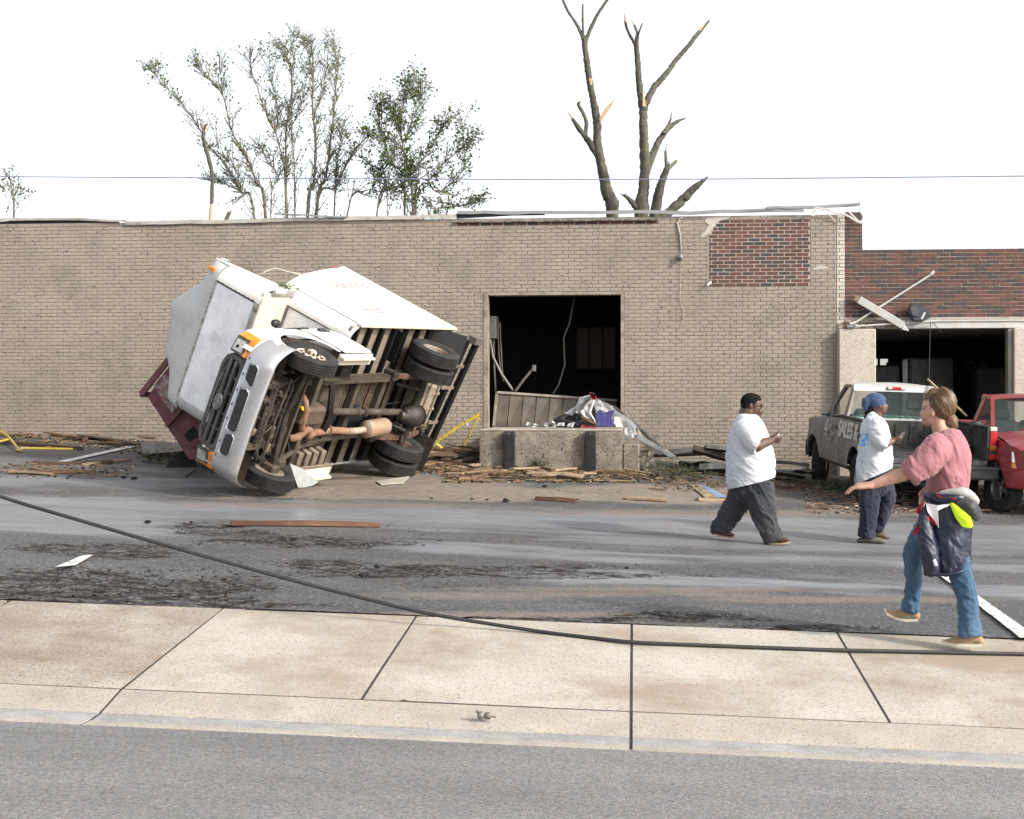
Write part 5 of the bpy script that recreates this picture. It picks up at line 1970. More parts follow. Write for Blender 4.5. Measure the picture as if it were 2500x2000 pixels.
def decal(me, polys, off=.003, n=6):
    """flat print that lies on a cloth surface: polygons in local (x, z), laid on the side that faces the camera"""
    bm = bmesh.new()
    bm.from_mesh(me)
    bv = BVHTree.FromBMesh(bm)
    mb = MB()
    for poly in polys:
        # quads only: bilinear grid
        a, b, c, d = [Vector((p[0], p[1])) for p in poly]
        G = []
        for i in range(n + 1):
            row = []
            for j in range(n + 1):
                u, v = i / n, j / n
                p = a * (1 - u) * (1 - v) + b * u * (1 - v) + c * u * v + d * (1 - u) * v
                h = bv.ray_cast(Vector((p.x, -2, p.y)), Vector((0, 1, 0)))
                y = h[0].y - off if h[0] is not None else None
                row.append((p.x, y, p.y))
            G.append(row)
        ys = [q[1] for r_ in G for q in r_ if q[1] is not None]
        if not ys:
            continue
        f = sum(ys) / len(ys)
        G = [[(q[0], q[1] if q[1] is not None else f, q[2]) for q in r_] for r_ in G]
        mb.grid(G, (0, .002, 0))
    bm.free()
    return mb


def skin_mat(name, col, var=.12):
    m = mat(name, col, .5, var=var, vs=14, bump=.12, bs=160, bd=.002)
    b = m.node_tree.nodes['Principled BSDF']
    b.inputs['Subsurface Weight'].default_value = .12
    b.inputs['Subsurface Radius'].default_value = (.02, .008, .004)
    b.inputs['Subsurface Scale'].default_value = .5
    return m


def cloth(name, col, rough=.9, var=.08, bs=350, bump=.25, **k):
    m = mat(name, col, rough, var=var, vs=7, bump=bump, bs=bs, bd=.002, spec=.2, **k)
    m.node_tree.nodes['Principled BSDF'].inputs['Sheen Weight'].default_value = .15
    return m


DARKSKIN = skin_mat('dark_brown_skin', (.085, .042, .026))
DARKSKIN2 = skin_mat('brown_skin', (.11, .055, .034))
PALESKIN = skin_mat('fair_skin', (.42, .24, .175))
BLACKHAIR = mat('short_black_hair', (.007, .006, .006), .9, bump=.5, bs=260, bd=.003, spec=.15)
BROWNHAIR = mat('light_brown_hair', (.115, .062, .030), .5, var=.4, vs=30, bump=.5, bs=200, bd=.003, stretch=(1, 1, .25))
EYE = mat('eye_white', (.6, .58, .55), .2, bump=0)


def stand(name, label, px, py):
    """a person's root: feet on the ground, local y along the line of sight"""
    g = gnd(px, py)
    t = thing(name, label, 'person', g, math.atan2(-g.x, g.y))
    t.scale = (math.cos(math.atan2((px - 1250), F)), 1, 1)
    return t


def world_at(root, v):
    m = Matrix.Translation(root.location) @ Matrix.Rotation(root.rotation_euler.z, 4, 'Z')
    return m @ Vector((v[0] * root.scale.x, v[1], v[2]))


def person_man():
    S = 855.
    root = stand('person', 'heavy man in oversized white T-shirt and grey trousers walking right in sandals', 1850, 1325)
    p = lambda cx, cy, w=0.: Vector(((cx - 588) / S, w, (1588 - cy) / S))
    q = lambda *a: [v / S for v in a]
    b = Vol()
    # head in profile, facing right
    b.ell(p(528, 252), (.114, .088, .112))
    b.ell(p(556, 322), (.088, .078, .090))
    b.ell(p(583, 385), (.046, .050, .032))
    b.ell(p(480, 330), (.075, .085, .075))
    b.ell(p(625, 268), (.022, .06, .02))
    b.ell(p(560, 400), (.06, .06, .035))
    b.limb([p(628, 292), p(634, 312), p(632, 325)], [.008, .013, .016], [.010, .016, .022])
    b.ell(p(618, 352), (.018, .03, .010))
    b.ell(p(614, 370), (.018, .028, .010))
    for sg in (-1, 1):
        b.ell(p(522, 280, sg * .088), (.020, .012, .034))
        b.ell(p(600, 330, sg * .045), (.035, .03, .032))
    b.limb([p(500, 320), p(475, 380), p(470, 440)], [.098, .095, .09], [.092, .095, .10])
    # trunk under the shirt
    b.limb([p(465, 450), p(490, 600), p(525, 780), p(520, 950), p(520, 1040)], q(90, 140, 165, 160, 130), q(130, 160, 165, 155, 135))
    # arms
    for sg, el, wr in ((-1, p(566, 655, -.30), p(716, 607, -.13)), (1, p(590, 650, .30), p(720, 595, .12))):
        sh = p(450, 480, sg * .20)
        b.limb([sh, sh.lerp(el, .5) + Vector((0, sg * .03, 0)), el, el.lerp(wr, .45), wr], [.075, .078, .068, .060, .042], [.075, .078, .065, .056, .036])
        b.hand(wr, (1, -sg * .35, .12), (0, -sg * .6, .5), (0, .35, -.8), 1.05, curl=(.7, .9, .6), thumb=1, spread=.03)
    # legs and feet
    b.limb([p(585, 1050, -.11), p(640, 1270, -.12), p(722, 1500, -.12), p(735, 1560, -.12)], [.12, .085, .055, .045])
    b.limb([p(470, 1050, .12), p(355, 1270, .13), p(232, 1480, .13), p(225, 1515, .13)], [.12, .085, .055, .045])
    b.limb([p(700, 1556, -.12), p(780, 1552, -.125), p(850, 1545, -.13), p(880, 1545, -.13)], [.030, .034, .026, .014], [.035, .042, .048, .040])
    b.limb([p(205, 1512, .13), p(270, 1520, .13), p(320, 1520, .13), p(352, 1524, .13)], [.028, .030, .024, .014], [.035, .042, .046, .038])
    for i in range(5):
        b.ell(p(882 - abs(i - 1) * 5, 1543, -.165 + i * .018), (.017, .009, .011))
        b.ell(p(354 - abs(i - 1) * 5, 1524, .10 + i * .016), (.015, .008, .010))
    body = obj('body', vox('man_body', b, .0075, 2), DARKSKIN, root)
    # shirt
    s = Vol()
    rows = [(352, 415, 515, .10), (375, 372, 560, .17), (420, 345, 612, .235), (490, 320, 660, .27), (570, 303, 692, .285), (650, 296, 716, .29), (720, 290, 745, .295), (790, 287, 758, .30), (860, 287, 752, .295), (930, 297, 744, .285), (985, 306, 738, .275), (1040, 318, 734, .265), (1100, 330, 728, .25), (1130, 335, 725, .24)]
    s.limb([p((a + c) / 2, y) for y, a, c, d in rows], [(c - a) / 2 / S for y, a, c, d in rows], [d for y, a, c, d in rows], cap=False, seg=32)
    for sg in (-1, 1):
        s.limb([p(445, 445, sg * .20), p(505, 545, sg * .30), p(552, 615, sg * .33), p(592, 640, sg * .33)], [.125, .125, .112, .108], [.10, .115, .115, .112], cap=False)
    sm = vox('man_shirt', s, .009, 5)

    def msk(co):
        return np.clip((1.32 - co[:, 2]) / .25, .25, 1)
    wrinkle(sm, .030, (5, 5, 5), 11, (1, 0, -.8), msk)
    wrinkle(sm, .012, (13, 13, 13), 12, (1, 0, -.5), msk)
    a, c_ = p(345, 1064), p(740, 962)
    d_ = (c_ - a).normalized()
    cut_plane(sm, a, Vector((d_.z, 0, -d_.x)))
    obj('t_shirt', sm, cloth('white_cotton', (.53, .54, .57)), root)
    # trousers
    t = Vol()
    t.limb([p(520, 930), p(515, 1010), p(510, 1075)], q(185, 180, 170), [.24, .24, .23])
    t.limb([p(600, 1020, -.10), p(612, 1150, -.12), p(632, 1280, -.13), p(682, 1420, -.13), p(722, 1500, -.13), p(745, 1548, -.13)], q(135, 132, 122, 92, 86, 96), q(130, 128, 118, 95, 88, 92), cap=False)
    t.limb([p(455, 1040, .10), p(415, 1150, .12), p(350, 1280, .13), p(275, 1400, .13), p(225, 1465, .13), p(222, 1500, .13)], q(135, 122, 104, 90, 84, 74), q(130, 122, 108, 95, 88, 80), cap=False)
    tm = vox('man_trousers', t, .009, 4)
    wrinkle(tm, .032, (7, 7, 7), 21, (.5, 0, -1))
    wrinkle(tm, .015, (18, 18, 18), 22, (.8, 0, -.5))
    obj('trousers', tm, cloth('faded_charcoal_denim', (.027, .031, .040), dirt=(.060, .056, .051), ds=2.2, da=.3, dw=.25), root)
    # hair
    h = Vol()
    h.ell(p(518, 244), (.116, .094, .110))
    h.ell(p(478, 282), (.062, .090, .075))
    h.ell(p(540, 215), (.098, .086, .066))
    hm = vox('man_hair', h, .008, 2)
    obj('hair', hm, BLACKHAIR, root)
    # glasses
    g = MB()
    g.tube([p(540, 268, -.094), p(590, 288, -.086), p(622, 296, -.072)], .0035, 6)
    g.tube([p(624, 296, -.068) + Vector((.0, .012 * math.cos(a), .012 * math.sin(a))) + Vector((.006 * math.cos(a), 0, 0)) for a in np.linspace(0, 6.28, 15)], .003, 6, False)
    obj('glasses', g, M_plastic, root, smooth=60)
    # sandals
    for nm, pts, w in (('front', [(640, 1572), (720, 1578), (800, 1576), (870, 1566), (898, 1558)], -.125), ('rear', [(122, 1490), (180, 1515), (250, 1534), (320, 1542), (362, 1538)], .13)):
        G = []
        for i, (cx, cy) in enumerate(pts):
            hw = (.035, .042, .045, .05, .03)[i]
            G.append([p(cx, cy, w - hw), p(cx, cy, w), p(cx, cy, w + hw)])
        sd = obj('sandal', MB().grid(G, (0, 0, -.016)), mat('tan_flip_flop', (.30, .21, .12), .8) if nm == 'front' else bpy.data.materials['tan_flip_flop'], root, smooth=50)
        st = MB()
        c = pts[3]
        for sg in (-1, 1):
            st.tube([p(c[0] - 45, c[1] - 6, w + sg * .048), p(c[0] - 15, c[1] - 40, w + sg * .03), p(c[0] + 12, c[1] - 22, w)], .008, 6)
        obj('strap', st, M_plastic, sd, smooth=60)
    # what he holds
    c = thing('pocket_card', 'small white card held between the hands of the man in the white T-shirt', 'card', world_at(root, ((795 - 588) / S, -.03, (1588 - 556) / S)), root.rotation_euler.z + .3)
    obj('sheet', MB().box((0, 0, 0), (.055, .004, .035), Matrix.Rotation(.5, 3, 'Y'), .0015), mat('white_card', (.75, .75, .72), .6, bump=0), c)
    return root


def person_blue():
    S = 520.
    root = stand('person', 'person in blue bandana and white T-shirt standing by the grey pickup looking away', 2135, 1325)
    root.scale.x *= .93
    p = lambda cx, cy, w=0.: Vector(((cx - 283) / S, w, (1047 - cy) / S))
    b = Vol()
    b.ell(p(297, 205), (.098, .085, .115))
    b.ell(p(330, 232), (.066, .068, .082))
    b.ell(p(342, 262, .01), (.036, .045, .03))
    b.limb([p(358, 212, .01), p(366, 224, .01), p(364, 232, .01)], [.006, .012, .014], [.01, .014, .018])
    b.ell(p(358, 245, .01), (.014, .024, .012))
    b.ell(p(318, 222, -.08), (.016, .012, .028))
    b.limb([p(310, 245), p(300, 285), p(292, 310)], [.058, .062, .09], [.058, .062, .10])
    b.limb([p(292, 335), p(285, 420), p(285, 520), p(285, 620)], [.09, .13, .145, .14], [.12, .14, .14, .14])
    # near (right) arm holding a phone, far arm beside it
    for sg, el, wr in ((-1, p(338, 456, -.27), p(408, 430, -.20)), (1, p(350, 450, .27), p(412, 425, .12))):
        sh = p(290, 325, sg * .17)
        b.limb([sh, sh.lerp(el, .5), el, el.lerp(wr, .5), wr], [.065, .06, .048, .042, .030], [.065, .06, .048, .040, .028])
        b.hand(wr, (1, -sg * .15, .35), (-.1, -sg * .5, .8), (0, .8, .3), .95, curl=(.6, .8, .5), thumb=1, spread=.02)
    b.limb([p(255, 690, -.09), p(245, 840, -.105), p(232, 1000, -.11), p(235, 1030, -.10)], [.08, .06, .04, .04])
    b.limb([p(325, 690, .08), p(358, 790, .11), p(318, 950, .13), p(312, 1005, .12)], [.08, .055, .04, .036])
    b.limb([p(225, 1030, -.10), p(280, 1032, -.10), p(330, 1035, -.10)], [.03, .03, .02], [.035, .042, .04])
    b.limb([p(300, 1010, .12), p(340, 1015, .12), p(368, 1020, .12)], [.03, .03, .02], [.035, .042, .04])
    obj('body', vox('woman_body', b, .0075, 2), DARKSKIN2, root)
    s = Vol()
    hemk = lambda co: np.clip((co[:, 2] - .70) / .12, .15, 1)
    rows = [(272, 268, 318, .07), (285, 240, 332, .12), (310, 212, 350, .185), (350, 198, 366, .20), (410, 190, 384, .205), (470, 180, 394, .205), (530, 174, 397, .21), (580, 170, 394, .21), (620, 172, 390, .205), (660, 176, 386, .20), (700, 180, 382, .195), (720, 182, 380, .19)]
    s.limb([p((a + c) / 2, y) for y, a, c, d in rows], [(c - a) / 2 / S for y, a, c, d in rows], [d for y, a, c, d in rows], cap=False, seg=30)
    for sg in (-1, 1):
        s.limb([p(285, 325, sg * .16), p(310, 385, sg * .24), p(336, 440, sg * .275), p(356, 455, sg * .275)], [.10, .10, .092, .088], [.085, .095, .09, .088], cap=False)
    sm = vox('woman_shirt', s, .009, 5)
    wrinkle(sm, .026, (6, 6, 6), 31, (1, 0, -.7))
    wrinkle(sm, .012, (14, 14, 14), 32, (1, 0, -.4))
    a, c_ = p(172, 690), p(398, 596)
    d_ = (c_ - a).normalized()
    cut_plane(sm, a, Vector((d_.z, 0, -d_.x)))
    sh = obj('t_shirt', sm, bpy.data.materials['white_cotton'], root)
    lp = lambda cx, cy: ((cx - 283) / S, (1047 - cy) / S)
    pr = decal(sm, [[lp(a, b_) for a, b_ in qd] for qd in (
        ((190, 388), (243, 388), (243, 396), (190, 398)), ((226, 398), (243, 396), (232, 420), (216, 420)), ((198, 424), (232, 418), (218, 440), (194, 440)),
        ((188, 446), (228, 446), (226, 466), (188, 464)), ((234, 410), (243, 406), (243, 436), (236, 436)), ((190, 400), (204, 400), (200, 418), (190, 418)))])
    obj('shirt_print', pr, mat('light_blue_print', (.10, .34, .68), .8, var=.15, bump=.1), sh)
    t = Vol()
    t.limb([p(285, 610), p(287, 650), p(292, 700)], [.155, .17, .175], [.15, .16, .165])
    t.limb([p(255, 690, -.09), p(250, 780, -.10), p(243, 880, -.11), p(232, 960, -.11), p(228, 1005, -.11)], [.125, .12, .11, .10, .10], [.12, .115, .11, .10, .10], cap=False)
    t.limb([p(335, 690, .08), p(362, 770, .10), p(345, 860, .12), p(315, 940, .13), p(308, 978, .13)], [.12, .105, .08, .07, .07], [.12, .11, .09, .08, .08], cap=False)
    tm = vox('woman_trousers', t, .009, 4)
    wrinkle(tm, .026, (7, 7, 7), 41, (.2, 0, -1))
    wrinkle(tm, .012, (17, 17, 17), 42, (.8, 0, -.6))
    obj('trousers', tm, cloth('navy_sweatpants', (.011, .014, .030), dirt=(.032, .032, .042), ds=3, da=.3, dw=.25), root)
    # bandana
    h = Vol()
    h.ell(p(290, 196), (.132, .098, .100), Matrix.Rotation(.18, 3, 'Y'))
    h.limb([p(255, 190, -.03), p(232, 205, -.05), p(228, 235, -.06), p(232, 250, -.06)], [.05, .05, .032, .012], [.05, .04, .025, .012])
    hm = vox('bandana', h, .008, 3)
    wrinkle(hm, .014, (11, 11, 11), 51, (1, 0, .4))
    obj('bandana', hm, cloth('faded_blue_bandana', (.042, .070, .150)), root)
    h = Vol()
    h.limb([p(262, 225, -.02), p(248, 250, -.03), p(240, 285, -.03), p(243, 312, -.03), p(250, 332, -.03)], [.045, .045, .042, .036, .012], [.045, .05, .045, .035, .012])
    hm = vox('ponytail', h, .008, 2)
    wrinkle(hm, .018, (24, 24, 24), 61, (0, 0, 1))
    obj('ponytail', hm, BLACKHAIR, root)
    for w, pts in ((-.10, [(178, 1036), (215, 1030), (270, 1030), (320, 1034), (348, 1038)]), (.12, [(278, 1002), (310, 1003), (345, 1012), (378, 1022)])):
        c = Vol()
        n = len(pts)
        c.limb([p(x, y - 3, w) for x, y in pts], [.026, .036, .042, .036, .020][:n] if n == 5 else [.030, .038, .034, .018], [.036, .045, .05, .048, .03][:n] if n == 5 else [.036, .045, .047, .03])
        obj('clog', vox('clog', c, .008, 2), mat('olive_rubber_clog', (.085, .075, .058), .7) if w < 0 else bpy.data.materials['olive_rubber_clog'], root)
    ph = thing('mobile_phone', 'small grey phone held up by the person in the blue bandana', 'phone', world_at(root, ((455 - 283) / S, -.2, (1047 - 396) / S)), root.rotation_euler.z)
    obj('phone_body', MB().box((0, 0, 0), (.075, .03, .016), Matrix.Rotation(-.6, 3, 'Y'), .004), mat('phone_shell', (.16, .18, .24), .3, metal=.3), ph)
    return root


def person_pink():
    S = 924.
    root = stand('person', 'person in pink T-shirt and jeans striding left with a navy jacket tied at the waist', 2345, 1572)
    root.scale.x *= .96
    p = lambda cx, cy, w=0.: Vector(((cx - 801) / S, w, (1656 - cy) / S))
    q = lambda *a: [v / S for v in a]
    b = Vol()
    # head, facing left
    b.ell(p(650, 225), (.094, .076, .103))
    b.ell(p(606, 262), (.055, .064, .082))
    b.ell(p(585, 318), (.030, .036, .026))
    b.ell(p(575, 225), (.020, .05, .045))
    b.limb([p(563, 245), p(554, 266), p(556, 278)], [.006, .011, .012], [.008, .012, .015])
    b.ell(p(564, 298), (.012, .022, .0065))
    b.ell(p(566, 309), (.012, .020, .0065))
    b.ell(p(568, 240, -.028), (.010, .016, .007))
    b.ell(p(600, 300), (.045, .052, .045))
    b.limb([p(580, 320), p(625, 318), p(650, 300)], [.022, .03, .03], [.035, .05, .055])
    for sg in (-1, 1):
        b.ell(p(626, 265, sg * .072), (.017, .010, .030), Matrix.Rotation(.2, 3, 'Y'))
    b.limb([p(655, 300), p(672, 360), p(700, 420)], [.055, .056, .085], [.055, .058, .10])
    # trunk
    b.limb([p(722, 440), p(738, 540), p(730, 680), p(705, 780), p(690, 890)], q(70, 90, 95, 95, 95), [.11, .13, .115, .12, .12])
    # near arm reaching forward, far arm at the hip
    sh, el, wr = p(680, 470, -.17), p(478, 618, -.24), p(252, 694, -.28)
    b.limb([sh, sh.lerp(el, .5) + Vector((0, 0, -.01)), el, el.lerp(wr, .35), el.lerp(wr, .75), wr], [.062, .056, .047, .044, .034, .027], [.06, .055, .046, .042, .032, .024])
    b.hand(wr, (-1, -.05, -.10), (-.12, .25, -.9), (.1, 1, .1), 1.15, curl=(.22, .42, .3), thumb=-1, spread=.08)
    b.limb([p(700, 470, .17), p(690, 620, .25), p(600, 730, .21)], [.06, .048, .03])
    b.hand(p(600, 728, .21), (-.6, -.2, -.7), (.5, -.6, 0), (0, .7, .5), .95, curl=(.3, .4, .3), thumb=1)
    # legs
    b.limb([p(620, 930, .09), p(545, 1040, .16), p(502, 1125, .21), p(496, 1220, .23), p(497, 1320, .25), p(480, 1430, .26), p(470, 1525, .26)], [.07, .06, .048, .042, .038, .036, .034])
    b.limb([p(745, 950, -.06), p(775, 1100, -.08), p(804, 1240, -.08), p(842, 1360, -.08), p(852, 1480, -.08), p(860, 1620, -.08)], [.08, .07, .06, .045, .042, .036])
    b.limb([p(485, 1528, .26), p(420, 1530, .26), p(345, 1520, .26)], [.032, .032, .022], [.032, .038, .036])
    b.limb([p(880, 1625, -.08), p(810, 1632, -.08), p(730, 1636, -.08)], [.032, .032, .022], [.032, .038, .036])
    bo = obj('body', vox('pink_body', b, .006, 2), PALESKIN, root)
    lq = lambda *pts: [((x - 801) / S, (1656 - y) / S) for x, y in pts]
    obj('eyebrow', decal(bo.data, [lq((566, 226), (592, 222), (592, 226), (566, 231))], .002, 3), BROWNHAIR, root)
    obj('eye', decal(bo.data, [lq((566, 240), (581, 238), (581, 245), (567, 246))], .002, 3), mat('dark_eye', (.03, .02, .015), .2, bump=0), root)
    obj('lips', decal(bo.data, [lq((558, 296), (574, 297), (573, 312), (562, 312))], .0015, 4), mat('pink_lips', (.34, .12, .11), .45, bump=0), root)
    # T-shirt
    s = Vol()
    rows = [(372, 668, 752, .075), (390, 648, 782, .12), (425, 632, 816, .17), (470, 618, 842, .19), (530, 606, 856, .195), (590, 602, 860, .19), (650, 600, 858, .18), (700, 598, 852, .17), (745, 596, 842, .165), (775, 600, 835, .16)]
    s.limb([p((a + c) / 2, y) for y, a, c, d in rows], [(c - a) / 2 / S for y, a, c, d in rows], [d for y, a, c, d in rows], cap=False, seg=32)
    s.limb([p(700, 450, -.14), p(640, 500, -.20), p(575, 560, -.235), p(505, 612, -.25), p(482, 628, -.25)], q(85, 88, 84, 76, 74), q(62, 80, 82, 76, 72), cap=False)
    s.limb([p(710, 450, .14), p(700, 520, .21), p(692, 590, .24)], q(80, 84, 76), q(62, 76, 72), cap=False)
    sm = vox('pink_shirt', s, .007, 5)
    wrinkle(sm, .022, (7, 7, 7), 71, (.75, 0, -1))
    wrinkle(sm, .010, (17, 17, 17), 72, (.5, 0, -1))
    obj('t_shirt', sm, cloth('heather_pink_cotton', (.30, .13, .145), var=.15), root)
    # jeans
    t = Vol()
    t.limb([p(690, 820), p(680, 900), p(670, 960)], q(118, 125, 120), [.16, .165, .16])
    t.limb([p(620, 950, .08), p(545, 1040, .16), p(500, 1125, .21), p(494, 1220, .23), p(500, 1320, .25), p(486, 1430, .26), p(474, 1505, .26)], q(85, 72, 62, 55, 49, 54, 62), q(85, 74, 64, 58, 53, 58, 66), cap=False)
    t.limb([p(745, 950, -.06), p(775, 1100, -.08), p(802, 1240, -.08), p(842, 1360, -.08), p(850, 1480, -.08), p(858, 1590, -.08)], q(85, 76, 72, 60, 66, 80), q(85, 80, 78, 64, 68, 80), cap=False)
    tm = vox('pink_jeans', t, .007, 4)
    wrinkle(tm, .014, (9, 9, 9), 81, (.3, 0, -1))
    wrinkle(tm, .010, (24, 24, 24), 82, (1, 0, -.35))
    obj('jeans', tm, cloth('washed_blue_denim', (.034, .075, .135), dirt=(.085, .145, .215), ds=3, da=.3, dw=.25), root)
    # hair: swept back, knot at the nape, loose strands
    h = Vol()
    h.ell(p(680, 212), (.096, .085, .100))
    h.ell(p(598, 172), (.040, .052, .028), Matrix.Rotation(-.3, 3, 'Y'))
    h.ell(p(640, 150), (.055, .06, .034))
    h.limb([p(690, 215), p(712, 268), p(718, 300)], [.075, .055, .03], [.07, .055, .035])
    h.limb([p(716, 288), p(738, 314), p(752, 338), p(730, 354)], [.030, .046, .038, .016], [.030, .044, .038, .016])
    hm = vox('pink_hair', h, .007, 2)
    wrinkle(hm, .008, (30, 30, 30), 91, (.8, 0, -.6))
    wrinkle(hm, .004, (70, 70, 70), 92, (.8, 0, -.6))
    ho = obj('hair', hm, BROWNHAIR, root)
    st = MB()
    rr = random.Random(5)
    for k in range(150):
        a = Vector(p(rr.uniform(590, 720), rr.uniform(125, 200), rr.uniform(-.07, .07)))
        d = Vector((rr.uniform(-.4, .9), rr.uniform(-.5, .5), rr.uniform(.0, .6))).normalized() * rr.uniform(.015, .04)
        e = Vector((rr.uniform(-.03, .05), 0, rr.uniform(-.04, .02)))
        st.tube([a, a + d * .5, a + d + e * .5, a + d * 1.2 + e], [.0013, .0011, .0009, .0005], 4)
    for k in range(70):
        a = Vector(p(rr.uniform(715, 750), rr.uniform(285, 340), rr.uniform(-.03, .03)))
        d = Vector((rr.uniform(-.1, .6), rr.uniform(-.3, .3), rr.uniform(-.9, .1))).normalized() * rr.uniform(.02, .05)
        st.tube([a, a + d * .6, a + d + Vector((rr.uniform(-.02, .02), 0, -.01))], [.0016, .0012, .0007], 4)
    for k in range(16):
        a = Vector(p(rr.uniform(590, 640), rr.uniform(120, 170), rr.uniform(-.06, .02)))
        st.tube([a + Vector((.03 * math.cos(t), -.01, .025 * math.sin(t))) for t in np.linspace(rr.uniform(0, 2), rr.uniform(3, 6), 10)], .0013, 4)
    tag(obj('loose_strands', st, mat('blond_strands', (.20, .12, .062), .5, bump=0), ho, smooth=60), kind='stuff')
    hs = [MB(), MB(), MB()]
    cen, rad = Vector(p(680, 212)), Vector((.100, .089, .104))
    eb = (Vector(p(724, 296)) - cen)
    eb = Vector((eb.x / rad.x, eb.y / rad.y, eb.z / rad.z)).normalized()
    for k in range(420):
        a0 = Vector((rr.uniform(-1, .5), rr.uniform(-1, .5), rr.uniform(-.35, 1))).normalized()
        if a0.x < -.2 and a0.z < .25:
            continue
        om = math.acos(max(-1, min(1, a0.dot(eb))))
        if om < .3 or om > 2.8:
            continue
        lift = rr.uniform(1.0, 1.07)
        pts = []
        for t in np.linspace(0, 1, 9):
            v = (a0 * math.sin((1 - t) * om) + eb * math.sin(t * om)) / math.sin(om)
            j = lift + .03 * math.sin(t * 5 + k) * (1 - t)
            pts.append(cen + Vector((v.x * rad.x, v.y * rad.y, v.z * rad.z)) * j)
        hs[k % 3].tube(pts, [.0012, .0024, .0026, .0026, .0026, .0026, .0024, .002, .001], 4)
    for i, c_ in enumerate(((.115, .062, .030), (.17, .10, .05), (.07, .038, .02))):
        tag(obj('hair_strands', hs[i], mat('combed_hair_%d' % i, c_, .45, bump=0), ho, smooth=60), kind='stuff')
    obj('hair_tie', MB().lathe([(.030, -.008), (.034, 0), (.030, .008)], p(719, 293), (.5, 0, -.8), 16), M_plastic, ho, smooth=60)
    # jacket tied round the waist
    jk = bpy.data.objects.new('tied_jacket', None)
    COL.objects.link(jk)
    jk.parent = root
    j = Vol()
    rows = [(772, 578, 862, .185), (815, 566, 872, .195), (880, 570, 866, .195), (960, 575, 862, .19), (1050, 575, 866, .19), (1130, 578, 870, .185), (1195, 585, 872, .18), (1222, 600, 866, .17)]
    j.limb([p((a + c) / 2, y, -.01) for y, a, c, d in rows], [(c - a) / 2 / S for y, a, c, d in rows], [d for y, a, c, d in rows], cap=False, seg=32)
    # sleeve hanging at the front
    j.limb([p(590, 830, -.16), p(580, 930, -.19), p(598, 1040, -.20), p(612, 1150, -.20), p(622, 1225, -.20)], q(40, 44, 52, 54, 50), q(40, 45, 50, 55, 50), cap=False)
    jm = vox('jacket', j, .007, 4)
    wrinkle(jm, .018, (7, 7, 7), 101, (.1, 0, -1))
    wrinkle(jm, .008, (16, 16, 16), 102, (.8, 0, -.7))
    NAVY = mat('navy_nylon', (.008, .011, .030), .42, var=.25, vs=9, bump=.1, bs=200, bd=.002)
    obj('jacket_body', jm, NAVY, jk)
    hm = MB()
    hm = Vol().limb([p(628, 1215, -.19), p(720, 1222, -.19), p(800, 1205, -.17), p(860, 1185, -.11)], [.010, .012, .012, .010])
    obj('elastic_hem', vox('hem', hm, .006, 2), NAVY, jk)
    # waistband roll, grey hood, lime lining, white and red panels
    v = Vol()
    v.limb([p(590, 760, -.12), p(640, 772, -.185), p(720, 775, -.20), p(800, 768, -.18), p(870, 780, -.06)], q(24, 26, 28, 28, 24), q(26, 28, 30, 30, 26))
    vm = vox('waist_roll', v, .007, 2)
    wrinkle(vm, .010, (14, 14, 14), 111, (1, 0, .1))
    obj('waist_roll', vm, NAVY, jk)
    v = Vol()
    v.limb([p(655, 752, -.17), p(740, 735, -.20), p(820, 732, -.19), p(885, 775, -.12), p(902, 800, -.08)], q(10, 20, 26, 24, 12), q(12, 20, 24, 24, 12))
    vm = vox('hood_lining', v, .007, 2)
    wrinkle(vm, .010, (14, 14, 14), 112, (1, 0, -.2))
    obj('hood_lining', vm, cloth('pale_grey_fleece', (.33, .33, .32)), jk)
    v = Vol()
    v.limb([p(780, 790, -.20), p(850, 815, -.20), p(890, 850, -.17), p(900, 885, -.16)], q(18, 46, 44, 22), q(24, 48, 50, 28))
    vm = vox('hood', v, .007, 3)
    wrinkle(vm, .020, (12, 12, 12), 113, (1, 0, -.7))
    obj('hood', vm, cloth('charcoal_nylon', (.045, .045, .048), rough=.5), jk)
    v = Vol()
    v.limb([p(745, 800, -.215), p(790, 855, -.235), p(835, 905, -.235), p(868, 930, -.215)], q(12, 34, 42, 16), q(10, 12, 14, 10))
    vm = vox('lime', v, .006, 2)
    wrinkle(vm, .008, (14, 14, 14), 114, (1, 0, -1))
    obj('lime_lining', vm, cloth('fluorescent_lime', (.52, .78, .02), rough=.6), jk)
    WH = cloth('white_nylon', (.72, .72, .73), rough=.6)
    RD = cloth('red_nylon', (.42, .012, .03), rough=.6)

    def flap(nm, pts, m, w=-.225, th=.012):
        mb = MB()
        n = len(pts)
        mb.prism([p(x, y, w - .02 * math.sin(i * 1.7)) for i, (x, y) in enumerate(pts)], (0, 0, 0), (0, th, 0))
        obj(nm, mb, m, jk)
    flap('white_panel', [(588, 800), (660, 812), (735, 800), (738, 812), (690, 828), (662, 842), (668, 948), (640, 905), (600, 850)], WH)
    flap('red_panel', [(598, 862), (640, 918), (648, 932), (622, 925), (600, 895)], RD, -.222)
    flap('red_panel', [(556, 805), (582, 786), (560, 840), (540, 868), (518, 852)], RD, -.20)
    flap('white_panel', [(574, 790), (588, 796), (560, 850), (545, 890), (548, 860)], WH, -.205)
    flap('red_panel', [(548, 905), (556, 920), (532, 985), (500, 1003), (515, 960)], RD, -.19)
    flap('red_panel', [(650, 742), (690, 762), (700, 775), (655, 765)], RD, -.235)
    flap('red_panel', [(730, 760), (775, 768), (780, 780), (735, 772)], RD, -.24)
    obj('water_bottle', MB().tube([p(636, 1130, -.262), p(652, 1165, -.262)], [.012, .014], 10), mat('clear_bottle', (.55, .60, .66), .12, bump=0), jk, smooth=50)
    # deck shoes
    SHOE = mat('tan_suede_shoe', (.30, .19, .105), .8, var=.2, vs=12, bump=.25, bs=200, bd=.002)
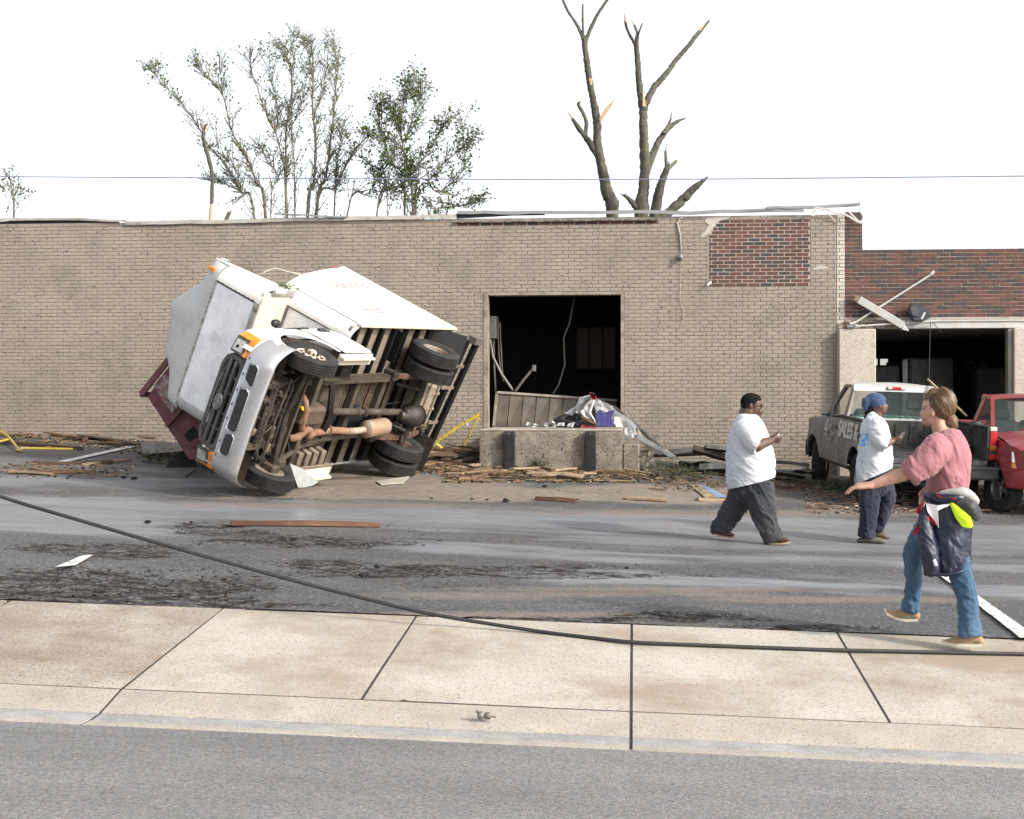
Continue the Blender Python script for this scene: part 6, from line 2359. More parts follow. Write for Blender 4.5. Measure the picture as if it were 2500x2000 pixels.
    SOLE = mat('cream_rubber_sole', (.55, .50, .42), .7, bump=.1)
    TEAL = mat('teal_shoe_trim', (.08, .30, .24), .6)
    for w, pts, sole in ((.26, [(518, 1535), (470, 1520), (410, 1528), (350, 1528), (315, 1518)], [(524, 1562), (450, 1568), (380, 1556), (320, 1530), (303, 1512)]),
                         (-.08, [(925, 1622), (870, 1612), (810, 1620), (745, 1632), (705, 1636)], [(934, 1650), (860, 1656), (780, 1654), (710, 1648), (684, 1638)])):
        v = Vol()
        v.limb([p(x, y, w) for x, y in pts], [.030, .036, .034, .024, .012], [.034, .036, .042, .042, .026])
        so = obj('shoe', vox('shoe', v, .006, 2), SHOE, root)
        G = []
        for i, (x, y) in enumerate(sole):
            hw = (.032, .038, .044, .044, .022)[i]
            G.append([p(x, y, w - hw), p(x, y, w), p(x, y, w + hw)])
        obj('sole', MB().grid(G, (0, 0, .016)), SOLE, so, smooth=50)
        hx, hy = pts[1]
        obj('shoe_trim', decal(so.data, [[lq for lq in (((hx - 50 - 801) / S, (1656 - hy - 24) / S), ((hx + 30 - 801) / S, (1656 - hy - 24) / S), ((hx + 30 - 801) / S, (1656 - hy - 14) / S), ((hx - 50 - 801) / S, (1656 - hy - 16) / S))]], .002, 3), TEAL, so)
    return root


person_man()
person_blue()
person_pink()
# ================================================================== TREES BEHIND THE BUILDING
M_bark = mat('lichened_bark', (.085, .078, .062), .95, var=.35, vs=5, bump=.9, bs=26, bd=.05, stretch=(1, 1, .3), dirt=(.115, .12, .075), ds=4, da=.35, dw=.12)
M_bark2 = mat('grey_twig_bark', (.155, .138, .110), .95, var=.3, vs=6, bump=.5, bs=20)
M_rawwood = mat('splintered_raw_wood', (.50, .35, .20), .85, var=.25, vs=12, bump=.5, bs=60, stretch=(1, 1, .2))


def leaf_mat(name, c1, c2):
    m = mat(name, c1, .55, var=.45, vs=1.3, bump=0, coords='World', dirt=c2, ds=2.2, da=.45, dw=.15, spec=.3)
    b = m.node_tree.nodes['Principled BSDF']
    tr = m.node_tree.nodes.new('ShaderNodeBsdfTranslucent')
    mx = m.node_tree.nodes.new('ShaderNodeMixShader')
    mx.inputs[0].default_value = .35
    src = b.inputs['Base Color'].links[0].from_socket
    m.node_tree.links.new(src, tr.inputs['Color'])
    out = [n for n in m.node_tree.nodes if n.type == 'OUTPUT_MATERIAL'][0]
    m.node_tree.links.new(b.outputs[0], mx.inputs[1])
    m.node_tree.links.new(tr.outputs[0], mx.inputs[2])
    m.node_tree.links.new(mx.outputs[0], out.inputs[0])
    return m


M_leafA = leaf_mat('sparse_green_leaves', (.080, .120, .034), (.14, .18, .055))
M_leafB = leaf_mat('dark_green_leaves', (.050, .088, .025), (.11, .155, .042))


def wobble(pts, rad, amp, n, rr):
    P, Q = [], []
    m = len(pts)
    for i in range(m - 1):
        p0, p1, p2, p3 = pts[max(i - 1, 0)], pts[i], pts[i + 1], pts[min(i + 2, m - 1)]
        for k in range(n):
            t = k / n
            v = .5 * ((2 * p1) + (p2 - p0) * t + (2 * p0 - 5 * p1 + 4 * p2 - p3) * t * t + (3 * p1 - p0 - 3 * p2 + p3) * t ** 3)
            r = rad[i] + (rad[i + 1] - rad[i]) * t
            P.append(v + Vector((rr.uniform(-1, 1), rr.uniform(-1, 1), rr.uniform(-1, 1))) * r * amp)
            Q.append(r * rr.uniform(.93, 1.09))
    P.append(pts[-1])
    Q.append(rad[-1])
    return P, Q


def broken_tree(label, base, limbs, splinters, depth, seed):
    rr = random.Random(seed)
    ppm = F / depth
    tp = lambda cx, cy, o=0: atD(1300 + cx / 3.08, cy / 3.08, depth + o)
    b0 = tp(*base)
    gz = float(zl(b0.x, b0.y)) - .45
    loc = Vector((b0.x, b0.y, gz))
    T = thing('broken_tree', label, 'tree', loc)
    for i, (pts, rad) in enumerate(limbs):
        P3 = []
        off = 0 if i == 0 else rr.uniform(-.5, .5)
        for k, (cx, cy) in enumerate(pts):
            P3.append(tp(cx, cy, off * k / len(pts)) - loc)
        R3 = [q / 3.08 / ppm for q in rad]
        if i == 0:
            P3 = [Vector((P3[0].x * 1.0, P3[0].y, 0)), Vector((P3[0].x, P3[0].y, P3[0].z * .5))] + P3
            R3 = [R3[0] * 1.35, R3[0] * 1.12] + R3
        P, Q = wobble(P3, R3, .10, 9, rr)
        mb = MB().tube(P, Q, 16)
        cols = [rr.uniform(-.09, .09) for _ in range(16)]
        for j in range(len(P)):
            for k in range(16):
                cols[k] = cols[k] * .8 + rr.uniform(-.05, .05)
                v = Vector(mb.v[j * 16 + k])
                mb.v[j * 16 + k] = tuple(v + (v - P[j]) * cols[k] * 1.2)
        # torn end: a few splinters
        d = (P[-1] - P[-2]).normalized()
        o = obj('trunk' if i == 0 else 'limb', mb, M_bark, T, smooth=70)
        if Q[-1] > .02:
            sp = MB()
            for k in range(6):
                a = rr.uniform(0, 6.28)
                e = d.orthogonal().normalized()
                e = (e * math.cos(a) + d.cross(e) * math.sin(a)) * Q[-1] * .55
                sp.tube([P[-1] - d * .05 + e, P[-1] + e * .8 + d * rr.uniform(.05, .22)], [Q[-1] * .35, .004], 5)
            obj('torn_end', sp, M_rawwood if rr.random() < .5 else M_bark, o)
    for pts, rad in splinters:
        P3 = [tp(cx, cy, -.15) - loc for cx, cy in pts]
        obj('splinter', MB().tube(P3, [q / 3.08 / ppm for q in rad], 6, True, [q / 3.08 / ppm * .4 for q in rad]), M_rawwood, T)
    return T


broken_tree('tall bare trunk with snapped top branches, left of the two behind the roof', (600, 1615), [
    ([(600, 1615), (560, 1450), (520, 1250), (492, 1100), (482, 900), (450, 720), (420, 550), (400, 400), (388, 290)], [47, 45, 38, 33, 29, 26, 24, 22, 20]),
    ([(505, 1190), (440, 1090), (390, 1020), (330, 940), (300, 890)], [25, 24, 20, 17, 9]),
    ([(392, 1025), (405, 930), (380, 850), (345, 790), (355, 770)], [16, 15, 13, 12, 9]),
    ([(385, 300), (330, 180), (270, 90), (215, -30)], [15, 11, 9, 7]),
    ([(382, 300), (378, 150), (378, 30)], [10, 8, 5]),
    ([(402, 300), (450, 190), (500, 90), (585, -30)], [15, 13, 11, 9])],
    [([(508, 905), (560, 825), (625, 740)], [14, 16, 2]), ([(432, 590), (440, 640)], [12, 8])], 33.0, 3)
broken_tree('bare trunk with a long broken limb reaching right, behind the roof', (825, 1615), [
    ([(825, 1615), (835, 1450), (845, 1250), (835, 1050), (835, 850), (832, 760)], [50, 42, 38, 33, 32, 32]),
    ([(822, 800), (800, 600), (785, 400), (780, 320)], [27, 22, 20, 18]),
    ([(777, 345), (720, 240), (698, 165)], [13, 10, 9]),
    ([(785, 335), (790, 260), (765, 190)], [13, 10, 8]),
    ([(788, 280), (800, 245), (828, 175)], [9, 7, 4]),
    ([(845, 790), (920, 650), (1010, 550), (1080, 450), (1170, 350), (1230, 270), (1330, 155)], [26, 22, 20, 17, 16, 17, 6]),
    ([(852, 1290), (920, 1120), (990, 1000), (1080, 920), (1150, 890)], [32, 26, 20, 13, 5]),
    ([(985, 1005), (1020, 950), (1040, 895)], [17, 13, 7]),
    ([(795, 1580), (730, 1500), (690, 1470)], [27, 17, 11]),
    ([(905, 1680), (945, 1480), (970, 1380), (1010, 1270)], [36, 37, 27, 22]),
    ([(1008, 1285), (1004, 1200), (1000, 1140)], [15, 12, 10]),
    ([(1012, 1275), (1045, 1245), (1080, 1215)], [17, 14, 12]),
    ([(950, 1660), (1110, 1520), (1200, 1430), (1260, 1380), (1320, 1330)], [36, 35, 29, 19, 4])],
    [([(838, 800), (832, 690)], [14, 4]), ([(1255, 230), (1300, 175)], [9, 3])], 32.0, 4)


def leafy_tree(label, stems, depth, seed, ntwig, nleaf, lm, size=.055, droop=.1, dens=None, scale=(340, 60, 2.3956), thin=.72):
    rr = random.Random(seed)
    ppm = F / depth
    tp = lambda cx, cy, o=0: atD(scale[0] + cx / scale[2], scale[1] + cy / scale[2], depth + o)
    b0 = tp(*stems[0][0][0])
    loc = Vector((b0.x, b0.y, float(zl(b0.x, b0.y)) - .45))
    T = thing('leafy_tree', label, 'tree', loc)
    segs = []
    for i, (pts, r0, r1) in enumerate(stems):
        off = rr.uniform(-1.3, 1.3)
        n = len(pts)
        P3 = [tp(cx, cy, off * (k / n)) - loc for k, (cx, cy) in enumerate(pts)]
        R3 = [thin * (r0 + (r1 - r0) * (k / (n - 1)) ** .8) / scale[2] / ppm for k in range(n)]
        if pts[0][1] > 1040 and scale[2] > 2:
            P3 = [Vector((P3[0].x * .6, P3[0].y, 0))] + P3
            R3 = [R3[0] * 1.2] + R3
        P, Q = wobble(P3, R3, .35, 5, rr)
        obj('trunk' if i == 0 else 'stem', MB().tube(P, Q, 8), M_bark2, T, smooth=70)
        for k in range(len(P) - 1):
            if P[k].z > 3.0 or scale[2] < 2.3:
                segs.append((P[k], P[k + 1], Q[k], k / len(P), i))
    tw = MB()
    lf = MB()
    tips = []
    for k in range(ntwig):
        a, b, r, t, i = rr.choice(segs)
        s = a.lerp(b, rr.random())
        d = (b - a).normalized()
        v = (d * rr.uniform(.4, 1.0) + Vector((rr.uniform(-1, 1), rr.uniform(-.8, .8), rr.uniform(-.2, .6))) * .65).normalized()
        L = rr.uniform(.25, .85) * (1.1 - t * .4)
        m1 = s + v * L * .5 + Vector((rr.uniform(-1, 1), rr.uniform(-1, 1), rr.uniform(-.5, 1))) * .05
        e = s + v * L + Vector((rr.uniform(-1, 1), rr.uniform(-1, 1), rr.uniform(-.8, 1))) * .09
        tw.tube([s, m1, e], [min(r * .5, .014), .008, .003], 4)
        tips.append((s, m1, e, i))
        if rr.random() < .6:
            s2 = s.lerp(e, rr.uniform(.3, .8))
            e2 = s2 + (v + Vector((rr.uniform(-1, 1), rr.uniform(-1, 1), rr.uniform(-.4, .8))) * .9).normalized() * L * .5
            tw.tube([s2, e2], [.006, .002], 4)
            tips.append((s2, (s2 + e2) / 2, e2, i))
    tag(obj('twigs', tw, M_bark2, T), kind='stuff')
    cnt = 0
    while cnt < nleaf:
        s, m1, e, i = rr.choice(tips)
        w = 1.0 if dens is None else dens.get(i, 1.0)
        if rr.random() > w:
            continue
        k = rr.randrange(2, 7)
        t = rr.uniform(.25, 1.0)
        c0 = (s.lerp(m1, t * 2) if t < .5 else m1.lerp(e, t * 2 - 1))
        for _ in range(k):
            c = c0 + Vector((rr.gauss(0, 1), rr.gauss(0, 1), rr.gauss(0, 1))) * .06
            L = size * rr.uniform(.6, 1.3)
            d = Vector((rr.uniform(-1, 1), rr.uniform(-1, 1), rr.uniform(-1.0, .5))).normalized()
            n = d.orthogonal().normalized()
            a = rr.uniform(0, 6.28)
            n = n * math.cos(a) + d.cross(n) * math.sin(a)
            w_ = d.cross(n) * L * .36
            lf.add([c, c + d * L * .5 + w_ + n * L * .08, c + d * L, c + d * L * .5 - w_ + n * L * .08], [(0, 1, 2, 3)])
            cnt += 1
    tag(obj('crown', lf, lm, T), kind='stuff')
    return T


leafy_tree('storm stripped tree with many thin upright stems and few leaves behind the wall', [
    ([(985, 1105), (1020, 950), (1030, 700), (1012, 450), (1020, 300), (1008, 130), (1000, 110)], 15, 2),
    ([(675, 1125), (600, 985), (500, 820), (400, 700), (330, 575), (230, 440), (120, 330), (85, 275)], 10, 1.6),
    ([(740, 1120), (690, 930), (620, 760), (540, 620), (490, 420), (400, 310), (340, 235)], 13, 1.6),
    ([(862, 1100), (858, 850), (858, 620), (880, 500), (892, 330), (870, 220), (832, 140)], 12, 1.4),
    ([(852, 840), (800, 640), (740, 520), (690, 370), (655, 260), (643, 200)], 7, 1.4),
    ([(1040, 1105), (1090, 900), (1130, 600), (1145, 400), (1160, 250), (1150, 170), (1130, 90)], 13, 1.4),
    ([(1030, 1112), (1150, 950), (1230, 780), (1330, 660), (1430, 580), (1480, 545)], 10, 2),
    ([(1140, 1115), (1150, 900), (1170, 720), (1190, 600)], 7, 2),
    ([(870, 640), (940, 480), (990, 260), (1005, 140)], 5, 1.2),
    ([(1012, 560), (1060, 430), (1085, 290), (1080, 120)], 5, 1.2),
    ([(910, 1105), (905, 800), (890, 560), (905, 200), (898, 60)], 7, 1.2),
    ([(800, 640), (810, 480), (770, 330), (745, 170)], 4.5, 1.2),
    ([(1215, 1118), (1340, 990), (1430, 850), (1500, 760)], 6, 2),
    ([(490, 420), (480, 330), (475, 230)], 3, 1),
    ([(600, 985), (560, 850), (480, 760), (430, 610)], 5, 1.5),
    ([(610, 990), (520, 940), (430, 910)], 4, 1.5),
    ([(770, 1120), (810, 900), (740, 780), (700, 720)], 5, 2)], 35.0, 12, 1300, 5200, M_leafA, .062)
leafy_tree('leafier dark green tree to the right of the stripped tree behind the wall', [
    ([(1600, 1120), (1570, 900), (1540, 700), (1530, 560), (1560, 400), (1550, 350)], 11, 2),
    ([(1552, 1115), (1545, 960), (1440, 720), (1400, 560), (1420, 480)], 9, 1.6),
    ([(1610, 1060), (1700, 900), (1850, 750), (1960, 660)], 8, 1.6),
    ([(1390, 1115), (1520, 955), (1650, 800), (1740, 650), (1800, 560)], 8, 1.4),
    ([(1620, 1050), (1760, 980), (1880, 870), (1900, 780), (1890, 570)], 7, 1.4),
    ([(1540, 700), (1600, 560), (1640, 430), (1625, 340)], 5, 1.4),
    ([(1530, 640), (1480, 520), (1450, 400)], 4.5, 1.4),
    ([(1600, 1100), (1720, 1080), (1900, 1060), (1950, 1040)], 4, 1.4),
    ([(1450, 1110), (1455, 960), (1350, 820), (1260, 760)], 4, 1.4),
    ([(1570, 900), (1480, 800), (1380, 660), (1340, 640)], 5, 1.4)], 34.0, 13, 620, 6400, M_leafB, .068)
leafy_tree('small leafy treetop showing above the roof at the far left', [
    ([(80, 1060), (70, 1000), (60, 940), (75, 880)], 3, 1.2), ([(85, 1060), (110, 1000), (120, 970)], 3, 1), ([(75, 1050), (40, 990), (25, 960)], 2.5, 1)], 38.0, 14, 60, 260, M_leafA, .075, scale=(0, 60, 2.3956))
# snapped thin trunk at the left of the grove, bark gone near the bottom
rr = random.Random(8)
tp = lambda cx, cy: atD(340 + cx / 2.3956, 60 + cy / 2.3956, 34.5)
b0 = tp(415, 1130)
loc = Vector((b0.x, b0.y, float(zl(b0.x, b0.y)) - .45))
T = thing('snapped_tree', 'thin snapped trunk with stripped pale wood at the left of the grove', 'tree', loc)
ppm = F / 34.5
pts = [(424, 1045), (427, 1000), (422, 850), (388, 720), (375, 640), (395, 580)]
P, Q = wobble([tp(*q) - loc for q in pts], [q / 2.3956 / ppm for q in (11, 11, 12, 12, 11, 6)], .2, 5, rr)
obj('trunk', MB().tube(P, Q, 10), M_bark, T, smooth=70)
P3 = [Vector((0, 0, 0)), tp(415, 1130) - loc, tp(420, 1080) - loc, tp(425, 1030) - loc]
obj('stripped_wood', MB().tube(P3, [q / 2.3956 / ppm for q in (11, 10, 10, 8)], 10), M_rawwood, T, smooth=70)
sp = MB()
for cx, cy in ((360, 565), (400, 560), (380, 572)):
    sp.tube([tp(385, 630) - loc, tp(cx, cy) - loc], [.03, .006], 5)
obj('torn_end', sp, M_rawwood, T)
b1 = tp(505, 1150)
st = thing('splintered_stub', 'short splintered branch stub poking above the coping near the snapped trunk', 'branch', Vector((b1.x, b1.y, 2.2)))
obj('stub', MB().tube([Vector((0, 0, 0)), tp(505, 1150) - st.location, tp(525, 1105) - st.location, tp(540, 1090) - st.location], [.06, .055, .05, .02], 7), M_bark, st, smooth=70)
obj('torn_wood', MB().tube([tp(510, 1128) - st.location, tp(542, 1092) - st.location + Vector((0, -.03, 0))], [.035, .01], 6), M_rawwood, st)
# overhead utility line
pts = [atD(-300, 430, 21), atD(0, 431.5, 21), atD(600, 435, 21.2), atD(1250, 438.5, 21.5), atD(1700, 437.5, 21.6), atD(2100, 434, 21.8), atD(2500, 430, 22), atD(2900, 424, 22.2)]
tag(recentre(obj('utility_line', MB().tube(pts, .0085, 6), mat('blue_grey_cable', (.13, .15, .22), .6, bump=0), smooth=60)), 'thin overhead utility line crossing the sky above the roof', 'cable')
# ================================================================== LOADING DOCK, DUMPSTER, DEBRIS
M_dockc = mat('rough_dock_concrete', (.235, .208, .168), .92, var=.18, vs=4, bump=.9, bs=42, bd=.02, coords='World', dirt=(.135, .113, .088), ds=5, da=.4, dw=.12, speck=(.06, .048, .037), sps=24, spa=.60)
M_rub = mat('black_dock_rubber', (.0075, .007, .007), .8, var=.3, vs=6, bump=.3, bs=40, dirt=(.04, .03, .022), ds=5, da=.2)
M_sheetm = mat('crumpled_grey_sheet_metal', (.24, .25, .25), .45, metal=.5, var=.2, vs=3, bump=.25, bs=9, bd=.03, dirt=(.10, .095, .085), ds=3, da=.35)
M_darkmet = mat('dark_roofing_metal', (.055, .056, .055), .6, metal=.2, var=.35, vs=3, bump=.3, bs=18, bd=.03, dirt=(.13, .125, .11), ds=3, da=.4)


def build_dock():
    fy = 23.15
    x0 = atY(1171, 1050, fy).x
    x1 = atY(1519, 1050, fy).x
    zt = -.325
    zb = -1.25
    root = thing('loading_dock', 'concrete loading dock block below the open door with two rubber bumpers', 'loading dock', (0.5 * (x0 + x1), fy, zb))
    o = root.location.copy()
    # rough block: subdivided front with pitting
    G = []
    n, m = 46, 20
    for j in range(m + 1):
        row = []
        for i in range(n + 1):
            x = x0 + (x1 - x0) * i / n
            z = zt + (zb - zt) * j / m
            q = np.array([[x * 9, z * 9, 1.]])
            y = fy + .012 * (fbm(q, 3, 4)[0] - .5) * 2
            if j == 0:
                y += .015
            if i in (0, n):
                y += .012
            row.append(Vector((x, y, z)) - o)
        G.append(row)
    mb = MB().grid(G, (0, WY - .01 - fy, 0))
    obj('block', mb, M_dockc, root, smooth=40)
    obj('cap', MB().box2(Vector((x0 - .005, fy - .006, zt - .03)) - o, Vector((x1 + .004, WY - .015, zt + .006)) - o, .012), mat('worn_dock_cap', (.36, .315, .255), .85, var=.15, vs=3, bump=.4, bs=60, coords='World', dirt=(.22, .18, .14), ds=4, da=.3), root)
    for px in (1243, 1441):
        c = atY(px, 1100, fy - .06).x
        b = MB()
        b.box2(Vector((c - .085, fy - .12, zt - .10)) - o, Vector((c + .095, fy - .005, zb)) - o, .012)
        bo = obj('bumper', b, M_rub, root)
        obj('bumper_bracket', MB().box2(Vector((c - .08, fy - .105, zt - .097)) - o, Vector((c + .09, fy - .012, zt - .03)) - o, .006), M_dark, bo)
        obj('bolt_slot', MB().box2(Vector((c + .0, fy - .1095, zt - .085)) - o, Vector((c + .008, fy - .1055, zt - .045)) - o), M_alu, bo)
    sx1 = atY(1561, 1080, fy + .25).x
    obj('step', MB().box2(Vector((x1 + .008, fy + .22, zb)) - o, Vector((sx1, fy + 1.1, -.56)) - o, .02), M_dockc, root)
    return root, fy, zt


DOCK, DFY, DZT = build_dock()


def build_doorway_things():
    # folded door leaf leaning inside
    M_leaf = mat('tan_door_panel', (.055, .044, .031), .6, var=.15, vs=3, bump=.15, bs=20, coords='World', dirt=(.10, .08, .06), ds=3, da=.3)
    T = thing('fallen_door_panel', 'fallen ribbed overhead door section leaning across the dock opening', 'door', (-1.4, WY + .25, DZ0))
    o = T.location.copy()
    a0 = atY(1213, 958, WY + .35)
    a1 = atY(1505, 978, WY + .9)
    b0 = atY(1205, 1042, WY + .30)
    b1 = atY(1500, 1043, WY + .5)
    n = 9
    for i in range(n):
        t0, t1 = i / n + .003, (i + 1) / n - .003
        pts = [a0.lerp(a1, t0), a0.lerp(a1, t1), b0.lerp(b1, t1), b0.lerp(b1, t0)]
        obj('panel_rib', MB().prism([p - o for p in pts], (0, 0, 0), (0, .03, 0)), M_leaf, T)
    obj('top_rail', MB().bar(a0 - o, a1 - o, .09, .045, (0, 0, 1), .006), mat('pale_rail', (.24, .215, .18), .6, coords='World', dirt=(.15, .12, .09), ds=7, da=.35), T)
    obj('edge_rail', MB().bar(a0 - o + Vector((0, -.005, 0)), b0 - o, .05, .05, (0, 1, 0), .005), M_frame, T)
    # bent track pieces and conduits
    def pole(name, label, pts, r, m, cat='pole', extra=None):
        T = thing(name, label, cat, pts[0])
        obj('rod', MB().tube([p - pts[0] for p in pts], r, 8), m, T, smooth=60)
        if extra:
            c, s, rot = extra
            obj('end_plate', MB().box(c - pts[0], s, rot, .006), m, T)
        return T
    M_track = mat('galvanised_track', (.15, .145, .135), .5, metal=.3, coords='World', dirt=(.14, .12, .10), ds=6, da=.35)
    pole('door_track', 'bent steel door track leaning inside the left of the dock door', [atY(1196, 830, WY + .5), atY(1203, 872, WY + .5), atY(1225, 915, WY + .55), atY(1253, 955, WY + .6)], .028, M_track, 'track')
    pole('snapped_post', 'short snapped post with a plate standing in the dock door', [atY(1258, 955, WY + .55), atY(1280, 925, WY + .5), atY(1303, 898, WY + .5)], .026, M_track, 'post', (atY(1304, 899, WY + .48), (.07, .05, .12), None))
    pole('hanging_cable', 'dark cable hanging from the ceiling inside the dock door', [atY(1402, 727, WY + 1.2), atY(1390, 790, WY + 1.2), atY(1376, 825, WY + 1.2), atY(1379, 890, WY + 1.2), atY(1364, 940, WY + 1.2), atY(1350, 962, WY + 1.2)], .018, M_track, 'cable')
    C = thing('wall_cabinet', 'grey electrical cabinet on the left inside wall of the dock opening', 'cabinet', atY(1203, 800, WY + .75))
    obj('case', MB().box((0, 0, 0), (.16, .3, .42), None, .01), mat('cabinet_grey', (.22, .21, .20), .6), C)
    obj('conduit_bundle', MB().tube([(.0, -.05, -.2), (.10, -.05, .2), (.12, -.05, -.5), (.16, -.05, -.9)], .012, 6).tube([(.05, -.05, -.2), (.14, -.05, .1), (.17, -.05, -.6), (.20, -.05, -1.0)], .012, 6).tube([(.02, -.05, -.21), (.03, -.05, -.7), (.06, -.05, -1.2)], .018, 6), M_track, C, smooth=60)
    B = thing('wall_board', 'reddish brown panelled board on the partition inside the dock door', 'board', atY(1455, 850, WY + 2.2))
    for i in range(3):
        obj('board_panel', MB().box((-.26 + i * .26, 0, 0), (.24, .02, .8), None, .004), M_brownboard, B)


def sheet(name, label, cat, pts_grid, m, thick, group=None, sm=50):
    """a crumpled sheet from a grid of points"""
    o = obj(name, MB().grid(pts_grid, thick), m, smooth=sm)
    recentre(o)
    return tag(o, label, cat, group)


def build_awning():
    """torn vinyl sign heaped on the dock corner and sliding down to the ground"""
    rr = random.Random(31)
    Y = 23.55
    T = thing('torn_banner', 'crumpled torn vinyl banner, white, black and blue, heaped on the dock corner', 'banner', atY(1450, 1046, Y))
    o = T.location.copy()
    Z3 = lambda cx, cy, dy=0.: atY(1180 + cx / 4.492, 920 + cy / 4.492, Y + dy) - o
    MW = mat('white_vinyl_banner', (.60, .60, .59), .55, var=.10, vs=6, bump=.2, bs=20, bd=.01, dirt=(.28, .28, .28), ds=5, da=.35)
    MK = mat('black_vinyl_banner', (.028, .025, .027), .5, var=.3, vs=6, bump=.2, bs=20)
    MB_ = mat('blue_vinyl_patch', (.055, .050, .19), .5, var=.15, vs=6, bump=.15, bs=20, dirt=(.2, .2, .28), ds=9, da=.15)
    MR = mat('red_vinyl_patch', (.36, .018, .03), .5, var=.2)
    MG = mat('grey_scuffed_metal', (.115, .118, .122), .5, metal=.2, var=.25, vs=8, bump=.2, bs=16, dirt=(.36, .36, .35), ds=8, da=.28, dw=.08)

    def fold(nm, path_l, path_r, m, dyl, dyr, n=14, k=10, amp=.035, seed=1, th=(0, .012, 0)):
        G = []
        for i in range(n + 1):
            t = i / n
            def lerp(P):
                f = t * (len(P) - 1)
                j = min(int(f), len(P) - 2)
                u = f - j
                return (P[j][0] * (1 - u) + P[j + 1][0] * u, P[j][1] * (1 - u) + P[j + 1][1] * u)
            a, b = lerp(path_l), lerp(path_r)
            row = []
            for q in range(k + 1):
                u = q / k
                dy = dyl + (dyr - dyl) * u + amp * 2 * (fbm(np.array([[u * 3.1 + seed, t * 3.3 + seed * 2.]]), 3, seed)[0] - .5) * 2 + amp * .8 * math.sin(u * 9 + seed)
                row.append(Z3(a[0] * (1 - u) + b[0] * u, a[1] * (1 - u) + b[1] * u, dy))
            G.append(row)
        return obj(nm, MB().grid(G, th), m, T, smooth=60)
    # metal skin sliding off to the right, down to the ground
    fold('metal_skin', [(1200, 250), (1235, 400), (1260, 545), (1545, 560), (1560, 690)], [(1260, 245), (1440, 330), (1600, 460), (1700, 540), (1720, 650)], MG, -.1, .15, 18, 12, .03, 3)
    fold('metal_tail', [(1690, 545), (1690, 600), (1680, 655), (1690, 680)], [(1710, 540), (1900, 700), (2040, 820), (2100, 880)], mat('muddy_metal_skin', (.27, .235, .18), .7, var=.3, vs=9, bump=.2, dirt=(.12, .09, .06), ds=9, da=.4), .1, .25, 6, 16, .02, 5)
    obj('edge_channel', MB().bar(Z3(1680, 650, .05), Z3(2100, 890, .15), .05, .08, (0, 0, 1), .006), M_sheetm, T)
    obj('edge_channel', MB().bar(Z3(1430, 330, .12), Z3(1690, 540, .13), .03, .05, (0, 0, 1), .004).bar(Z3(1690, 540, .13), Z3(2000, 800, .2), .03, .04, (0, 0, 1), .004), M_darkmet, T)
    # white folds
    fold('white_fold', [(1180, 195), (1060, 225), (1000, 340), (985, 430)], [(1195, 215), (1110, 270), (1060, 360), (1030, 440)], MW, -.12, -.22, 12, 8, .04, 7)
    fold('white_fold', [(1180, 240), (1090, 300), (1060, 380), (1110, 440), (1200, 500)], [(1225, 250), (1200, 330), (1180, 400), (1225, 470), (1240, 530)], MW, -.22, -.16, 14, 8, .05, 9)
    fold('white_fold', [(1000, 325), (900, 395), (895, 465)], [(1010, 345), (985, 420), (970, 470)], MW, -.05, -.15, 8, 6, .03, 11)
    fold('white_tail', [(480, 500), (470, 525), (485, 545)], [(600, 520), (600, 540), (590, 556)], MW, -.2, -.25, 6, 10, .05, 13)
    fold('white_tail', [(640, 520), (630, 545), (650, 556)], [(760, 480), (800, 520), (790, 556)], MW, -.2, -.3, 6, 10, .05, 15)
    fold('black_fold', [(890, 400), (760, 470), (740, 540), (740, 556)], [(1000, 440), (1060, 470), (1080, 540), (1060, 562)], MK, -.1, -.25, 10, 14, .05, 17)
    fold('black_fold', [(985, 395), (985, 430), (990, 470)], [(1060, 400), (1060, 440), (1080, 475)], MK, -.26, -.28, 6, 6, .05, 19)
    fold('black_strip', [(790, 455), (800, 480)], [(1250, 520), (1240, 545)], MK, -.28, -.33, 3, 20, .02, 21)
    for (a, b, c, d) in (((820, 505), (805, 540), (888, 502), (888, 540)), ((935, 510), (915, 545), (1000, 500), (980, 555))):
        fold('white_letter_block', [a, b], [c, d], MW, -.36, -.37, 4, 5, .012, 23)
    fold('red_patch', [(1080, 530), (1060, 560)], [(1220, 545), (1240, 562)], MR, -.30, -.30, 3, 8, .01, 25)
    obj('blue_patch', MB().prism([Z3(x, y, -.21 - .0002 * (x - 1240)) for x, y in ((1272, 358), (1290, 362), (1330, 395), (1372, 375), (1440, 357), (1420, 420), (1400, 450), (1432, 480), (1415, 505), (1455, 548), (1250, 545), (1240, 520), (1248, 505), (1232, 420))], (0, 0, 0), (0, .012, 0)), MB_, T)
    fold('cream_patch', [(1440, 440), (1440, 500), (1460, 550)], [(1480, 440), (1520, 500), (1540, 555)], mat('cream_vinyl', (.55, .48, .36), .6, dirt=(.4, .2, .1), ds=12, da=.2), -.24, -.15, 6, 5, .01, 27)
    fold('red_tuft', [(1160, 170), (1185, 250)], [(1220, 180), (1245, 250)], MR, -.25, -.2, 8, 6, .06, 29)
    fold('dark_tuft', [(1175, 170), (1195, 205)], [(1230, 180), (1235, 215)], MK, -.3, -.25, 4, 5, .05, 33)
    obj('splinter', MB().bar(Z3(1085, 430, -.3), Z3(1250, 535, -.34), .02, .03, (0, 0, 1)), M_plankA, T)
    return T


